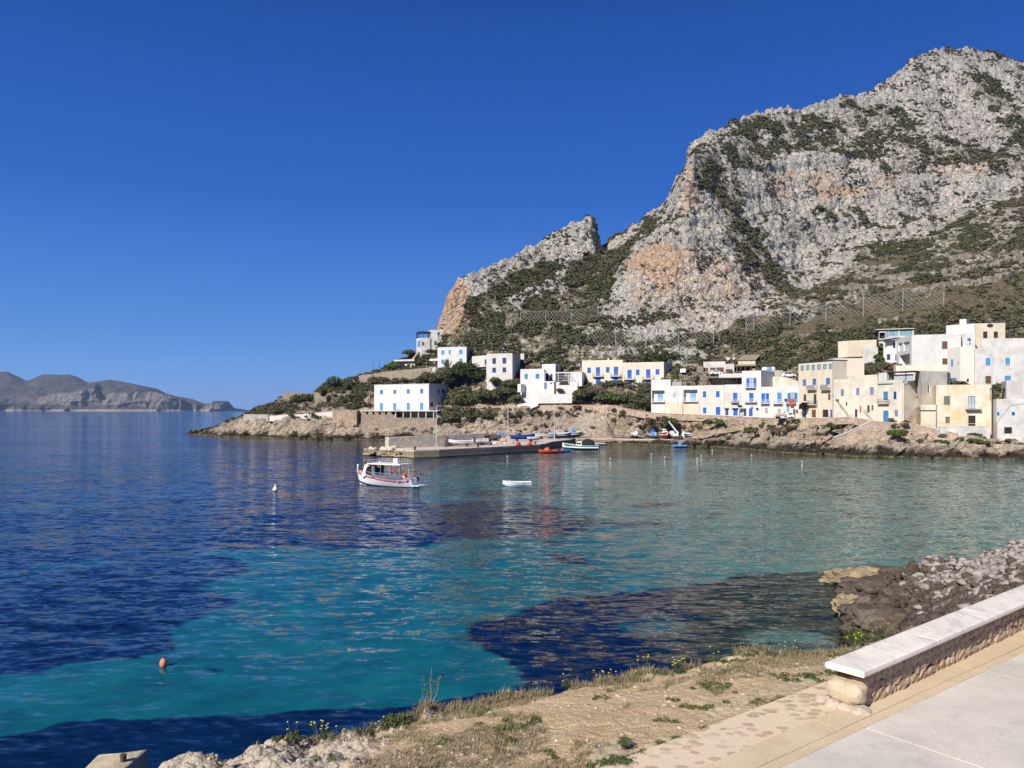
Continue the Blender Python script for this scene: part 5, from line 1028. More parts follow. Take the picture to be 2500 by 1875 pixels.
a, z0 = f.hit(*Z(165, 670)); b, z1 = f.hit(*Z(428, 588)); part_box(h, 'upper_parapet', f, .0, b, z0 - .3, z1, -4, -.003, WHITE)
a, z0 = f.hit(*Z(575, 670)); b, z1 = f.hit(*Z(732, 600)); m = MB()
for u in (a, (a + b) / 2, b):
    for o in (-1, -3.5): bar(m, f, u - .07, u + .07, z0 - .3, z1, o - .07, o + .07)
bar(m, f, a - .2, b + .2, z1, z1 + .15, -3.8, -.8); m.build('pergola', DBROWN, h.root)
a, _ = f.hit(*Z(430, 650)); b, z1 = f.hit(*Z(565, 620)); part_box(h, 'shade_screen', f, a, b, z1 - 1.2, z1, -1.1, -.9, GREYP)
h = House('grey_row_house', 'pale grey plain house with four closed blue openings in the promenade row', foot(Z(820, 0)[0], 225, Z(1153, 0)[0], 221.5, None, 9), zt_(Z, 820, 668, 225), gz(Z(0, 1070)[1], 222), PALE, Z=Z)
for q in [(858, 745, 913, 830), (1035, 742, 1093, 828), (860, 962, 915, 1047)]: h.add('shut', *q, col_=BLUE, surround=WPAINT)
h.add('door', 1038, 962, 1097, 1068, col_=BLUE); h.finish(3)
m = MB(); f = h.fac[0]; _, zb1 = f.hit(*Z(900, 912)); bar(m, f, 0, f.L, zb1 - .08, zb1, .003, .06); m.build('string_course', WHITE, h.root)
h = House('row_house', 'white promenade house whose first-floor balcony holds potted plants, left of the tower house', foot(Z(1155, 0)[0], 221.3, Z(1390, 0)[0], 218.6, None, 9), zt_(Z, 1155, 658, 221), gz(Z(0, 1080)[1], 219), WHITE2, Z=Z)
h.add('shut', 1272, 770, 1327, 893, col_=BLUE, sill=False); h.balcony(1248, 1345, 897, slab=STONE); h.add('glassdoor', 1168, 988, 1207, 1073, col_=NAVY, frame=BLUE); h.add('door', 1275, 985, 1330, 1077, col_=BLUE)
f = h.fac[0]; a, z1 = f.hit(*Z(1150, 976)); b, _ = f.hit(*Z(1212, 976)); part_box(h, 'door_canopy', f, max(a, .02), b, z1, z1 + .12, .0, .7, GREYP); a, z1 = f.hit(*Z(1255, 976)); b, _ = f.hit(*Z(1340, 976)); part_box(h, 'door_canopy', f, a, b, z1, z1 + .12, .0, .7, GREYP); h.finish(3)
h = House('tower_house', 'tall narrow white house with open blue shutters and bracketed top balcony', foot(Z(1390, 0)[0], 218.4, Z(1648, 0)[0], 214.6, None, 9), zt_(Z, 1648, 466, 214.6), gz(Z(0, 1092)[1], 216), WHITE, Z=Z)
h.add('open', 1487, 570, 1548, 692, col_=BLUE, pane=CURT, leaf=.8); h.balcony(1445, 1582, 697); h.add('shut', 1490, 772, 1545, 893, col_=BLUE, sill=False); h.balcony(1435, 1600, 893, slab=WHITE)
h.add('glassdoor', 1413, 978, 1450, 1083, col_=BLUE); h.add('door', 1485, 980, 1533, 1085, col_=BLUE); h.add('shut', 1582, 972, 1613, 1007, col_=NAVY)
f = h.fac[0]; a, z1 = f.hit(*Z(1508, 975)); part_box(h, 'air_conditioner', f, a, a + .8, z1, z1 + .6, .01, .32, GREYP); h.finish(3)
merged_wing(h, 'wing', foot(Z(1655, 0)[0], 225, Z(1945, 0)[0], 222, None, 6), zt_(Z, 1655, 472, 225), gz(Z(0, 700)[1], 222), GREYC, Z, [(('hole', 1893, 645, 1935, 662), {})])
for q, c_ in [(1700, WPAINT), (1765, LBLUE), (1800, WPAINT)]:
    m = MB(); p = W(*Z(q, 470), 226); m.lathe((p.x, p.y, p.z), [(.85, 0), (.9, .1), (.9, .8), (.6, 1.05), (.2, 1.1)], 12); m.build('water_tank', c_, h.root, smooth=True)
h = House('laundry_house', 'low white house with laundry hung from its right balcony', foot(Z(1650, 0)[0], 214.4, Z(2155, 0)[0], 204.5, None, 9), zt_(Z, 1650, 688, 214.4), gz(Z(0, 1110)[1], 209), WHITE, Z=Z)
h.add('open', 1695, 775, 1717, 905, col_=BLUE, pane=CURT, leaf=.95); h.add('shut', 1868, 768, 1924, 902, col_=LBLUE, sill=False); h.add('open', 2045, 768, 2100, 890, col_=MBLUE, pane=CURT, leaf=.9)
h.balcony(1660, 1775, 910); h.balcony(1828, 1950, 912); lb = h.balcony(2000, 2130, 908)
h.add('glass', 1705, 973, 1740, 1045, col_=BROWN, pane=CURT); h.add('glass', 1878, 990, 1918, 1050, col_=BROWN, pane=CURT); h.add('glassdoor', 1993, 945, 2030, 1095, col_=MBLUE, pane=LGLASS); h.add('door', 2083, 990, 2110, 1108, col_=BROWN); h.add('shut', 2122, 998, 2145, 1047, col_=DBROWN); h.finish(3)
f = h.fac[0]
for (x0, x1, y0, y1, c_, lbl) in [(1998, 2035, 848, 890, NAVY, 'dark blue cloth hung leftmost on the laundry balcony'), (2050, 2085, 848, 885, DARKM, 'black cloth hung in the middle of the laundry balcony'), (2062, 2110, 850, 935, ORANGE, 'long orange cloth hanging from the laundry balcony'), (2112, 2130, 850, 900, BROWN, 'brown cloth hung rightmost on the laundry balcony')]:
    a, z1 = f.hit(*Z(x0, y0)); b, z0 = f.hit(*Z(x1, y1)); m = MB(); k_ = 6
    o_ = 1.05 + (0.05 if c_ is ORANGE else 0)
    for q in range(k_): u = a + (b - a) * q / k_; u2 = a + (b - a) * (q + 1) / k_; bar(m, f, u, u2, z0 + (q % 2) * .12, z1, o_ + (q % 2) * .03, o_ + .03 + (q % 2) * .03)
    tag(m.build('laundry', c_), lbl, 'laundry')
# restaurant terrace behind row
f = Fac(XY(Z(930, 0)[0], 232), XY(Z(1388, 0)[0], 229)); r_ = empty('terrace_pergola', (*f.P(f.L / 2, 0)[:2], gz(Z(0, 655)[1], 230)), 0, 'dark timber pergola with white back wall on the flat roofs of the promenade row', 'pergola')
zp = gz(Z(0, 568)[1], 230); zb = gz(Z(0, 660)[1], 230); m = MB(); bar(m, f, 0, f.L, zp - .15, zp + .1, -4, 0); m.build('roof', DBROWN, r_)
m = MB(); bar(m, f, 0, f.L, zb - 2, zb - .2, -5, -.1); m.build('base', PALE, r_)
for q in range(8): m = MB(); u = f.L * q / 7.05; bar(m, f, u, u + .15, zb - .2, zp - .16, -.2, -.05); m.build('post', DBROWN, r_)
m = MB(); bar(m, f, f.L * .33, f.L * .72, zb - .2, zp - .5, -3.8, -3.6); m.build('back_wall', WHITE, r_)
m = MB(); bar(m, f, f.L * .48, f.L * .6, zb - .1, zp - .2, -3.58, -3.5); m.build('door', BLUE, r_)
wall('dry_stone_wall', 'grey dry stone retaining wall behind the roof pergola', [(1663, 238, 915), (1700, 236.5, 916), (1755, 234, 919), (1800, 232, 914)], GSTONE, .8, None, base=4.5)
wall('white_parapet', 'low white wall above the roof pergola', [(1755, 233, 913), (1812, 231, 911)], WHITE, .4, None, base=1.4)
# ---- upper middle houses
h = House('shutter_house', 'small white upper house with brown shutters and parked white car', foot(Z(870, 0)[0], 240, Z(1165, 0)[0], 238, None, 7), zt_(Z, 1000, 347, 239), gz(Z(0, 525)[1], 239), WHITE2, Z=Z)
for q in [(880, 433, 935, 483), (962, 430, 1033, 500), (1048, 428, 1143, 487)]: h.add('shut', *q, col_=BROWN)
h.finish(3)
merged_wing(h, 'wing', foot(Z(1165, 0)[0], 237.6, Z(1285, 0)[0], 237, None, 6), zt_(Z, 1200, 377, 237), gz(Z(0, 520)[1], 237), WHITE2, Z, [(('open', 1203, 450, 1235, 510), {'col_': BROWN, 'leaf': .7})])
merged_wing(h, 'wing', foot(Z(1150, 0)[0], 246, Z(1300, 0)[0], 245, None, 5), zt_(Z, 1200, 288, 245), gz(Z(0, 345)[1], 245), WHITE2, Z, [(('shut', 1232, 292, 1262, 340, 0, BROWN), {})])
f = Fac(XY(Z(1040, 0)[0], 245), XY(Z(1160, 0)[0], 244.5)); zz = gz(Z(0, 290)[1], 245); part_box(h, 'porch_roof', f, 0, f.L, zz, zz + .2, -3, 0, BROWN); part_box(h, 'porch_wall', f, 0, f.L, zz - 2.6, zz - 1.7, -3, 0, WHITE)
h = House('tiled_house', 'cream house with weathered tiled roofs under the small cave', foot(Z(1338, 0)[0], 238, Z(1572, 0)[0], 237, (Z(1648, 0)[0], 243)), zt_(Z, 1450, 326, 237), gz(Z(0, 520)[1], 237), CREAM, Z=Z, parap=.05)
for q in [(1384, 345, 1394, 360), (1508, 342, 1518, 356)]: h.add('hole', *q)
h.finish(3)
f = h.fac[0]; zt = h.zt; m = MB(); A, B = f.P(-.3, zt, .35), f.P(f.L + .2, zt, .35); C, D_ = Vector((*h.foot[2], zt + 2.0)), Vector((*h.foot[3], zt + 2.0)); m.prism([A[:2], B[:2], C[:2], D_[:2]], [zt + .01, zt + .01, zt + 1.95, zt + 1.95], [zt + .2, zt + .2, zt + 2.15, zt + 2.15]); m.build('tiled_roof', TILE, h.root)
m = MB(); a, z1 = f.hit(*Z(1345, 384)); z0 = gz(Z(0, 408)[1], 237); fo = f; m.prism([f.P(-1.3, 0, 2.6)[:2], f.P(f.L, 0, 2.6)[:2], f.P(f.L, 0, .0)[:2], f.P(-.3, 0, .0)[:2]], [z0 - .1, z0 - .1, z1 - .1, z1 - .1], [z0, z0, z1, z1]); m.build('porch_roof', TILE, h.root)
for u in (.1, .38, .7, .98): m = MB(); bar(m, f, f.L * u - .12, f.L * u + .12, h.zb - 1, z0 - .11, 2.2, 2.4); m.build('porch_post', BROWN, h.root)
m = MB(); bar(m, f, .1, f.L * .97, h.zb, z0 - .3, .02, .1); m.build('painted_porch_shade', DBROWN, h.root)  # dark brown sheet stands in for the shade beneath the porch roof
h = House('stone_hut', 'small rubble stone hut with a low tiled roof and dark doorway', foot(Z(545, 0)[0], 244, Z(775, 0)[0], 242, None, 5), zt_(Z, 600, 432, 243), gz(Z(0, 512)[1], 243), RUB, 'hut', Z=Z, parap=.05)
h.add('hole', 690, 432, 772, 505, depth=1.5); h.finish(2); f = h.fac[0]; zt = h.zt
m = MB(); m.prism([f.P(-.3, 0, .3)[:2], f.P(f.L + .3, 0, .3)[:2], f.P(f.L, 0, -5)[:2], f.P(0, 0, -5)[:2]], [zt + .01, zt + .01, zt + 1.4, zt + 1.4], [zt + .15, zt + .15, zt + 1.55, zt + 1.55]); m.build('tiled_roof', TILE, h.root)
wall('boundary_wall', 'bare grey stone wall between the stone hut and the brown-shuttered house', [(Z(778, 0)[0], 240, Z(0, 398)[1]), (Z(868, 0)[0], 239, Z(0, 405)[1])], GSTONE, .4, None, base=3.5)
wall('stone_wall', 'small grey stone wall under the parked dark car', [(Z(1945, 0)[0], 222, Z(0, 562)[1]), (Z(2120, 0)[0], 219, Z(0, 566)[1])], GSTONE, .6, None, base=2.6)
wall('stone_wall', 'pale patched wall below the small grey stone wall', [(Z(1770, 0)[0], 221, Z(0, 550)[1]), (Z(1960, 0)[0], 218, Z(0, 552)[1]), (Z(2150, 0)[0], 215, Z(0, 612)[1])], CREAM2, .6, None, base=3.6)
# ---- cream houses
Z = Z4
h = House('cream_tall_house', 'tall cream house with a row of six small windows under its dark roof edge', foot(Z(228, 0)[0], 204, Z(618, 0)[0], 192.5, None, 9), zt_(Z, 618, 552, 192.5), gz(Z(0, 1195)[1], 195), CREAM, Z=Z)
for q in [(252, 612, 290, 668), (313, 608, 352, 663), (374, 605, 415, 660), (437, 600, 480, 656), (502, 597, 547, 652), (567, 592, 609, 647)]: h.add('glass', *q, col_=DARKM, pane=LGLASS)
for q in [(278, 768, 313, 840), (388, 760, 427, 828), (540, 752, 582, 823)]: h.add('shut', *q, col_=MBLUE, sill=False)
for q in [(285, 935, 315, 1010), (562, 928, 585, 1000)]: h.add('glass', *q, col_=DARKM, pane=GLASS)
h.add('glassdoor', 398, 932, 430, 1045, col_=DARKM, pane=GLASS)
h.add('glass', 437 - 62, 0, 0, 0) if False else None
h.balcony(345, 441, 880, railh=.95, col_=GREYP); h.balcony(500, 598, 882, railh=.95, col_=GREYP); h.balcony(345, 445, 1050, col_=DARKM)
h.add('door', 278, 1105, 313, 1198, col_=MBLUE); h.add('door', 380, 1107, 422, 1195, col_=BROWN); h.add('door', 502, 1108, 563, 1192, col_=DBROWN); h.add('door', 588, 1105, 606, 1190, col_=BLUE)
f = h.fac[0]
for x0, x1, y0, y1 in [(350, 438, 835, 875), (505, 592, 828, 875)]:
    a, z1 = f.hit(*Z(x0, y0)); b, z0 = f.hit(*Z(x1, y1)); m = MB(); bar(m, f, a, b, z0, z1, .97, 1.0); m.build('balcony_cover', paint('grey_tarpaulin', (.30, .30, .29), .6, .4, 4), h.root)
m = MB(); bar(m, f, -.15, f.L + .1, h.zt + .002, h.zt + .16, -9, .25); m.build('roof_edge', DARKM, h.root)
m = MB(); bar(m, f, f.L - .12, f.L - .02, h.zb, h.zt, .003, .1); m.build('drainpipe', GREYP, h.root)
m = MB()
for x in (300, 364, 428, 492): a, z0 = f.hit(*Z(x, 760)); _, z1 = f.hit(*Z(x, 668)); bar(m, f, a - .07, a + .07, z0, z1, .003, .02)
m.build('water_stain_strip', plaster('rust_stained_cream', (.56, .43, .27), (.45, .33, .2), .5), h.root)
h.finish(3)
h = House('plain_cream_block', 'windowless cream block rising behind the long cream row', foot(Z(620, 0)[0], 194.5, Z(968, 0)[0], 193.5, None, 8), zt_(Z, 800, 527, 194), gz(Z(0, 780)[1], 194), plaster('pinkish_cream_render', (.62, .55, .45), (.55, .45, .35), .3, .6, .3), Z=Z); h.finish(4)
h = House('long_cream_house', 'long weathered cream house with three grey-blue shutters and outside stairs', foot(Z(622, 0)[0], 191.5, Z(1118, 0)[0], 181.8, None, 9), zt_(Z, 1118, 752, 181.8), gz(Z(0, 1200)[1], 186), CREAM2, Z=Z)
for q in [(705, 877, 738, 950), (880, 865, 910, 942), (1035, 855, 1073, 935)]: h.add('shut', *q, col_=LAV)
h.add('glassdoor', 638, 880, 660, 985, col_=WPAINT, pane=CURT); h.add('hole', 760, 1020, 776, 1063); h.add('shut', 918, 1068, 932, 1138, col_=paint('faded_red_paint', (.42, .12, .1), .6)); h.add('door', 865, 1105, 888, 1192, col_=DARKM); h.add('door', 1002, 1058, 1028, 1140, col_=BROWN); h.add('shut', 1052, 1057, 1068, 1112, col_=BROWN); h.add('door', 665, 1138, 685, 1190, col_=paint('tan_board', (.5, .3, .16), .7))
h.finish(3); f = h.fac[0]
def stairs(h, f, xa, ya, xb, yb, zbot, wid=.9, o0=.05, rail=WPAINT, mat=CREAM2, n=14):
    ua, za = f.hit(*h.Z(xa, ya)); ub, zb = f.hit(*h.Z(xb, yb)); m = MB()
    for q in range(n):
        u0 = ua + (ub - ua) * q / n; u1 = ua + (ub - ua) * (q + 1) / n; zz = za + (zb - za) * (q + .5) / n; bar(m, f, min(u0, u1), max(u0, u1), min(zbot, zz - .3), zz, o0, o0 + wid)
    s_ = m.build('stairs', mat, h.root); m = MB(); p0, p1 = f.P(ua, za + .9, o0 + wid), f.P(ub, zb + .9, o0 + wid); m.tube([p0, p1], .035, 5)
    for q in range(9): t = q / 8; p = p0.lerp(p1, t); m.tube([p, p - Vector((0, 0, .9))], .018, 4)
    m.build('handrail', rail, s_)
stairs(h, f, 650, 985, 805, 1185, h.zb - 1, rail=BROWN); stairs(h, f, 985, 1140, 1062, 1222, h.zb - 3, .8, rail=GREYP)
u0, zz = f.hit(*Z(592, 985)); part_box(h, 'stair_landing', f, .05, 1.6, zz - .2, zz, .05, .95, CREAM2)
m = MB(); p = f.P(f.L * .36, h.zt, -1); m.box((p.x, p.y, p.z + .35), (1.8, .8, .8)); m.build('roof_hut', CREAM, h.root)
f2 = Fac(XY(Z(925, 0)[0], 187), XY(Z(1118, 0)[0], 183.5)); part_box(h, 'upper_parapet', f2, 0, f2.L, h.zt - .2, gz(Z(0, 715)[1], 185), -3, 0, CREAM)
h = House('corner_cream_house', 'weathered cream house with blue door, little iron balcony and a glazed roof terrace', [XY(Z(1120, 0)[0], 181.5), XY(Z(1400, 0)[0], 176), XY(2246, 179), XY(2240, 190), XY(Z(1160, 0)[0], 190)], zt_(Z, 1400, 770, 176), gz(Z(0, 1262)[1], 178), CREAM2, Z=Z)
h.add('shut', 1185, 905, 1233, 1000, col_=MBLUE, sill=False); h.balcony(1130, 1253, 1037, col_=DARKM, out=.8); h.add('shut', 1298, 903, 1330, 985, col_=NAVY, surround=LBLUE); h.add('door', 1183, 1118, 1240, 1238, col_=MBLUE); h.add('shut', 1313, 1112, 1345, 1180, col_=LAV)
f = h.fac[0]; a, z1 = f.hit(*Z(1120, 812)); b, _ = f.hit(*Z(1288, 812)); part_box(h, 'ledge', f, max(a, 0), b, z1 - .14, z1, .0, .3, GREYP); h.finish(4)
m = MB(); f1_ = h.fac[1]; p = [f1_.P(f1_.L, h.zt - .1, .06), f1_.P(.3, h.zt - .9, .06), f1_.P(.3, h.zb, .06)]; m.tube(p, .08, 6); m.build('drainpipe', WPAINT, h.root)
zz = gz(Z(0, 690)[1], 180); m = MB(); a, _ = f.hit(*Z(1205, 700)); bar(m, f, a, f.L + 2.4, zz, zz + .18, -5.5, -.4); m.build('terrace_roof', DBROWN, h.root)
m = MB(); bar(m, f, a + 1.2, f.L + 1.6, h.zt - .3, zz - .5, -1.6, -1.5); m.build('terrace_screen', CURT, h.root)
for u in (a + .1, a + 1.1, f.L - .2): m = MB(); bar(m, f, u, u + .12, h.zt - .3, zz - .01, -1.4, -1.28); m.build('terrace_post', DARKM, h.root)
part_box(h, 'terrace_wall', f, -.02, a + .1, h.zt - .3, gz(Z(0, 690)[1], 180), -3, -.3, WHITE2)
# ---- right hand group
Z = Z5
h = House('salmon_cream_house', 'cream corner house with a stone stair at its foot, right of the glazed roof terrace', [XY(Z(408, 0)[0], 181), XY(Z(485, 0)[0], 172.5), XY(Z(752, 0)[0], 176), XY(Z(790, 0)[0], 186), XY(Z(430, 0)[0], 188)], zt_(Z, 485, 632, 172.5), gz(Z(0, 1190)[1], 173), CREAM2, Z=Z)
h.add('glass', 545, 790, 567, 876, face=1, col_=WPAINT, pane=GLASS); h.add('hole', 425, 905, 442, 930); h.finish(4)
merged_wing(h, 'wing', foot(Z(205, 0)[0], 188, Z(752, 0)[0], 184, None, 6), zt_(Z, 600, 572, 185), gz(Z(0, 700)[1], 185), BEIGE, Z, [])
stairs(h, Fac(XY(Z(305, 0)[0], 175.5), XY(Z(470, 0)[0], 171.6)), 320, 1180, 445, 1010, 5.5, 1.2, -.9, rail=CREAM2, mat=STONE, n=12)
h2 = House('entrance_porch', 'small cream porch block with a grey canopy line left of the yellow flaking house', foot(Z(470, 0)[0], 169.5, Z(632, 0)[0], 167, None, 4), zt_(Z, 550, 996, 168), gz(Z(0, 1222)[1], 168), CREAM2, 'porch', Z=Z); h2.finish(3)
f = h2.fac[0]; _, z1 = f.hit(*Z(550, 1058)); part_box(h2, 'canopy', f, .0, f.L, z1, z1 + .1, .003, .3, BROWN); a, z1 = f.hit(*Z(482, 1065)); b, z0 = f.hit(*Z(622, 1215)); part_box(h2, 'garage_door', f, a, b, z0, z1, .003, .05, CREAM)
h = House('flaking_yellow_house', 'flaking yellow house with a white-railed balcony over a brown door', [XY(Z(635, 0)[0], 167.5), XY(Z(1225, 0)[0], 164.5), XY(Z(1250, 0)[0], 173), XY(Z(577, 0)[0], 176)], zt_(Z, 900, 782, 166), gz(Z(0, 1232)[1], 166), YELLOW, Z=Z)
h.add('shut', 720, 905, 783, 995, col_=GGREEN); h.add('glassdoor', 977, 905, 1050, 1040, col_=DARKM, pane=CURT); h.balcony(945, 1105, 1045, col_=WPAINT, slab=BROWN, brackets=False); h.add('shut', 735, 1125, 780, 1193, col_=GGREEN); h.add('door', 980, 1113, 1053, 1222, col_=DBROWN); h.finish(2)
m = MB(); f = h.fac[0]; u, z1 = f.hit(*Z(908, 790)); _, z0 = f.hit(*Z(908, 1120)); bar(m, f, u - .1, u + .1, z0, z1, .003, .08); m.build('downpipe', WHITE, h.root)
_, z1 = f.hit(*Z(900, 1195)); part_box(h, 'plinth_band', f, 0, f.L, z1 - .08, z1, .003, .06, CREAM)
wall('grey_plinth_wall', 'patchy grey cement wall beneath the flaking yellow house', [(Z(680, 0)[0], 164.5, Z(0, 1232)[1]), (Z(1212, 0)[0], 162, Z(0, 1228)[1])], GPLINTH, 1.5, WHITE2, base=3.6)
h = House('white_waterfront_house', 'white stepped house at the right edge with patched base and black grated window', [XY(Z(1278, 0)[0], 160.5), XY(Z(1900, 0)[0], 157), XY(Z(1900, 0)[0], 166), XY(Z(1220, 0)[0], 168)], zt_(Z, 1278, 935, 160.5), gz(Z(0, 1400)[1], 160), WHITE2, Z=Z)
h.add('shut', 1285, 1073, 1307, 1105, col_=NAVY, surround=LBLUE); h.add('shut', 1442, 1073, 1473, 1105, col_=NAVY, surround=LBLUE); h.add('hole', 1362, 1235, 1445, 1305); h.finish(3)
merged_wing(h, 'wing', foot(Z(1385, 0)[0], 161.5, Z(1900, 0)[0], 159, (Z(1900, 0)[0], 172), lside=(Z(1330, 0)[0], 170)), zt_(Z, 1385, 738, 161), gz(Z(0, 940)[1], 161), WHITE2, Z, [])
f = h.fac[0]; m = MB(); pl = [f.P(*f.hit(*Z(1278, 1188)), .03), f.P(*f.hit(*Z(1430, 1003)), .03), f.P(*f.hit(*Z(1572, 985)), .03), f.P(*f.hit(*Z(1800, 975)), .03)]; m.tube(pl, .06, 5); m.build('drainpipe', GREYP, h.root); m = MB(); m.tube([f.P(*f.hit(*Z(1282, 1190)), .05), f.P(*f.hit(*Z(1282, 1390)), .05)], .09, 6); m.build('drainpipe', GREYP, h.root)
u, z1 = f.hit(*Z(1290, 1300)); m = MB(); bar(m, f, .3, f.L, h.zb - 2, z1 - .6, .003, .03); m.build('patched_base', plaster('worn_base_plaster', (.66, .63, .59), (.46, .41, .36), 1.2, 1.1, .4), h.root)
fp = Fac(XY(Z(1205, 0)[0], 164.5), XY(Z(1385, 0)[0], 163.2)); zz = gz(Z(0, 828)[1], 164); m = MB(); bar(m, fp, 0, fp.L, zz, zz + .15, -4, 0); bar(m, fp, .1, .2, h.zt - .3, zz, -.2, -.1); bar(m, fp, fp.L * .25, fp.L * .25 + .1, h.zt - .3, zz, -.2, -.1); m.build('roof_canopy', DBROWN, h.root)
h = House('loggia_house', 'large white upper house with glazed loggias on its left side and brown shutters', [XY(Z(375, 0)[0], 199), XY(Z(900, 0)[0], 196.5), XY(Z(910, 0)[0], 207), XY(Z(215, 0)[0], 211)], zt_(Z, 375, 252, 199), gz(Z(0, 600)[1], 198), WHITE, Z=Z)
h.add('shut', 700, 322, 755, 400, col_=BROWN); h.add('shut', 703, 503, 758, 568, col_=BROWN); h.add('glass', 228, 345, 272, 418, face=3, col_=WPAINT, pane=CURT, depth=.5); h.add('glass', 285, 335, 352, 410, face=3, col_=WPAINT, pane=CURT, depth=.5); h.add('recess', 243, 472, 355, 578, face=3, depth=1.6); h.finish(4)
h = House('glass_veranda_house', 'low house with a glazed blue veranda and brown beams behind the loggia house', foot(Z8(425, 0)[0], 222, Z8(1210, 0)[0], 219, None, 7), zt_(Z8, 800, 405, 220), gz(Z8(0, 640)[1], 220), WHITE2, Z=Z8)
h.add('glass', 570, 455, 640, 590, col_=LBLUE, pane=LGLASS); h.add('glass', 650, 448, 850, 545, col_=BROWN, pane=LGLASS); h.add('glass', 888, 440, 1172, 540, col_=BROWN, pane=LGLASS); h.add('hole', 435, 480, 560, 610, depth=1.); h.finish(3)
f = h.fac[0]; part_box(h, 'roof_beam', f, -.2, f.L + .2, h.zt - .35, h.zt + .0, .01, .12, BROWN); part_box(h, 'roof_slab', f, -.8, f.L + .2, h.zt + .01, h.zt + .22, -7, .5, CREAM)
u, z1 = f.hit(*Z8(130, 480)); m = MB(); bar(m, f, u, -.81, z1 - .1, z1 + .1, -3, .3); bar(m, f, u + .2, u + .3, z1 - 2.6, z1 - .1, 0, .1); m.build('side_awning', DBROWN, h.root)
h = House('sloping_roof_house', 'white house with a dark sloping lean-to roof and deep blue windows', foot(Z8(525, 0)[0], 212.5, Z8(820, 0)[0], 210.5, None, 7), zt_(Z8, 700, 640, 211), gz(Z8(0, 1110)[1], 211), WHITE, Z=Z8)
h.add('recess', 560, 650, 795, 828, depth=1.4); inrec(h, 712, 705, 788, 825, 1.4, NAVY, GLASS, 'window'); h.add('shut', 603, 968, 675, 1095, col_=NAVY); h.add('shut', 790, 970, 816, 1115, col_=BLUE); h.finish(4)
f = h.fac[0]; a, z0 = f.hit(*Z8(290, 690)); b, z1 = f.hit(*Z8(820, 610)); m = MB(); m.prism([f.P(a, 0, .8)[:2], f.P(f.L + .1, 0, .8)[:2], f.P(f.L + .1, 0, -5)[:2], f.P(a, 0, -5)[:2]], [z0, z1, z1 + .4, z0 + .4], [z0 + .18, z1 + .18, z1 + .6, z0 + .6]); m.build('lean_to_roof', DARKM, h.root)
wall('yellow_terrace_wall', 'long pale yellow garden wall left of the lean-to roof', [(2046, 214, 834), (2070, 212.5, 832), (2140, 211, 829)], CREAM, .5, None, base=4.5)
wall('white_garden_wall', 'short white wall under the yellow garden wall', [(Z8(60, 0)[0], 209, Z8(0, 810)[1]), (Z8(270, 0)[0], 208.5, Z8(0, 790)[1]), (Z8(400, 0)[0], 208.3, Z8(0, 810)[1])], WHITE2, .5, None, base=5.)
h = House('white_middle_block', 'white block with tiny windows between the loggia house and the biggest white house', [XY(Z(755, 0)[0], 193), XY(Z(893, 0)[0], 188.5), XY(Z(1052, 0)[0], 187.6), XY(Z(1052, 0)[0], 196), XY(Z(765, 0)[0], 200)], zt_(Z, 893, 378, 188.5), gz(Z(0, 790)[1], 188), plaster('warm_white_plaster', (.62, .59, .53), (.6, .56, .48), .3, 1.1, .3), Z=Z)
h.add('shut', 793, 715, 850, 775, col_=LBLUE); h.add('hole', 962, 720, 985, 755, face=1); h.add('shut', 795, 515, 815, 585, col_=LBLUE); h.add('hole', 866, 535, 875, 572); h.finish(3)
h = House('big_white_house', 'biggest white house, flat-fronted, with four openings high on the right', foot(Z(1047, 0)[0], 187, Z(1900, 0)[0], 182, None, 10), zt_(Z, 1200, 392, 186), gz(Z(0, 800)[1], 186), WHITE2, Z=Z)
h.add('shut', 1157, 495, 1220, 577, col_=LBLUE, surround=WPAINT); h.add('shut', 1367, 490, 1428, 573, col_=LBLUE, surround=WPAINT); h.add('shut', 1163, 692, 1220, 770, col_=BROWN); h.add('shut', 1368, 687, 1430, 737, col_=LBLUE); h.finish(3)
f2 = Fac(XY(Z(1120, 0)[0], 193), XY(Z(1900, 0)[0], 190)); part_box(h, 'roof_parapet', f2, 0, f2.L, h.zt - .5, gz(Z(0, 288)[1], 192), -.3, 0, WHITE2)
h = House('yellow_topped_house', 'upper house, its right half cream with two dark shutters and an oval vent', foot(Z(1055, 0)[0], 201.5, Z(1372, 0)[0], 200, None, 8), zt_(Z, 1200, 126, 200.6), gz(Z(0, 380)[1], 200), CREAM, Z=Z)
h.add('shut', 1133, 213, 1185, 288, col_=DBROWN, surround=CREAM); h.add('shut', 1247, 213, 1297, 283, col_=DBROWN, surround=CREAM); h.finish(3)
f = h.fac[0]; u, z1 = f.hit(*Z(1210, 152)); m = MB(); c = f.P(u, z1, .03); m.box(c, (.01, .01, .01)); m2 = MB(); n_ = 14; ring = [f.P(u + .75 * math.cos(q * 6.283 / n_), z1 + .5 * math.sin(q * 6.283 / n_), .05) for q in range(n_)]; m2.poly(ring); m2.poly([p - Vector((*f.n, 0)) * .045 for p in ring]); m2.build('oval_vent', DARKM, h.root)
merged_wing(h, 'wing', foot(Z(742, 0)[0], 207, Z(1053, 0)[0], 202, None, 8), zt_(Z, 900, 138, 204), gz(Z(0, 300)[1], 204), WHITE, Z, [])
merged_wing(h, 'wing', foot(Z(885, 0)[0], 204.2, Z(958, 0)[0], 203.2, None, 4), zt_(Z, 900, 84, 204), gz(Z(0, 180)[1], 204), WHITE, Z, [])
merged_wing(h, 'wing', foot(Z(890, 0)[0], 198.5, Z(1052, 0)[0], 197.5, None, 5), zt_(Z, 950, 236, 198), gz(Z(0, 400)[1], 198), WHITE2, Z, [])
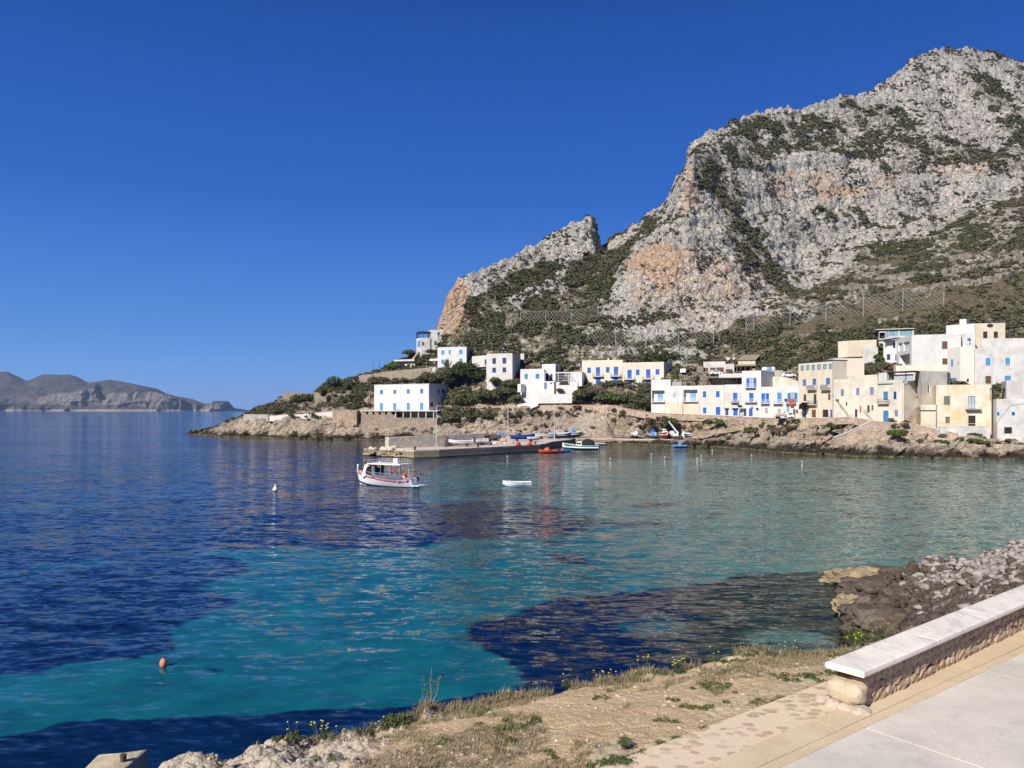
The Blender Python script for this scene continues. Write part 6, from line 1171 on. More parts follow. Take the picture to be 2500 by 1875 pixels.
f = Fac(XY(Z(890, 0)[0], 198.5), XY(Z(1052, 0)[0], 197.5)); a, z1 = f.hit(*Z(968, 288)); b, z0 = f.hit(*Z(1003, 352)); sg = empty('arrow_sign', (*f.P((a + b) / 2, 0)[:2], z0), 0, 'blue rectangular sign with a white left-pointing arrow on the white wall', 'sign')
m = MB(); bar(m, f, a, b, z0, z1, .01, .07); m.build('panel', BLUE, sg); m = MB(); cz = (z0 + z1) / 2 - .3; cu = (a + b) / 2
def fp_(u, z, o=.08): return f.P(u, z, o)
m.poly([fp_(cu - .55, cz), fp_(cu - .1, cz + .5), fp_(cu + .05, cz + .42), fp_(cu - .2, cz + .1), fp_(cu + .55, cz + .1), fp_(cu + .55, cz - .1), fp_(cu - .2, cz - .1), fp_(cu + .05, cz - .42), fp_(cu - .1, cz - .5)]); m.build('arrow', WPAINT, sg)
# ---- promenade retaining walls
wall('promenade_wall', 'low pinkish stone parapet wall running along the promenade edge above the harbour rocks', [(1092, 256.6, 995.5), (1170, 253.5, 993), (1250, 250.6, 989.5), (1430, 238.5, 989), (1481, 234.7, 989)], PINK, .5, STONE, base=2.6)
wall('promenade_wall', 'sloping pinkish retaining wall under the promenade behind the quay', [(1481, 234.4, 989), (1540, 228.5, 999.5), (1593, 222.7, 1009), (1680, 217, 1012.5), (1768, 210.6, 1016.3), (1800, 206.8, 1018.5), (1845, 200, 1020)], PINK, .9, STONE, zbs=[9, 8.2, 7, 6.9, 6.6, 6.4, 5.2])
wall('promenade_wall', 'tall coursed yellow retaining wall below the laundry house and tall cream house', [(1845, 199.2, 1021.2), (1905, 191, 1022), (1960, 184.3, 1022.8), (2000, 181.2, 1021.5)], COURSED, 1.2, STONE, base=6.2)
wall('promenade_wall', 'low rubble parapet along the promenade before the long cream house', [(2000, 180.6, 1021.5), (2073, 175.4, 1018), (2105, 173, 1023), (2128, 171, 1027)], PINK, .6, WHITE2, base=1.6)
wall('ramp_wall', 'pink mortared stone wall of the ramp dropping to the rocks', [(2038, 169.5, 1068), (2070, 169.6, 1056), (2128, 168.8, 1027.5), (2180, 168, 1033)], PINK, .7, WHITE2, zbs=[1.5, 1.8, 2.5, 3.4])
wall('promenade_wall', 'pink stone parapet sloping down to the corner by the yellow flaking house', [(2180, 168, 1032), (2232, 167, 1036), (2290, 165, 1048), (2337, 163, 1058)], PINK, .7, WHITE2, base=3.6)
wall('small_seawall', 'low yellowish rubble wall at the foot of the right-edge white house', [(2425, 157.4, 1084), (2500, 155, 1086), (2800, 152, 1090)], COURSED, .6, None, base=1.6)
# lower stone ramp wall inside harbour and white steps wall on left slope
wall('ramp_wall', 'thin pale stone parapet climbing from the quay boats to the promenade', [(1690, 207.5, 1055), (1730, 207, 1051), (1790, 205, 1043), (1840, 201.5, 1032)], STONE, .4, None, base=1.2)
wall('step_wall', 'pale stepped wall climbing the slope beside the pine', [(Z1(1265, 0)[0], 262, Z1(0, 1190)[1]), (Z1(1380, 0)[0], 264, Z1(0, 1130)[1]), (Z1(1480, 0)[0], 265.5, Z1(0, 1060)[1]), (Z1(1560, 0)[0], 267, Z1(0, 985)[1])], STONE, .8, None, base=1.6)
wall('step_wall', 'short white sloping wall at the right end of the terrace gallery', [(Z1(935, 0)[0], 256.5, Z1(0, 1285)[1]), (Z1(1050, 0)[0], 258, Z1(0, 1203)[1]), (Z1(1075, 0)[0], 259, Z1(0, 1198)[1])], WHITE2, .6, None, base=1.3)
wall('ruined_wall', 'short broken ochre wall on the slope above the step wall', [(Z1(1395, 0)[0], 270, Z1(0, 885)[1]), (Z1(1440, 0)[0], 269, Z1(0, 885)[1]), (Z1(1500, 0)[0], 268, Z1(0, 960)[1])], CREAM2, .5, None, base=3.)
# terraces on the mountain slope
def slope_pt(px, py):   # nearest mountain grid vertex seen at that photo point
    Pm = GM[0]; j = int(np.argmin(np.abs(mpx - px))); colm = Pm[:, j]; yy = HORIZON - (colm[:, 2] - CAMH) * F / colm[:, 1]; k_ = int(sum(nsubM[:6])); i = int(np.argmin(np.abs(yy[:k_] - py))); return Vector(colm[i])
def dry_wall(label, pts, hgt=1.3, mat=GSTONE):
    root = empty('terrace_bank_wall', slope_pt(*pts[0]), 0, label, 'wall', 'dry stone terrace walls on the green slope'); m = MB(); P3 = []
    for a, b in zip(pts, pts[1:]):
        n_ = max(2, int(abs(b[0] - a[0]) / 9))
        for q in range(n_): t = q / n_; P3.append(slope_pt(a[0] + (b[0] - a[0]) * t, a[1] + (b[1] - a[1]) * t))
    for a, b in zip(P3, P3[1:]):
        if (a - b).length > 14: continue
        ha = hgt * (.6 + .7 * random.random()); f = Fac(a.xy, b.xy); m.prism([a.xy + f.n * 1.7, b.xy + f.n * 1.7, b.xy - f.n * .5, a.xy - f.n * .5], [a.z - 1.2, b.z - 1.2, b.z - 1.2, a.z - 1.2], [a.z + ha * .8, b.z + ha * .8, b.z + ha, a.z + ha])
    m.build('stones', mat, root)
PSTONE = masonry('pale_dry_stone', (.46, .41, .34), (.33, .29, .235), (.14, .12, .09), 2.2, 1.5, .2, .12)
for lb, pts in [('longest dry stone terrace wall, just above the long rockfall net', [(2225, 712), (2300, 694), (2380, 688), (2455, 671)]), ('dry stone terrace line second above the long rockfall net', [(2010, 706), (2090, 702), (2180, 697)]), ('dry stone terrace line in the middle of the green slope', [(2120, 684), (2190, 674), (2255, 668)]), ('pale terrace line right of the middle of the green slope', [(2290, 664), (2350, 657), (2440, 645)]), ('uppermost right terrace line on the green slope', [(2300, 632), (2360, 627), (2410, 622)]), ('short terrace line at the far right of the slope', [(2410, 640), (2500, 634)]), ('short terrace line at the left edge of the green slope', [(2120, 656), (2185, 650)]), ('pale track edge just above the glass veranda house', [(2140, 788), (2200, 780)])]:
    dry_wall(lb, pts, 1.1, PSTONE)
# ================================================================== PIER AND QUAY
PC = masonry('pier_concrete', (.47, .40, .31), (.38, .32, .24), (.26, .22, .16), .5, 1.2, .05, .03)
def m_pier():
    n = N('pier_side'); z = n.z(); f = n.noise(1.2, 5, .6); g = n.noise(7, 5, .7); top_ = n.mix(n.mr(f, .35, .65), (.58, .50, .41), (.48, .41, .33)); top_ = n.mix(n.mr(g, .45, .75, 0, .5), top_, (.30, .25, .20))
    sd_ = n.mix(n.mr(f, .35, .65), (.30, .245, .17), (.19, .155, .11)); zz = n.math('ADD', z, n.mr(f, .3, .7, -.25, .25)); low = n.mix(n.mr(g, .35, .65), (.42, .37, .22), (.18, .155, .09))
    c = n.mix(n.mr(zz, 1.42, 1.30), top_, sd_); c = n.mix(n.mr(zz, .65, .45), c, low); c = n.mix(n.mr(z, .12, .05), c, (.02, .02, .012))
    return n.fin(c, .93, n.bump(g, .6, .08), .1)
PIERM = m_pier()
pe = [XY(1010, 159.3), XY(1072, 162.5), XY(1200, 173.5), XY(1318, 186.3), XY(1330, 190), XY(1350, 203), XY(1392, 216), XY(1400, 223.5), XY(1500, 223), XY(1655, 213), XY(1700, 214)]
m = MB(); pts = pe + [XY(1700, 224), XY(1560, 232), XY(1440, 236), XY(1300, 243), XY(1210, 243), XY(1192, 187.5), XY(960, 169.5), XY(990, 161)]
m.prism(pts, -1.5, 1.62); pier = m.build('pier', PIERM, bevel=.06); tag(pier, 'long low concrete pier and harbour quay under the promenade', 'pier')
wall('harbour_wall', 'thick pale concrete wall standing along the seaward side of the pier', [(949, 166.5, 1068), (1085, 174.8, 1062.5), (1183, 182.5, 1057.5)], masonry('harbour_wall_render', (.66, .58, .48), (.58, .50, .41), (.46, .40, .33), .6, 2.4, .07, .03), 1.7, None, base=3.4)
m = MB(); f = Fac(XY(1087, 183.4), XY(1092, 183.9)); a = XY(1060, 180.6); m.prism([XY(1083, 174.4), XY(1088, 174.9), XY(1086, 172.2), XY(1080, 171.8)], 1.6, [4.3, 4.3, 1.7, 1.7]); tag(m.build('buttress', STONE), 'slanting stone buttress against the harbour wall', 'buttress')
for i, (px, py, w_, h_, lb) in enumerate([(905, 1103, 3.0, 2.0, 'leftmost worn rock block at the tip of the pier'), (948, 1106, 3.6, 2.6, 'biggest worn block at the tip of the pier'), (985, 1109, 3.0, 2.0, 'squarish worn block beside the end of the pier')]):
    p = W(px, 1112 + i * 2, 10 * F / (112 + i * 2)); o = crag('pier_block', lb, (p.x, p.y + 2.0, .3), (w_ * .62, 2.4, h_ * .62), 31 + i * 5, PIERM, i)
RUST = paint('rusted_iron', (.12, .05, .03), .9, .4, 6, .02)
for px, D_, lb in [(1013, 160.5, 'rusty post at the seaward end of the pier'), (1167, 171.6, 'rusty bollard half way along the pier edge'), (1307, 186.4, 'rusty bollard at the inner corner of the pier')]:
    p = XY(px, D_); m = MB(); m.lathe((p.x, p.y, 1.55), [(.22, 0), (.2, .5), (.3, .52), (.28, .7), (.1, .74)], 10); m.box((p.x, p.y - .35, 1.0), (.5, .3, 1.6)); tag(m.build('bollard', RUST), lb, 'bollard', 'bollards on the pier')
def pier_pt(px, py, z=1.62): D_ = (CAMH - z) * F / (py - HORIZON); return Vector(((px - 1250) * D_ / F, D_, z))
# ================================================================== BOATS
def boat(name, label, p, yaw, L, B, H, hull, trim=None, deck=None, cat='boat', group=None, band=None, bow=.45, cabin=None, motor=False, cover=None, wind=False, keel=True, trailer=False, rib=False, zoff=0., mast=False, bottom=None):
    root = empty(name, (p[0], p[1], p[2] + zoff), yaw, label, cat, group); trim = trim or hull; deck = deck or WPAINT; n = 14
    def half(t): return B / 2 * max(0., 1 - max(0, (t - .42) / .58) ** 2.1) ** .75 * (.80 + .20 * min(1, t / .35))
    def sheer(t): return H * (1 + bow * max(0, (t - .35) / .65) ** 2 + .10 * max(0, .3 - t))
    def sect(t, k, inset=0.): 
        b = half(t) - inset; zt = sheer(t); s = k / 5; rise = max(0, (t - .75) / .25) ** 2 * .35 * H
        return Vector((L * (t - .5) + (.05 * L * s * max(0, (t - .6) / .4) ** 2), b * (s ** .42 if s > 0 else 0) * (1 - .0 * t), rise * (1 - s) + zt * s ** 1.15 - .0))
    def shell(k0, k1, mat, nm, ofs=0.):
        m = lmb()
        for sg_ in (1, -1):
            base = len(m.v)
            for i in range(n + 1):
                t = i / n
                for k in range(k0, k1 + 1): v = sect(t, k); m.v.append((v.x, sg_ * (v.y + ofs), v.z - draft))
            w_ = k1 - k0 + 1
            for i in range(n):
                for k in range(k1 - k0): a = base + i * w_ + k; m.f.append((a, a + w_, a + w_ + 1, a + 1))
        if k0 == 0:
            m.poly([(sect(0, k).x, sect(0, k).y + ofs, sect(0, k).z - draft) for k in range(k1 + 1)] + [(sect(0, k).x, -sect(0, k).y - ofs, sect(0, k).z - draft) for k in range(k1, 0, -1)])
        return m.build(nm, mat, root, smooth=False)
    if trailer: root.scale = (1.12, 1.12, 1.25)
    draft = .12 * H if not trailer else -.45
    if rib:
        hb = shell(0, 3, hull, 'hull'); m = lmb()
        for sg_ in (1, -1): m.tube([(L * (t - .5), sg_ * (half(t) - .02), sheer(t) * .8 - draft) for t in [i / 12 for i in range(13)]], .2, 8)
        m.build('inflatable_tube', trim, root, smooth=True)
    else:
        shell(0, 4 if band else 5, hull, 'hull')
        if band: shell(4, 5, band, 'top_band')
        if bottom: shell(0, 1, bottom, 'antifouling', .008)
    m = lmb()
    for i in range(n):
        a, b = sect(i / n, 5), sect((i + 1) / n, 5)
        for sg_ in (1, -1):
            m.quad((a.x, sg_ * (a.y + .04), a.z - draft), (b.x, sg_ * (b.y + .04), b.z - draft), (b.x, sg_ * max(0, b.y - .14), b.z - draft + .02), (a.x, sg_ * max(0, a.y - .14), a.z - draft + .02))
            m.quad((a.x, sg_ * (a.y + .04), a.z - draft), (b.x, sg_ * (b.y + .04), b.z - draft), (b.x, sg_ * (b.y + .04), b.z - draft - .07), (a.x, sg_ * (a.y + .04), a.z - draft - .07))
            m.quad((a.x, sg_ * max(0, a.y - .14), a.z - draft + .02), (b.x, sg_ * max(0, b.y - .14), b.z - draft + .02), (b.x, sg_ * max(0, b.y - .16), b.z * .45 - draft), (a.x, sg_ * max(0, a.y - .16), a.z * .45 - draft))
    m.build('gunwale', trim, root)
    m = lmb(); ring = [(sect(i / n, 5).x, max(.0, sect(i / n, 5).y - .1), H * .48 - draft) for i in range(n + 1)]; m.poly(ring + [(x, -y, z) for x, y, z in reversed(ring)]); 
    m.poly([(sect(t, 5).x, (sect(t, 5).y - .1), sheer(t) - draft - .03) for t in (.72, .8, .9, 1)] + [(sect(t, 5).x, -(sect(t, 5).y - .1), sheer(t) - draft - .03) for t in (1, .9, .8, .72)])
    for t in (.28, .5): m.box((L * (t - .5), 0, H * .72 - draft), (.28, half(t) * 1.8, .05))
    m.build('deck', deck, root)
    if cabin:
        x, lx, hz, c_ = cabin; m = lmb(); k_ = [(x - lx / 2, .0), (x + lx / 2, .0), (x + lx / 2 - .25 * hz, hz), (x - lx / 2, hz)]
        for sg_ in (1, -1): pass
        bb = B * .30; vs = [(a, -bb, b) for a, b in k_] + [(a, bb, b) for a, b in k_]; o_ = len(m.v); m.v += [(a, b_, c_2 + H * .8 - draft) for a, b_, c_2 in vs]
        m.f += [(0, 1, 2, 3), (7, 6, 5, 4), (0, 4, 5, 1), (1, 5, 6, 2), (2, 6, 7, 3), (3, 7, 4, 0)]; cb_ = m.build('cabin', c_, root, bevel=.04)
        m = lmb(); m.box((x - .02, 0, H * .8 - draft + hz * .62), (lx * .72, bb * 2 + .02, hz * .38)); m.build('cabin_window', GLASS, cb_)
    if wind: m = lmb(); m.box((L * .12, 0, H + .22 - draft), (.05, B * .62, .42), ry=-.5); m.box((L * .04, B * .31, H + .15 - draft), (L * .14, .03, .28)); m.box((L * .04, -B * .31, H + .15 - draft), (L * .14, .03, .28)); m.build('windscreen', GLASS, root)
    if motor: m = lmb(); m.box((-L / 2 - .22, 0, H + .18 - draft), (.42, .34, .52)); m.box((-L / 2 - .25, 0, H * .5 - draft), (.16, .12, H * 1.1)); m.build('outboard_motor', DARKM if motor is True else motor, root, bevel=.05)
    if cover:
        c_, x0, x1, hz = cover; m = lmb(); m.lump(((x0 + x1) / 2, 0, H - draft + hz * .15), 1, L, 2, .16, ((x1 - x0) / 2, B * .42, hz)); m.build('cover', c_, root)
    if mast: m = lmb(); m.tube([(0, 0, H * .5), (0, 0, H * .5 + mast)], .04, 6); m.build('mast', WPAINT, root)
    if trailer:
        m = lmb(); m.box((0, 0, -.02 - draft - .0), (L * .8, .08, .08)); 
        for x in (-L * .25, L * .2):
            m.box((x, 0, .0 - draft - .0), (.08, B * .8, .08))
        m.build('cradle', RUST, root)
        for x in (-L * .22,):
            for sg_ in (1, -1): m = lmb(); m.tube([(x, sg_ * B * .42 - .08, .28), (x, sg_ * B * .42 + .08, .28)], .28, 12); m.build('wheel', DARKM, root)
    return root
def at_water(px, py): p = onwater(px, py); return Vector((p.x, p.y, 0))
# tour boat
MAG = paint('magenta_stripe', (.42, .04, .22), .4, .08, 2); ORG = paint('orange_varnish', (.66, .33, .09), .4, .15, 3); SALM = paint('salmon_buoy', (.70, .22, .13), .5, .25, 9)
def tour_boat():
    c0 = at_water(946, 1186.5); bow_, st = XY(866, 103.5), XY(1026, 98.6); yaw = math.atan2(bow_.y - st.y, bow_.x - st.x); L = 9.3; B = 2.9
    c = (bow_ + st) / 2; root = empty('tour_boat', (c.x, c.y, 0), yaw, 'white excursion boat with magenta stripe and flat canopy anchored in the bay', 'boat'); n = 24
    def half(t): return B / 2 * max(0., 1 - max(0, (t - .45) / .55) ** 2.0) ** .7 * (.82 + .18 * min(1, t / .3))
    def sheer(t): return 1.02 + 1.0 * max(0, (t - .3) / .7) ** 1.8 + .16 * max(0, (.25 - t) / .25)
    def pt(t, s): b = half(t) * (s ** .38 if s > 0 else 0) * (.86 + .14 * s); rk = max(0, (t - .7) / .3) ** 2; return Vector((L * (t - .5) + .35 * s * rk - .25 * (1 - s) * rk, b, -.35 * (1 - rk) + (sheer(t) + .35 * (1 - rk)) * s))
    def band(s0, s1, mat, nm, ofs=0., t0=0., t1=1., fn=None, close=False, k=6):
        m = lmb()
        for sg_ in (1, -1):
            b0 = len(m.v)
            for i in range(n + 1):
                t = t0 + (t1 - t0) * i / n
                for q in range(k + 1):
                    lo, hi = (s0, s1) if fn is None else fn(t); v = pt(t, lo + (hi - lo) * q / k); m.v.append((v.x, sg_ * (v.y + ofs), v.z))
            for i in range(n):
                for q in range(k): a = b0 + i * (k + 1) + q; m.f.append((a, a + k + 1, a + k + 2, a + 1))
        if close:
            ps = [pt(0, q / 8) for q in range(9)]; m.poly([(p.x, p.y, p.z) for p in ps] + [(p.x, -p.y, p.z) for p in reversed(ps[1:])])
        return m.build(nm, mat, root, smooth=not close)
    band(0, 1, WPAINT, 'hull', close=True, k=8)
    band(0, 0, NAVY, 'boot_stripe', .006, fn=lambda t: (.16, .30 + .0 * t))
    band(0, 0, MAG, 'magenta_stripe', .010, .22, .97, fn=lambda t: (.80 - .10 * max(0, (.45 - t) / .2) - .02 * t, .88 - .01 * max(0, (.4 - t) / .2) + .015 * t))
    st_ = band(0, 0, MAG, 'magenta_flame', .012, .03, .22, fn=lambda t: (.60 + .20 * abs(math.sin(t * 50)) * (1 - t / .22), .86 + .06 * math.sin(t * 40) * (1 - t / .22)))
    band(0, 0, WPAINT, 'lettering_patch', .016, .085, .15, fn=lambda t: (.74 + .02 * math.sin(t * 300), .79 + .02 * math.sin(t * 420)))
    band(0, 0, paint('pink_logo', (.75, .45, .62), .5), 'round_logo', .018, .20, .245, fn=lambda t: (.70, .82))
    band(0, 0, ORG, 'orange_rubrail', .03, fn=lambda t: (.945, 1.0))
    m = lmb()
    for i in range(n):
        a, b = pt(i / n, 1), pt((i + 1) / n, 1)
        for sg_ in (1, -1): m.quad((a.x, sg_ * a.y, a.z), (b.x, sg_ * b.y, b.z), (b.x, sg_ * max(0, b.y - .2), b.z + .01), (a.x, sg_ * max(0, a.y - .2), a.z + .01))
    m.build('gunwale', ORG, root)
    m = lmb(); ring = [(pt(i / n, 1).x, pt(i / n, 1).y - .12, pt(i / n, 1).z - .32) for i in range(n + 1)]
    for a, b in zip(ring, ring[1:]): m.quad(a, b, (b[0], -b[1], b[2]), (a[0], -a[1], a[2]))
    m.build('deck', WPAINT, root)
    m = lmb(); m.box((-1.1, B * .33, 1.12), (4.4, .5, .38)); m.box((-1.1, -B * .33, 1.12), (4.4, .5, .38)); m.box((-.9, B * .45, 1.34), (4.6, .08, .42)); m.build('bench_seats', paint('slate_cushion', (.10, .13, .17), .7), root)
    # arched front shelter
    m = lmb(); hw = 1.08; prof = [(3.35, 1.15), (3.1, 1.75), (2.75, 2.75), (2.05, 2.9), (1.95, 2.62), (2.35, 2.5), (2.6, 2.05), (2.68, 1.2)]
    for sg_ in (1, -1):
        o_ = len(m.v); m.v += [(x, sg_ * hw, z) for x, z in prof] + [(x, sg_ * (hw - .09), z) for x, z in prof]; k_ = len(prof)
        for q in range(k_): r_ = (q + 1) % k_; m.f.append((o_ + q, o_ + r_, o_ + k_ + r_, o_ + k_ + q))
        m.f.append(tuple(o_ + q for q in range(k_))); m.f.append(tuple(o_ + k_ + q for q in reversed(range(k_))))
    m.quad((3.36, -hw, 1.15), (3.36, hw, 1.15), (3.11, hw, 1.75), (3.11, -hw, 1.75)); m.quad((3.11, -hw, 1.75), (3.11, hw, 1.75), (2.76, hw, 2.75), (2.76, -hw, 2.75)); m.quad((2.76, -hw, 2.75), (2.76, hw, 2.75), (2.06, hw, 2.91), (2.06, -hw, 2.91))
    wl = m.build('front_shelter', WPAINT, root); m = lmb(); m.quad((3.10, -.8, 1.8), (3.10, .8, 1.8), (2.80, .8, 2.68), (2.80, -.8, 2.68)); m.build('windscreen', GLASS, wl)
    m = lmb(); m.box((1.95, 0, 1.75), (1.2, 1.9, 1.1)); m.build('helm_console', DARKIN, root); m = lmb(); m.box((1.45, -.95, 2.05), (.5, .08, 1.2)); m.box((1.45, .95, 2.05), (.5, .08, 1.2)); m.build('side_screen', paint('smoked_screen', (.12, .17, .22), .3), root)
    m = lmb(); m.box((-.35, 0, 2.93), (5.3, 2.5, .07)); m.box((-.35, 0, 2.88), (5.36, 2.56, .05)); m.build('canopy', CREAM if False else WPAINT, root, bevel=.02)
    m = lmb(); m.box((-.35, 1.27, 2.845), (5.3, .05, .05)); m.box((-.35, -1.27, 2.845), (5.3, .05, .05)); m.build('canopy_edge', ORG, root)
    for x in (-2.9, -1.4, .1, 1.35):
        for sg_ in (1, -1): m = lmb(); m.tube([(x, sg_ * 1.18, 1.0), (x, sg_ * 1.18, 2.84)], .03, 6); m.build('canopy_post', GREYP, root)
    m = lmb(); x_ = [-2.9 + .45 * q for q in range(12)]
    for sg_ in (1, -1):
        for z in (3.25, 3.5): m.tube([(-2.9, sg_ * 1.2, z), (2.1, sg_ * 1.2, z)], .014, 4)
        for x in x_: m.tube([(x, sg_ * 1.2, 2.96), (x, sg_ * 1.2, 3.5)], .014, 4)
    m.build('roof_railing', ALU, root)
    m = lmb()
    for sg_ in (1, -1):
        for z in (1.6, 1.85): m.tube([(-2.6, sg_ * 1.3, z - .2), (.2, sg_ * 1.32, z - .1), (1.4, sg_ * 1.3, z)], .018, 5)
        for x in (-2.6, -1.7, -.8, .1, .9): m.tube([(x, sg_ * 1.31, 1.1), (x, sg_ * 1.31, 1.75)], .016, 4)
        m.tube([(1.2, sg_ * 1.36, 1.35), (1.4, sg_ * 1.36, 1.72), (2.3, sg_ * 1.3, 1.9), (3.0, sg_ * 1.1, 1.98)], .02, 5)
    m.build('side_railing', ALU, root)
    m = lmb(); m.box((-1.95, .5, 3.32), (.72, .6, .72)); m.build('roof_locker', WPAINT, root, bevel=.03)
    m = lmb(); m.lump((.9, .3, 3.08), .12, 3, 2, .1); m.tube([(.9, .3, 3.0), (.9, .3, 3.3)], .05, 6); m.build('antenna', WPAINT, root)
    m = lmb(); R0_, r0_ = .27, .075; nu = 20; nv = 8; o_ = len(m.v)
    for a in range(nu):
        for b in range(nv): A, Bq = a * 2 * math.pi / nu, b * 2 * math.pi / nv; m.v.append((-2.0 + (R0_ + r0_ * math.cos(Bq)) * math.cos(A), 1.32 + r0_ * math.sin(Bq), 2.25 + (R0_ + r0_ * math.cos(Bq)) * math.sin(A)))
    for a in range(nu):
        for b in range(nv): m.f.append((a * nv + b, ((a + 1) % nu) * nv + b, ((a + 1) % nu) * nv + (b + 1) % nv, a * nv + (b + 1) % nv))
    m.build('lifebuoy', REDP, root)
    m = lmb()
    for q in range(4): m.lump((-3.55 + q * .17, .4 + (q % 2) * .35, 1.5 + (q % 3) * .1), .2, q, 2, .1)
    m.build('fenders', ORANGE, root)
    m = lmb(); m.box((-3.0, 0, 1.25), (.9, 1.7, .5)); m.build('stern_locker', WPAINT, root, bevel=.04)
    m = lmb(); m.box((-L / 2 - .5, 0, .28), (1.0, 2.0, .09)); m.build('swim_platform', WPAINT, root, bevel=.02)
    m = lmb()
    for y in (.55, .95): m.tube([(-L / 2 - .95, y, .3), (-L / 2 - .4, y, 1.25), (-L / 2, y, 1.3)], .025, 6)
    for q in range(3): z = .5 + .25 * q; x = -L / 2 - .95 + (z - .3) / .95 * .55; m.tube([(x, .55, z), (x, .95, z)], .02, 5)
    m.build('stern_ladder', ALU, root)
    m = lmb(); m.box((-L / 2 - .01, -.35, .85), (.03, .5, .9)); m.build('stern_door', DARKIN, root)
    m = lmb(); m.box((4.75, 0, 2.25), (.14, .12, .5)); m.lump((4.75, 0, 2.55), .14, 1, 2, .1, (1, .7, 1.2)); m.build('stem_post', WPAINT, root)
    m = lmb(); m.box((4.1, 0, 1.92), (.7, .3, .14)); m.build('anchor_gear', RUST, root)
    for sg_ in (.2, -.4): m = lmb(); m.tube([(4.85, 0, 1.95), (5.0 + .5 * (sg_ < 0), sg_, -.1)], .018, 4); m.build('mooring_line', DARKM, root)
    m = lmb(); m.tube([(-4.0, .7, 1.2), (-4.05, .7, 2.6)], .02, 4); m.build('flag_staff', WPAINT, root)
tour_boat()
boat('dinghy', 'small white dinghy moored alone right of the excursion boat', at_water(1264, 1187.8), math.pi, 3.55, 1.3, .72, WPAINT, WPAINT, GREYP, bow=.2)
TEAL = paint('teal_boat_paint', (.03, .22, .27), .4, .15, 2)
boat('fishing_boat', 'teal and white boat with a dark tented shelter at the pier corner', at_water(1420, 1098) + Vector((0, 1, 0)), math.pi - .12, 8.6, 2.6, 1.15, TEAL, WPAINT, WPAINT, bow=.6, cabin=(.6, 1.5, 1.2, WPAINT), cover=(DARKIN, -3.4, .1, 1.5), motor=True)
boat('rowing_boat', 'small orange-red boat beside the pier corner', at_water(1340, 1106) + Vector((0, .6, 0)), math.pi + .08, 4.3, 1.6, .62, ORANGE, ORANGE, ORANGE, bow=.5, cover=(ORANGE, -.4, 1.1, .7), motor=True)
boat('rowing_boat', 'small white boat with light blue inside between the orange and teal boats', at_water(1371, 1104) + Vector((0, .6, 0)), .05, 4.6, 1.6, .5, WPAINT, LBLUE, LBLUE, bow=.3, cover=(REDP, -.2, .8, .55))
boat('tender', 'low white motorboat behind the teal boat', at_water(1459, 1086.5), math.pi, 4.4, 1.7, .5, WPAINT, WPAINT, GREYP, motor=True, bow=.3)
boat('inflatable_boat', 'bright blue small boat moored below the quay rocks', at_water(1660, 1092) + Vector((0, 0, 0)), math.pi, 3.9, 1.7, .55, WPAINT, LBLUE, LBLUE, bow=.3, rib=True, cover=(LBLUE, -.6, .5, .85), motor=True)
def on_pier(px, py): return pier_pt(px, py)
boat('speedboat', 'front white motorboat stored against the harbour wall', on_pier(1127, 1090), math.pi + .1, 4.8, 1.8, .6, WPAINT, WPAINT, GREYP, motor=True, trailer=True, group=None)
boat('speedboat', 'rear white motorboat with black outboard stored against the harbour wall', on_pier(1158, 1087), math.pi + .1, 6.0, 2.1, .75, WPAINT, WPAINT, GREYP, motor=True, trailer=True, wind=True)
BB = paint('royal_blue_boat', (.012, .06, .34), .4, .2, 2)
boat('fishing_boat', 'royal blue wooden boat stored on the pier, left of the white boats', on_pier(1275, 1077), .06, 5.6, 1.9, .8, BB, BB, LBLUE, bow=.45, trailer=True, cabin=(-.7, .9, .6, BB))
boat('inflatable_boat', 'grey inflatable boat tilted beside the royal blue boat', on_pier(1303, 1079), .1, 2.9, 1.4, .5, GREYP, ALU, GREYP, rib=True, trailer=True)
boat('speedboat', 'white motorboat with a pale green hull bottom in the row on the pier', on_pier(1331, 1072), .25, 5.2, 2.0, .75, WPAINT, WPAINT, paint('pale_green_paint', (.3, .42, .36), .5), trailer=True, wind=True)
boat('speedboat', 'white motorboat in the middle of the row, beside the lamp post', on_pier(1353, 1070), .3, 4.4, 1.8, .7, WPAINT, WPAINT, NAVY, trailer=True, cover=(BLUE, -1.2, .6, .4))
boat('speedboat', 'white and navy motorboat right of the lamp post on the pier', WZ(1372, 221, 1.62), .3, 4.6, 1.8, .8, NAVY, WPAINT, WPAINT, band=WPAINT, trailer=True)
boat('speedboat', 'dark hulled motorboat under a bright blue tarpaulin on the pier', WZ(1396, 226, 1.62), .25, 5.6, 2.0, .85, DARKM, WPAINT, WPAINT, band=WPAINT, trailer=True, cover=(LBLUE, -.8, 1., .8))
boat('rowing_boat', 'farthest small boat with red and blue sides in the pier row', WZ(1412, 233, 1.62), .1, 4.6, 1.7, .7, BB, REDP, REDP, bow=.4, trailer=True)
boat('rowing_boat', 'small boat wrapped in pale blue cover left of the royal blue boat', on_pier(1221, 1072.5), .3, 3.6, 1.4, .5, WPAINT, LBLUE, LBLUE, trailer=True, cover=(LBLUE, -1.4, 1.0, .45))
boat('speedboat', 'white boat with dark windscreen and dark red bottom, leftmost on the quay', WZ(1550, 222.6, 1.62), -1.45, 4.6, 2.0, .95, WPAINT, WPAINT, GREYP, trailer=True, wind=True, bottom=paint('oxblood_paint', (.16, .02, .03), .5), cover=(GREYP, -1.3, .9, .5))
boat('fishing_boat', 'pale blue boat with bright blue cover on the quay, second from left', WZ(1594, 220, 1.62), -1.4, 4.4, 1.9, .8, LBLUE, WPAINT, LBLUE, trailer=True, cover=(BLUE, -1., .9, .8))
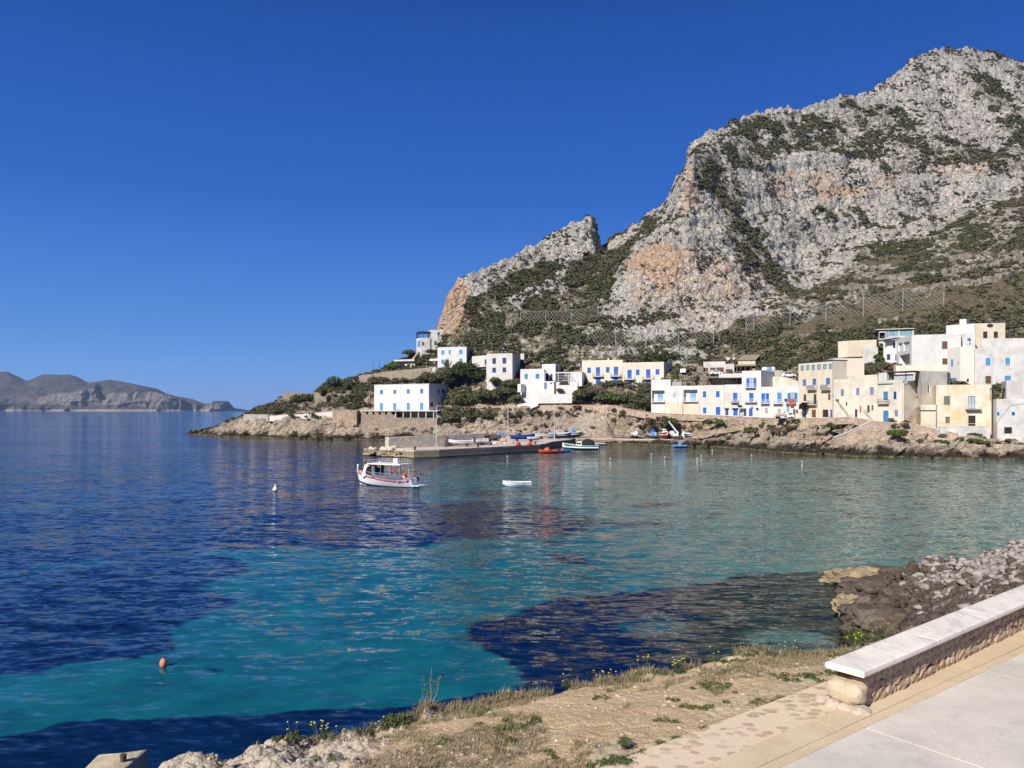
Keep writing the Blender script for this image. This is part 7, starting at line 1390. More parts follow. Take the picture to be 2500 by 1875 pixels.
boat('fishing_boat', 'red boat with a small white cabin on the quay beside the white crane', WZ(1622, 218.5, 1.62), -1.45, 4.6, 2.0, .95, REDP, WPAINT, WPAINT, trailer=True, cabin=(.1, 1.1, 1.1, WPAINT))
boat('inflatable_boat', 'grey covered boat right under the white crane arm', WZ(1641, 218.4, 1.62), -1.2, 4.4, 1.8, .7, WPAINT, GREYP, GREYP, trailer=True, cover=(ALU, -1.6, 1.2, .75))
boat('fishing_boat', 'navy and white long open boat propped at the right end of the quay', WZ(1695, 215.6, 1.62), math.pi - .05, 5.2, 1.9, .85, NAVY, WPAINT, WPAINT, band=WPAINT, bow=.3, trailer=True)
# crane
p = WZ(1655, 216, 1.62); cr = empty('quay_crane', p, 0, 'white slewing boat crane with raised arm on the quay', 'crane')
m = lmb(); m.lathe((0, 0, 0), [(.45, 0), (.45, .15), (.24, .2), (.22, 1.6), (.3, 1.7), (.3, 2.0)], 12); m.build('pedestal', WPAINT, cr)
m = lmb(); m.tube([(0, 0, 1.9), (-.4, 0, 2.3), (-2.6, 0, 5.1)], [.24, .24, .17], 8); m.build('arm', WPAINT, cr)
m = lmb(); m.tube([(-2.6, 0, 5.1), (-2.6, 0, 3.9)], .02, 4); m.build('cable', DARKM, cr)
m = MB(); p = WZ(1657, 214.2, 1.62); m.box((p.x, p.y, p.z + .5), (2.2, 1.3, 1.0)); tag(m.build('fish_crate_stack', paint('dark_slatted_box', (.06, .06, .05), .9, .5, 5)), 'dark slatted crate at the foot of the white crane', 'crate')
m = MB(); p = WZ(1668.5, 218, 1.62); m.box((p.x, p.y, p.z + 1.25), (.7, .5, 1.9)); tag(m.build('fuel_cabinet', WPAINT, bevel=.05), 'white upright cabinet right of the white crane', 'cabinet')
# lamps
def lamp(px, D_, ytop, z0, lb, arm=1.0):
    p = XY(px, D_); zt = gz(ytop, D_); r = empty('street_lamp', (p.x, p.y, z0), 0, lb, 'street lamp', 'tall pale lamp posts around the harbour'); m = lmb(); h_ = zt - z0; m.tube([(0, 0, 0), (0, 0, h_ * .6), (0, 0, h_)], [.12, .09, .06], 8); m.build('pole', ALU, r)
    m = lmb(); m.tube([(0, 0, h_ - .05), (arm * .5, 0, h_ + .1), (arm, 0, h_ + .05)], .04, 6); m.build('arm', ALU, r); m = lmb(); m.box((arm + .15, 0, h_ + .03), (.5, .18, .1)); m.build('lamp_head', GREYP, r)
lamp(1065.5, 172.8, 991.5, 1.6, 'lamp post at the outer part of the pier, in front of the terrace gallery'); lamp(1240, 205, 990.5, 1.6, 'lamp post on the pier just left of the royal blue boat', .3); lamp(1353.6, 214, 989, 1.6, 'lamp post among the stored white motorboats', .3); lamp(1480.5, 233, 991, 1.6, 'lamp post at the left end of the quay', .3); lamp(1661.5, 222, 991, 1.6, 'lamp post beside the white crane', -.9)
lamp(1304, 251, 954, 9.5, 'wooden lamp post before the white ramp wall', .3); lamp(1655, 224.5, 936, 8.6, 'dark pole before the wide white terrace house', .2)
# pier clutter
for i, (px, lb) in enumerate([(1265.5, 'left red dome buoy standing on the pier edge'), (1293.5, 'right red dome buoy standing on the pier edge')]):
    p = pier_pt(px, 1088.5); m = MB(); m.lathe(p, [(.55, 0), (.62, .15), (.55, .5), (.35, .75), (.1, .85 if i else 1.0)], 14); tag(m.build('mooring_buoy', REDP, smooth=True), lb, 'buoy', 'red dome buoys on the pier')
NET = paint('fishing_net', (.50, .36, .24), .95, .5, 6, .04); NETW = paint('white_net', (.62, .58, .54), .95, .35, 6, .04)
for i, (px, py, w_, h_, mt, lb) in enumerate([(1205, 1085, .9, .5, NETW, 'leftmost pale net heap on the pier'), (1221, 1085, 1.0, .45, NET, 'low tan net heap on the pier'), (1229, 1079, 1.0, .8, NET, 'tallest tan net heap before the lamp post'), (1233, 1085, .8, .4, NETW, 'flat white net heap on the pier'), (1247, 1083, 1.0, .6, NET, 'tan net heap right of the lamp post')]):
    p = pier_pt(px, py); m = MB(); m.lump((p.x, p.y, p.z + h_ * .3), 1, i * 3.7, 3, .4, (w_, w_ * .8, h_)); tag(m.build('net_heap', mt), lb, 'net', 'fishing nets heaped on the pier')
m = MB(); p = pier_pt(1212, 1076); 
for q in range(5): m.lump((p.x + q * .5 - 1.4, p.y + (q % 2), p.z + .5 + .25 * (q % 3)), .8, q * 5, 2, .5)
tag(m.build('net_heap', paint('dark_net', (.10, .07, .06), .95, .6, 5, .04)), 'big dark heap of nets and gear against the harbour wall', 'net')
m = MB(); p = XY(1519, 233); m.lump((p.x, p.y, 4.2), 1, 2, 2, .4, (1.3, .6, .7)); tag(m.build('net_heap', paint('yellow_net', (.62, .48, .10), .9, .4, 5)), 'yellow heap on the ledge behind the quay', 'net')
m = MB(); p = XY(1496, 233.5); m.lump((p.x, p.y, 4.0), 1, 9, 2, .4, (2.4, .7, .8)); tag(m.build('net_heap', NETW), 'white net heap on the ledge behind the quay lamp', 'net')
# buoys
def buoy(px, py, r, mat, lb, tall=1.6, grp='small white mooring buoys in the harbour'):
    p = onwater(px, py); m = MB(); m.lathe((p.x, p.y, -.1 * r), [(r * .5, 0), (r, r * .5), (r, r * 1.0), (r * .6, r * tall), (r * .22, r * tall * 1.25), (r * .2, r * tall * 1.7), (r * .05, r * tall * 1.75)], 14); tag(m.build('mooring_buoy', mat, smooth=True), lb, 'buoy', grp)
buoy(672, 1199, .30, WPAINT, 'white pear-shaped buoy left of the excursion boat', 1.7, None)
for px, py, lb in [(1239, 1115, 'white buoy close in front of the pier'), (1590, 1110, 'white buoy leftmost but one before the quay'), (1623, 1117.5, 'white buoy second from left before the quay'), (1490, 1121, 'white buoy leftmost before the quay'), (1739, 1100, 'white pointed buoy nearest the quay rocks'), (1712, 1114, 'white buoy below the navy and white long boat'), (1702, 1121, 'white buoy farthest out before the rocks'), (1958, 1128, 'white buoy rightmost in the harbour'), (1835, 1112, 'white buoy off the coursed yellow wall')]: buoy(px, py, .17, WPAINT, lb, .85)
p = onwater(399, 1627); r_ = empty('mooring_buoy', (p.x, p.y, 0), 0, 'salmon pink round buoy floating in the near turquoise water', 'buoy'); r_.scale = (.72, .72, .85); m = lmb(); m.lathe((0, 0, -.05), [(.08, 0), (.17, .06), (.20, .16), (.19, .27), (.12, .38), (.04, .43)], 18); m.build('float', SALM, r_, smooth=True); m = lmb(); m.lathe((0.03, 0, .37), [(.05, 0), (.055, .04), (.03, .09)], 10); m.tube([(0.05, 0, -.02), (.12, 0, -.5)], .012, 5); m.build('cap_ring', DARKM, r_)
# ================================================================== VEHICLES
def car(name, lb, px, py, D_, L, Hh, mat, yaw=0, cat='car', van=False):
    p = W(px, py, D_); r = empty(name, p, yaw, lb, cat); Wd = 1.7; prof = [(-L / 2, .35), (-L / 2 + .03, .85), (-L * .42, 1.0), (-L * .30, Hh), (L * .12, Hh), (L * .27, .98), (L * .47, .80), (L / 2, .6), (L / 2, .3), (-L / 2, .3)]
    m = lmb(); k = len(prof)
    for y in (-Wd / 2, Wd / 2): m.v += [(x, y * (.86 if z > 1.05 else 1), z) for x, z in prof]
    for q in range(k): m.f.append((q, (q + 1) % k, k + (q + 1) % k, k + q))
    m.f += [tuple(range(k))[::-1], tuple(range(k, 2 * k))]; b = m.build('body', mat, r, bevel=.05)
    for sg_ in (-1, 1):
        for x0, x1 in ((-L * .33, -L * .1), (-L * .08, L * .18)): m = lmb(); y = sg_ * Wd / 2 * .93; m.poly([(x0 + (.12 if x0 < -L * .2 else 0), y, Hh - .1), (x1 - (.18 if x1 > 0 else 0), y, Hh - .1), (x1 + (.08 if x1 > 0 else 0), sg_ * Wd / 2 * 1.01, 1.0), (x0 - .04, sg_ * Wd / 2 * 1.01, 1.0)]); m.build('window', GLASS, r)
        for x in (-L * .3, L * .3): m = lmb(); m.tube([(x, sg_ * (Wd / 2 - .16), .32), (x, sg_ * (Wd / 2 + .02), .32)], .32, 14); m.build('wheel', DARKM, r)
    return r
car('parked_car', 'white hatchback parked before the brown-shuttered white house', Z3(1040, 0)[0], Z3(0, 530)[1], 235.5, 3.9, 1.5, WPAINT)
car('parked_car', 'small white car parked in front of the stone hut', Z3(602, 0)[0], Z3(0, 510)[1], 239, 3.3, 1.5, WPAINT, 1.2)
car('parked_car', 'white car with wide dark windows above the small grey stone wall', Z3(2015, 0)[0], Z3(0, 563)[1], 222.5, 4.2, 1.65, WPAINT, 0)
car('parked_car', 'white estate car half hidden left of the beige pair of houses', Z2(890, 0)[0], Z2(0, 440)[1], 262, 4.4, 1.5, WPAINT, math.pi)
p = W(1916, 1023, 189); tr = empty('pickup_truck', p, 0, 'small white truck with pale yellow load on the promenade', 'truck'); m = lmb(); m.box((1.0, 0, 1.0), (1.5, 1.6, 1.2)); m.box((1.9, 0, .75), (.5, 1.6, .6)); m.build('cab', WPAINT, tr, bevel=.12); m = lmb(); m.box((1.1, -.81, 1.3), (.9, .02, .42)); m.build('window', GLASS, tr); m = lmb(); m.box((-1.1, 0, .72), (2.6, 1.6, .14)); m.box((-1.1, -.8, .95), (2.6, .05, .4)); m.build('bed', GREYP, tr)
m = lmb(); m.box((-1.2, 0, 1.1), (2.2, 1.45, .7), .02); m.lump((-2.2, -.1, .9), .5, 4, 2, .3); m.build('load', paint('pale_yellow_tarp', (.72, .60, .30), .8, .2, 3), tr)
for x in (-1.6, 1.4):
    for y in (-.75, .75): m = lmb(); m.tube([(x, y - .08, .33), (x, y + .08, .33)], .33, 12); m.build('wheel', DARKM, tr)
# person standing behind the truck (only head and shoulders show)
def person(px, py, D_, shirt, lb):
    p = W(px, py, D_); me = bpy.data.meshes.new('person'); J = [(0, 0, .95), (0, 0, 1.2), (0, 0, 1.42), (0, -.01, 1.52), (0, -.03, 1.66), (.18, 0, 1.40), (.27, -.03, 1.15), (.24, -.16, .95), (-.18, 0, 1.40), (-.27, -.03, 1.15), (-.24, -.16, .95), (.10, 0, .88), (.11, -.02, .48), (.11, .02, .06), (.11, -.12, .03), (-.10, 0, .88), (-.11, -.02, .48), (-.11, .02, .06), (-.11, -.12, .03)]
    E = [(0, 1), (1, 2), (2, 3), (3, 4), (2, 5), (5, 6), (6, 7), (2, 8), (8, 9), (9, 10), (0, 11), (11, 12), (12, 13), (13, 14), (0, 15), (15, 16), (16, 17), (17, 18)]; rad = [.15, .14, .15, .06, .105, .07, .05, .04, .07, .05, .04, .10, .065, .045, .04, .10, .065, .045, .04]
    me.from_pydata(J, E, []); o = bpy.data.objects.new('person', me); col.objects.link(o); o.location = p; sk = o.modifiers.new('skin', 'SKIN'); 
    for i, v in enumerate(me.skin_vertices[0].data if me.skin_vertices else []): pass
    if not me.skin_vertices: 
        bm = bmesh.new(); bm.from_mesh(me); bm.verts.layers.skin.verify(); bm.to_mesh(me); bm.free()
    for i, v in enumerate(me.skin_vertices[0].data): v.radius = (rad[i], rad[i]); v.use_root = (i == 0)
    ss = o.modifiers.new('sub', 'SUBSURF'); ss.levels = 1; ss.render_levels = 1
    n = N('person_cloth'); sx_ = n.node('SeparateXYZ'); tcn = n.node('TexCoord'); n.t.links.new(tcn.outputs['Object'], sx_.inputs[0]); c = n.mix(n.mr(sx_.outputs[2], 1.47, 1.48), n.mix(n.mr(sx_.outputs[2], .92, .93), (.03, .035, .06), shirt), (.45, .25, .17)); me.materials.append(n.fin(c, .8)); tag(o, lb, 'person')
    m = lmb(); m.lump((0, .02, 1.72), .115, 3, 2, .1, (1, 1, .7)); m.build('hair', DARKIN, o)
person(1915.5, 1021, 191.5, (.62, .06, .05), 'person in a red top behind the small white truck')
# ================================================================== TREES AND SHRUBS
m_pine = m_leaf('pine_needles', (.018, .032, .013), (.055, .080, .028), (.085, .090, .036)); m_gard = m_leaf('garden_leaves', (.034, .048, .020), (.105, .125, .052), (.155, .125, .070)); m_brt = m_leaf('bright_cushion_leaves', (.030, .065, .014), (.085, .145, .030), (.11, .14, .035)); m_pur = m_leaf('dry_shrub_leaves', (.070, .052, .042), (.17, .13, .10), (.14, .12, .07))
BARK = paint('bark', (.14, .11, .08), .95, .4, 6, .03, .1)
def shrub(name, lb, px, pyb, D_, wpx, hpx, mat, cat='shrub', grp=None, n=5, leaves=420, seed=None, trunk=0, flat=.8, leaf=.22, low=False):
    seed = int(px * 7 + pyb) if seed is None else seed; g = np.random.default_rng(seed); k = D_ / F; base = W(px, pyb, D_); w_, h_ = wpx * k, hpx * k
    th = trunk * k; cs = []; rd = []
    for i in range(n):
        a = g.random() * 6.28; rr_ = w_ * .30 * math.sqrt(g.random()) * (n > 1); cs.append((base.x + rr_ * math.cos(a) * 1.25, base.y + rr_ * math.sin(a) * .7, base.z + th + (h_ - th) * ((.30 if not low else .12) + .30 * g.random()))); rd.append(max(min(.25, w_ * .2), min(w_, (h_ - th) * 1.5) * (.30 + .12 * g.random())) if n > 1 else w_ / 2)
    cs = np.array(cs); rd = np.array(rd)
    r = empty(name, (base.x, base.y, base.z - .1), 0, lb, cat, grp)
    V, s, t = clump_mesh(cs, rd, g.random(n) * .5, max(80, leaves // n * 2), leaf, flat, seed); V = V - np.array(r.location)
    mesh_np('foliage' if not trunk else 'crown', V, np.arange(len(V)).reshape(-1, 3), mat, {'shade': s, 'tint': t}, smooth=False, parent=r)
    m = MB(); 
    for c in cs[:4] if not low else cs[:1]: m.tube([(base.x, base.y, base.z - .4), (base.x * .6 + c[0] * .4, base.y * .6 + c[1] * .4, base.z + (c[2] - base.z) * .5), tuple(c)], [max(.06, h_ * .03), max(.04, h_ * .022), .02], 5)
    m.build('trunk' if trunk else 'stem', BARK, r); return r
PG = 'pines beside the beige house'
shrub('pine_tree', 'largest dark pine tree beside the big plain beige house', 1138, 944, 268, 66, 62, m_pine, 'tree', PG, 12, 4200, trunk=16, leaf=.2); shrub('pine_tree', 'lower right dark pine leaning toward the beige house', 1168, 942, 266.5, 42, 42, m_pine, 'tree', PG, 7, 2200, trunk=8, leaf=.2); shrub('pine_tree', 'lower left dark tree under the white hillside house', 1082, 942, 270, 50, 50, m_gard, 'tree', PG, 8, 2600, trunk=8, leaf=.2)
shrub('pine_tree', 'small dark conifer between the hillside house and the carport', 1057, 876, 283, 22, 26, m_pine, 'tree', None, 4, 900, trunk=3)
# cacti
def cactus(name, lb, px, pyb, D_, wpx, hpx, n, mat, spread=1.):
    k = D_ / F; b = W(px, pyb, D_); g = random.Random(int(px)); r = empty(name, b, 0, lb, 'cactus'); m = lmb()
    for i in range(n):
        a = g.random() * 6.28; q = math.sqrt(g.random()); x = math.cos(a) * wpx * k * .5 * q; y = math.sin(a) * wpx * k * .3 * q; h_ = hpx * k * (1 - .35 * q * q) * (.85 + .2 * g.random())
        m.tube([(x * .12, y * .12, -.3), (x * .3, y * .3, h_ * .35), (x * spread, y, h_ * .7), (x * spread, y, h_)], [.16, .15, .15, .09], 6)
    m.build('stems', mat, r); return r
CACT = paint('cactus_green', (.060, .090, .042), .8, .35, 4)
cactus('candelabra_cactus', 'tall umbrella-shaped candelabra cactus on the headland skyline', 815, 951, 300, 44, 34, 110, CACT); cactus('column_cactus', 'cluster of column cacti in front of the white hillside house', 1094, 904, 271, 22, 30, 22, CACT)
cactus('column_cactus', 'spiky cactus on the skyline left of the hilltop house', 1004, 866, 299, 8, 18, 6, CACT)
HG = 'dark shrubs on the rocky headland'
for px, py, w_, h_, m_, lb in [(778, 960, 34, 16, m_gard, 'dark shrub left of the candelabra cactus'), (828, 990, 60, 34, m_gard, 'widest dark shrub below the candelabra cactus'), (850, 945, 40, 20, m_gard, 'shrub right of the candelabra cactus'), (800, 1005, 46, 34, m_pur, 'brownish shrub beside the rubble stone pier'), (845, 1010, 56, 36, m_gard, 'dark shrub above the square stone bastion'), (735, 985, 36, 30, m_gard, 'dark shrub covering the middle of the ruined headland wall'), (705, 998, 40, 26, m_pur, 'greyish shrub below the ruined headland wall'), (880, 965, 50, 40, m_gard, 'shrub under the terrace wall left end'), (860, 990, 30, 26, m_gard, 'small shrub between the headland and the long white building'), (680, 1008, 36, 18, m_gard, 'low shrub above the shore wall left end'), (760, 1006, 60, 14, m_gard, 'low spreading shrub above the shore wall')]:
    shrub('shrub', lb, px, py, 296 if py < 1000 else 285, w_, h_, m_, grp=HG, leaves=900, low=True)
GG = 'garden shrubs around the houses'
for px, py, D_, w_, h_, m_, lb in [(930, 935, 288, 40, 18, m_gard, 'shrub under the left part of the terrace wall'), (975, 936, 286, 60, 20, m_gard, 'wide shrub row directly behind the long white building'), (1025, 936, 283, 44, 24, m_gard, 'shrub behind the right end of the long white building'), (1052, 930, 278, 40, 34, m_gard, 'shrub at the lower right of the terrace wall'), (1000, 868, 299, 30, 18, m_gard, 'shrub on the skyline left of the hilltop house base'), (980, 886, 298, 26, 14, m_pur, 'brown shrub above the garden house roof'), (958, 902, 296, 30, 20, m_brt, 'bright green climber on the garden house'), (1020, 890, 293, 16, 16, m_gard, 'small shrub right of the garden house'), (1135, 990, 262, 60, 44, m_gard, 'shrub left of the pale step wall'), (1115, 985, 263, 34, 46, m_pur, 'brownish shrub behind the right side of the long white building'), (1170, 985, 261, 46, 30, m_gard, 'shrub at the middle of the pale step wall'), (1200, 975, 258, 60, 36, m_gard, 'shrub under the big plain beige house'), (1240, 965, 256, 50, 34, m_gard, 'shrub right below the beige house'), (1210, 935, 259, 40, 18, m_brt, 'light green shrub at the beige house foot'), (1250, 945, 256, 36, 26, m_gard, 'shrub between beige house and low white house'), (1262, 984, 252, 44, 26, m_gard, 'shrub left of the white ramp wall'),
    (1420, 975, 243, 44, 34, m_gard, 'shrub left end of the garden below the beige pair'), (1448, 970, 243, 44, 30, m_pur, 'brown shrub in the garden below the beige pair'), (1475, 978, 241.5, 46, 34, m_gard, 'dark shrub in the garden below the beige pair'), (1500, 982, 240, 40, 28, m_brt, 'yellowish palm-like shrub in the garden below the beige pair'), (1530, 985, 239, 44, 38, m_gard, 'shrub near the middle right of the garden below the beige pair'), (1555, 990, 237, 46, 44, m_gard, 'tall shrub in the right part of the garden below the beige pair'), (1575, 1000, 234, 30, 52, m_gard, 'shrub beside the wide white terrace house'), (1408, 985, 244, 36, 20, m_pur, 'low greyish shrub right of the white ramp wall'), (1540, 1000, 235, 40, 22, m_gard, 'low shrub above the promenade wall corner'), (1378, 940, 246.5, 18, 12, m_gard, 'small shrub on the white garden terrace'), (1362, 958, 244.5, 30, 12, m_gard, 'shrub on the lower white garden terrace'),
    (1655, 926, 239, 17, 18, m_brt, 'round green tree behind the wide white terrace house'), (1600, 892, 255, 60, 40, m_pine, 'dark tree mass behind the right beige house'), (1640, 888, 256, 60, 48, m_pine, 'dark tree mass above the stone hut'), (1690, 890, 254, 40, 30, m_gard, 'shrub above the stone hut right side'), (2060, 880, 222, 60, 34, m_pine, 'dark round shrub behind the plain cream block'), (2085, 880, 219, 44, 26, m_pur, 'brownish shrub behind the plain cream block'), (2125, 905, 205, 60, 20, m_pur, 'brown shrub left of the loggia house'), (2170, 905, 203, 50, 20, m_pur, 'brown shrub right below the sloping-roof house'), (2147, 884, 206.5, 22, 46, m_brt, 'tall green climbing shrub beside the sloping-roof house'), (2285, 812, 226, 60, 20, m_pine, 'clipped dark hedge behind the loggia house'), (2320, 812, 224, 30, 18, m_pine, 'dark hedge end beside the highest white house'), (1985, 905, 228, 60, 30, m_gard, 'shrub behind the tall cream house'), (1920, 905, 232, 44, 30, m_gard, 'shrub above the parked car with wide windows'), (1870, 900, 238, 44, 26, m_gard, 'shrub right of the tiled house')]:
    shrub('shrub', lb, px, py, D_, w_, h_, m_, grp=GG, leaves=1000, low=True)
CG = 'shrubs growing on the harbour rocks'
for px, py, D_, w_, h_, m_, lb in [(2200, 1068, 164.5, 54, 26, m_brt, 'largest bright green cushion bush on the right rocks'), (2298, 1084, 160, 32, 13, m_brt, 'small bright cushion bush below the pink parapet'), (2345, 1078, 160.5, 18, 16, m_brt, 'bright bush at the lower end of the pink parapet'), (2380, 1082, 158.5, 36, 14, m_brt, 'left cushion bush under the grey plinth wall'), (2403, 1084, 157.5, 22, 11, m_brt, 'right cushion bush under the grey plinth wall'), (2301, 1070, 162, 18, 16, m_pur, 'small brown shrub on the right rocks'), (2001, 1066, 177.5, 15, 18, m_gard, 'green shrub at the end of the coursed yellow wall'), (2028, 1044, 176, 18, 14, m_gard, 'shrub hanging under the parapet before the long cream house'), (1832, 1060, 196.5, 30, 26, m_gard, 'green bush left of the coursed yellow wall'), (1752, 1038, 208.5, 28, 22, m_brt, 'bright green bush growing on the pink retaining wall'), (1728, 1038, 210, 22, 20, m_gard, 'darker bush left of the bright one on the retaining wall'), (1707, 1050, 211.5, 12, 18, m_gard, 'narrow green tuft on the retaining wall'), (1635, 1040, 217.5, 34, 26, m_gard, 'green bush above the raised crane arm'), (1612, 1044, 219, 18, 14, m_pur, 'brown bush left of the crane bush'), (1590, 1030, 221, 14, 12, m_pur, 'small brown bush on the retaining wall left part'), (1525, 1012, 231, 36, 16, m_gard, 'green bush over the layered rock behind the quay'), (1500, 1006, 233, 30, 14, m_gard, 'green bush left of the layered rock'), (1110, 1030, 254, 60, 30, m_gard, 'dark green bush right of the terrace gallery'), (1085, 1038, 255, 30, 24, m_gard, 'dark bush at the corner of the terrace gallery'), (1150, 1022, 252.5, 44, 20, m_gard, 'green bush on the rocks right of the terrace gallery'), (1200, 1018, 250.5, 46, 14, m_gard, 'low green bush along the rocks above the pier'), (1020, 1038, 259.8, 40, 12, m_gard, 'low green patch under the terrace gallery'), (1052, 1036, 258.8, 22, 12, m_gard, 'small green patch under the gallery right end'), (1046, 1024, 259.6, 11, 11, m_gard, 'round green tuft on the gallery wall'), (1944, 1026 + 20, 184, 9, 14, m_gard, 'small round tuft on the coursed yellow wall'), (1300, 1010, 246, 50, 12, m_gard, 'low green strip under the promenade wall'), (1390, 1045, 238, 46, 24, m_pur, 'greyish shrubs on the rocks behind the pier boats')]:
    shrub('shrub', lb, px, py, D_, w_, h_, m_, grp=CG, leaves=900, flat=.8, low=True)
shrub('draped_tree', 'dark trailing vine hanging before the tall cream house', 1962, 1008, 200.5, 22, 30, paint('dark_vine', (.012, .02, .014), .9), 'vine', None, 5, 1600, trunk=2); shrub('small_tree', 'thin young tree before the potted balcony house', 1806, 1015, 217, 12, 32, m_gard, 'tree', None, 4, 500, trunk=12)
# ================================================================== ROCKFALL FENCES
NETM = paint('steel_net', (.34, .315, .28), .7, .3, 2)
def fence(lb, posts, net=True, mat=GREYP, slack=.8):
    P3 = []; r = None
    for (px, y0, y1) in posts:
        b = slope_pt(px, y1); b = W(px, y1, b.y - .6); h_ = (y1 - y0) * b.y / F; P3.append((b, b + Vector((0, -.3, h_))))
    r = empty('rockfall_fence', P3[0][0], 0, lb, 'fence', 'rockfall fences across the mountain foot')
    for b, t in P3: m = MB(); m.tube([b - Vector((0, 0, 1)), t], .10, 6); m.build('post', mat, r)
    if net:
        m = MB()
        for (b0, t0_), (b1, t1_) in zip(P3, P3[1:]):
            w_ = (b1 - b0).length; nx = max(4, int(w_ / 1.3)); hh_ = (t0_ - b0).length; nz_ = max(3, int(hh_ / 1.3))
            def q(u, v): lo = b0.lerp(b1, u); hi = t0_.lerp(t1_, u); s_ = math.sin(u * math.pi); return lo.lerp(hi, v) + Vector((0, -s_ * .8, -s_ * slack * v * .9))
            def seg(a, c, wd): 
                d = (c - a).normalized(); up_ = Vector((0, -1, 0)).cross(d).normalized() * wd; m.quad(a - up_, c - up_, c + up_, a + up_)
            for i in range(nx):
                for j in range(nz_): seg(q(i / nx, j / nz_), q((i + 1) / nx, (j + 1) / nz_), .03); seg(q((i + 1) / nx, j / nz_), q(i / nx, (j + 1) / nz_), .03)
                seg(q(i / nx, 1), q((i + 1) / nx, 1), .03); seg(q(i / nx, 0), q((i + 1) / nx, 0), .02)
        m.build('netting', NETM, r)
    return r
ZM = lambda x, y: (1000 + x / 3.687, 500 + y / 3.687); ZR = lambda x, y: (1500 + x / 2.212, 100 + y / 2.212)
def cv(Z, L): return [(Z(x, 0)[0], Z(0, a)[1], Z(0, b)[1]) for x, a, b in L]
fence('row of dark posts on the scrub slope above the hillside house', cv(ZM, [(490, 980, 1080), (583, 965, 1062), (702, 930, 1035), (837, 930, 1035), (963, 930, 1025), (1098, 915, 1010)]), False, DBROWN)
fence('upper left rockfall net below the pinnacle slope', cv(ZM, [(1000, 940, 1055), (1225, 950, 1062), (1455, 945, 1075), (1697, 890, 1030)]))
fence('lower left rockfall net above the beige pair of houses', cv(ZM, [(1605, 1095, 1225), (1855, 1135, 1305), (2128, 1155, 1315)]) + cv(ZR, [(168, 1575, 1650), (345, 1570, 1645), (535, 1560, 1630)]))
fence('long right rockfall net across the brown grass slope', cv(ZR, [(710, 1470, 1562), (753, 1475, 1578), (948, 1430, 1530), (1142, 1410, 1497), (1344, 1370, 1480), (1557, 1335, 1452), (1778, 1320, 1437)]))
# ================================================================== FOREGROUND PLANTS
m_flow = paint('yellow_petals', (.75, .60, .03), .6, .15, 30); m_stem = paint('plant_stem', (.10, .13, .05), .8, .3, 20); m_dry = paint('dry_stalk', (.30, .27, .15), .9, .3, 20)
FG = 'yellow wildflowers on the edge of the bank'
def flower(px, u_, hgt, n, lb, spread=.12, leafy=True):
    b = bank_z(px, u_); g = random.Random(int(px * 3)); r = empty('wildflower', b, 0, lb, 'flower', FG); ms = lmb(); mf = lmb()
    for i in range(n):
        a = g.random() * 6.28; rr_ = spread * math.sqrt(g.random()); x, y = rr_ * math.cos(a) * 1.6, rr_ * math.sin(a); h_ = hgt * (.55 + .5 * g.random()); ms.tube([(x * .3, y * .3, -.02), (x * .7, y * .7, h_ * .5), (x, y, h_)], .0022, 4, False)
        if g.random() < .8: mf.lathe((x, y, h_), [(.004, 0), (.013, .004), (.015, .010), (.005, .014)], 8)
    ms.build('stem', m_stem, r); mf.build('flower_heads', m_flow, r)
    if leafy:
        c = np.array([[g.gauss(0, spread * .8), g.gauss(0, spread * .5), hgt * .25 * g.random()] for _ in range(8)]); V, s, t = clump_mesh(c, np.full(8, .05), np.full(8, .2), 60, .06, .6, int(px)); mesh_np('leaves', V, np.arange(len(V)).reshape(-1, 3), m_herb, {'shade': s, 'tint': t}, smooth=False, parent=r)
for px, u_, h_, n_, lb in [(722, 3.0, .20, 3, 'few yellow flowers at the left end of the bank edge'), (785, 2.99, .24, 14, 'largest cluster of yellow flowers on the white edge rocks'), (815, 2.99, .16, 8, 'low yellow flowers right of the largest cluster'), (888, 3.0, .2, 2, 'single yellow flower standing over the water, right of the rocks'), (700, 2.8, .08, 2, 'lone low yellow flower among the white rocks'), (940, 2.98, .16, 3, 'pale yellow flowers left of the leafy plant'), (1242, 2.99, .14, 3, 'yellow flowers behind the dry grass in the middle'), (1390, 2.98, .2, 4, 'yellow flowers at the highest part of the middle edge'), (1465, 2.99, .24, 4, 'sparse yellow flowers left of the orange soil patch'), (1500, 2.99, .26, 4, 'sparse tall yellow flowers before the navy water'), (1575, 2.99, .30, 8, 'spindly yellow flowers left of the densest edge cluster'), (1655, 2.98, .28, 16, 'dense yellow flower cluster near the flat white edge stone'), (1750, 3.0, .22, 4, 'thin yellow flowers beyond the flat white edge stone'), (1925, 2.96, .28, 10, 'yellow flowers between the edge stone and the bench'), (2085, 2.98, .34, 9, 'leafy yellow flowers just left of the bench top'), (2110, 2.95, .3, 5, 'yellow flowers close behind the bench end'), (2160, 2.95, .35, 6, 'yellow flowers farther along behind the bench')]:
    flower(px, u_, h_, n_, lb)
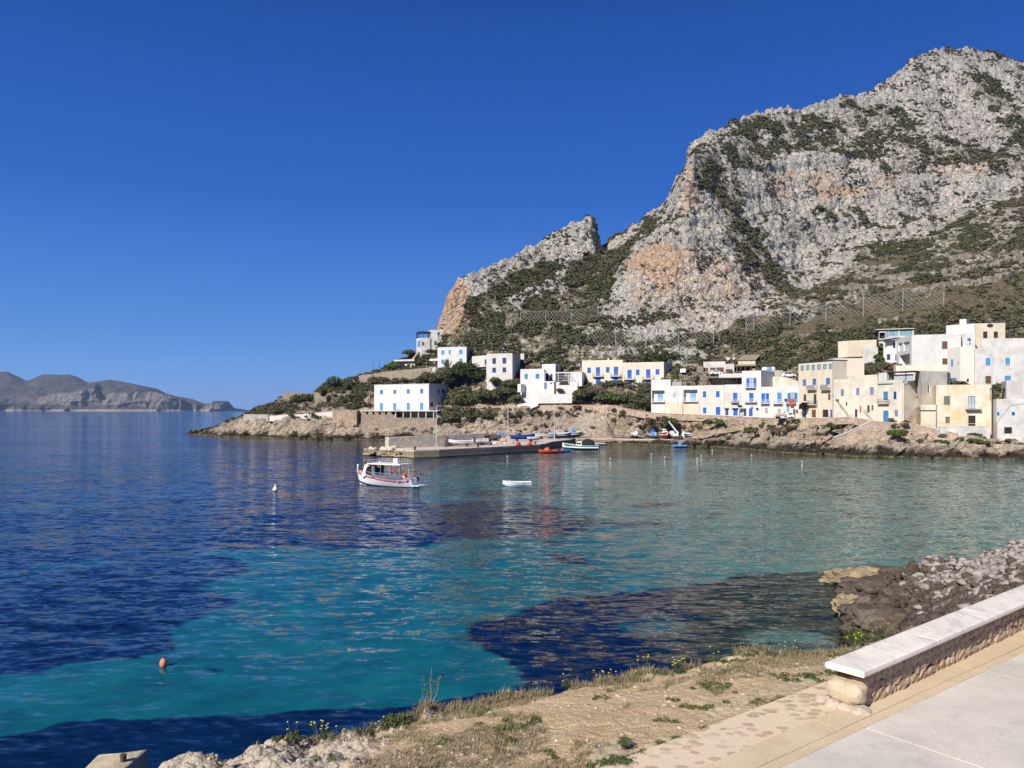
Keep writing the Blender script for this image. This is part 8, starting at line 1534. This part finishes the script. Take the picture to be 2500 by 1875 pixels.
def stalk(px, u_, hgt, lb, mat, seed, nb_=14):
    b = bank_z(px, u_); g = random.Random(seed); r = empty('dry_stalk_plant', b, 0, lb, 'plant'); m = lmb(); mm = [(0, 0, -.03), (.01, 0, hgt * .3), (.0, 0, hgt * .65), (.02, .0, hgt)]; m.tube(mm, [.008, .006, .005, .003], 6)
    m.tube([(.0, 0, hgt * .12), (.09, .0, hgt * .32), (.15, 0, hgt * .80)], [.006, .005, .003], 5); m.tube([(0, 0, hgt * .05), (-.1, 0, hgt * .22), (-.13, 0, hgt * .48)], [.005, .004, .003], 5); m.build('stem', mat, r)
    c = []; 
    for i in range(nb_): t = g.random(); x = g.choice([0.0, .15 * t, -.13 * t]) + g.gauss(0, .012); c.append((x, g.gauss(0, .012), hgt * (.1 + .85 * t) * (.8 if abs(x) > .05 else 1)))
    c = np.array(c); V, s, t = clump_mesh(c, np.full(len(c), .022), np.full(len(c), .6), 30, .05, .8, seed); mesh_np('seed_heads', V, np.arange(len(V)).reshape(-1, 3), m_dryg, {'shade': s, 'tint': t}, smooth=False, parent=r)
stalk(1050, 2.99, .62, 'tall dry branched stalk standing highest at the bank edge', m_dry, 3, 30); stalk(1024, 2.99, .16, 'short brown withered stalk left of the tall dry stalk', m_dry, 4, 8)
shrub('leafy_plant', 'green leafy plant on the bank edge left of the tall dry stalk', 972, 1778, 11.35, 56, 34, m_herb, 'plant', None, 7, 700, leaf=.06, flat=.9); shrub('leafy_plant', 'grey-green stemmed plant right of the tall dry stalk', 1230, 1722, 12.0, 60, 26, m_herb, 'plant', None, 5, 500, leaf=.05)
shrub('leafy_plant', 'dark green low plant near the bottom beside the pale flat rock', 1525, 1812, 9.0, 60, 9, m_herb, 'plant', None, 7, 420, leaf=.035, flat=.3, low=True); shrub('leafy_plant', 'green low plant at the very bottom left of the cobbles', 1505, 1862, 8.55, 110, 12, m_herb, 'plant', None, 9, 700, leaf=.035, flat=.3, low=True); shrub('leafy_plant', 'green leafy plant just behind the bench end', 2092, 1568, 16.0, 50, 30, m_herb, 'plant', None, 6, 700, leaf=.07)

# ================================================================== AIR
hz = MB(); hz.box((1500, 7700, 155), (26000, 15900, 335)); mh = bpy.data.materials.new('air'); mh.use_nodes = True; t_ = mh.node_tree; t_.nodes.clear()
o_ = t_.nodes.new('ShaderNodeOutputMaterial'); v_ = t_.nodes.new('ShaderNodeVolumePrincipled'); v_.inputs['Density'].default_value = 4.5e-5; v_.inputs['Color'].default_value = (.48, .68, 1, 1); v_.inputs['Anisotropy'].default_value = .1
t_.links.new(v_.outputs[0], o_.inputs['Volume']); ho = hz.build('haze', mh); tag(ho, kind='stuff')
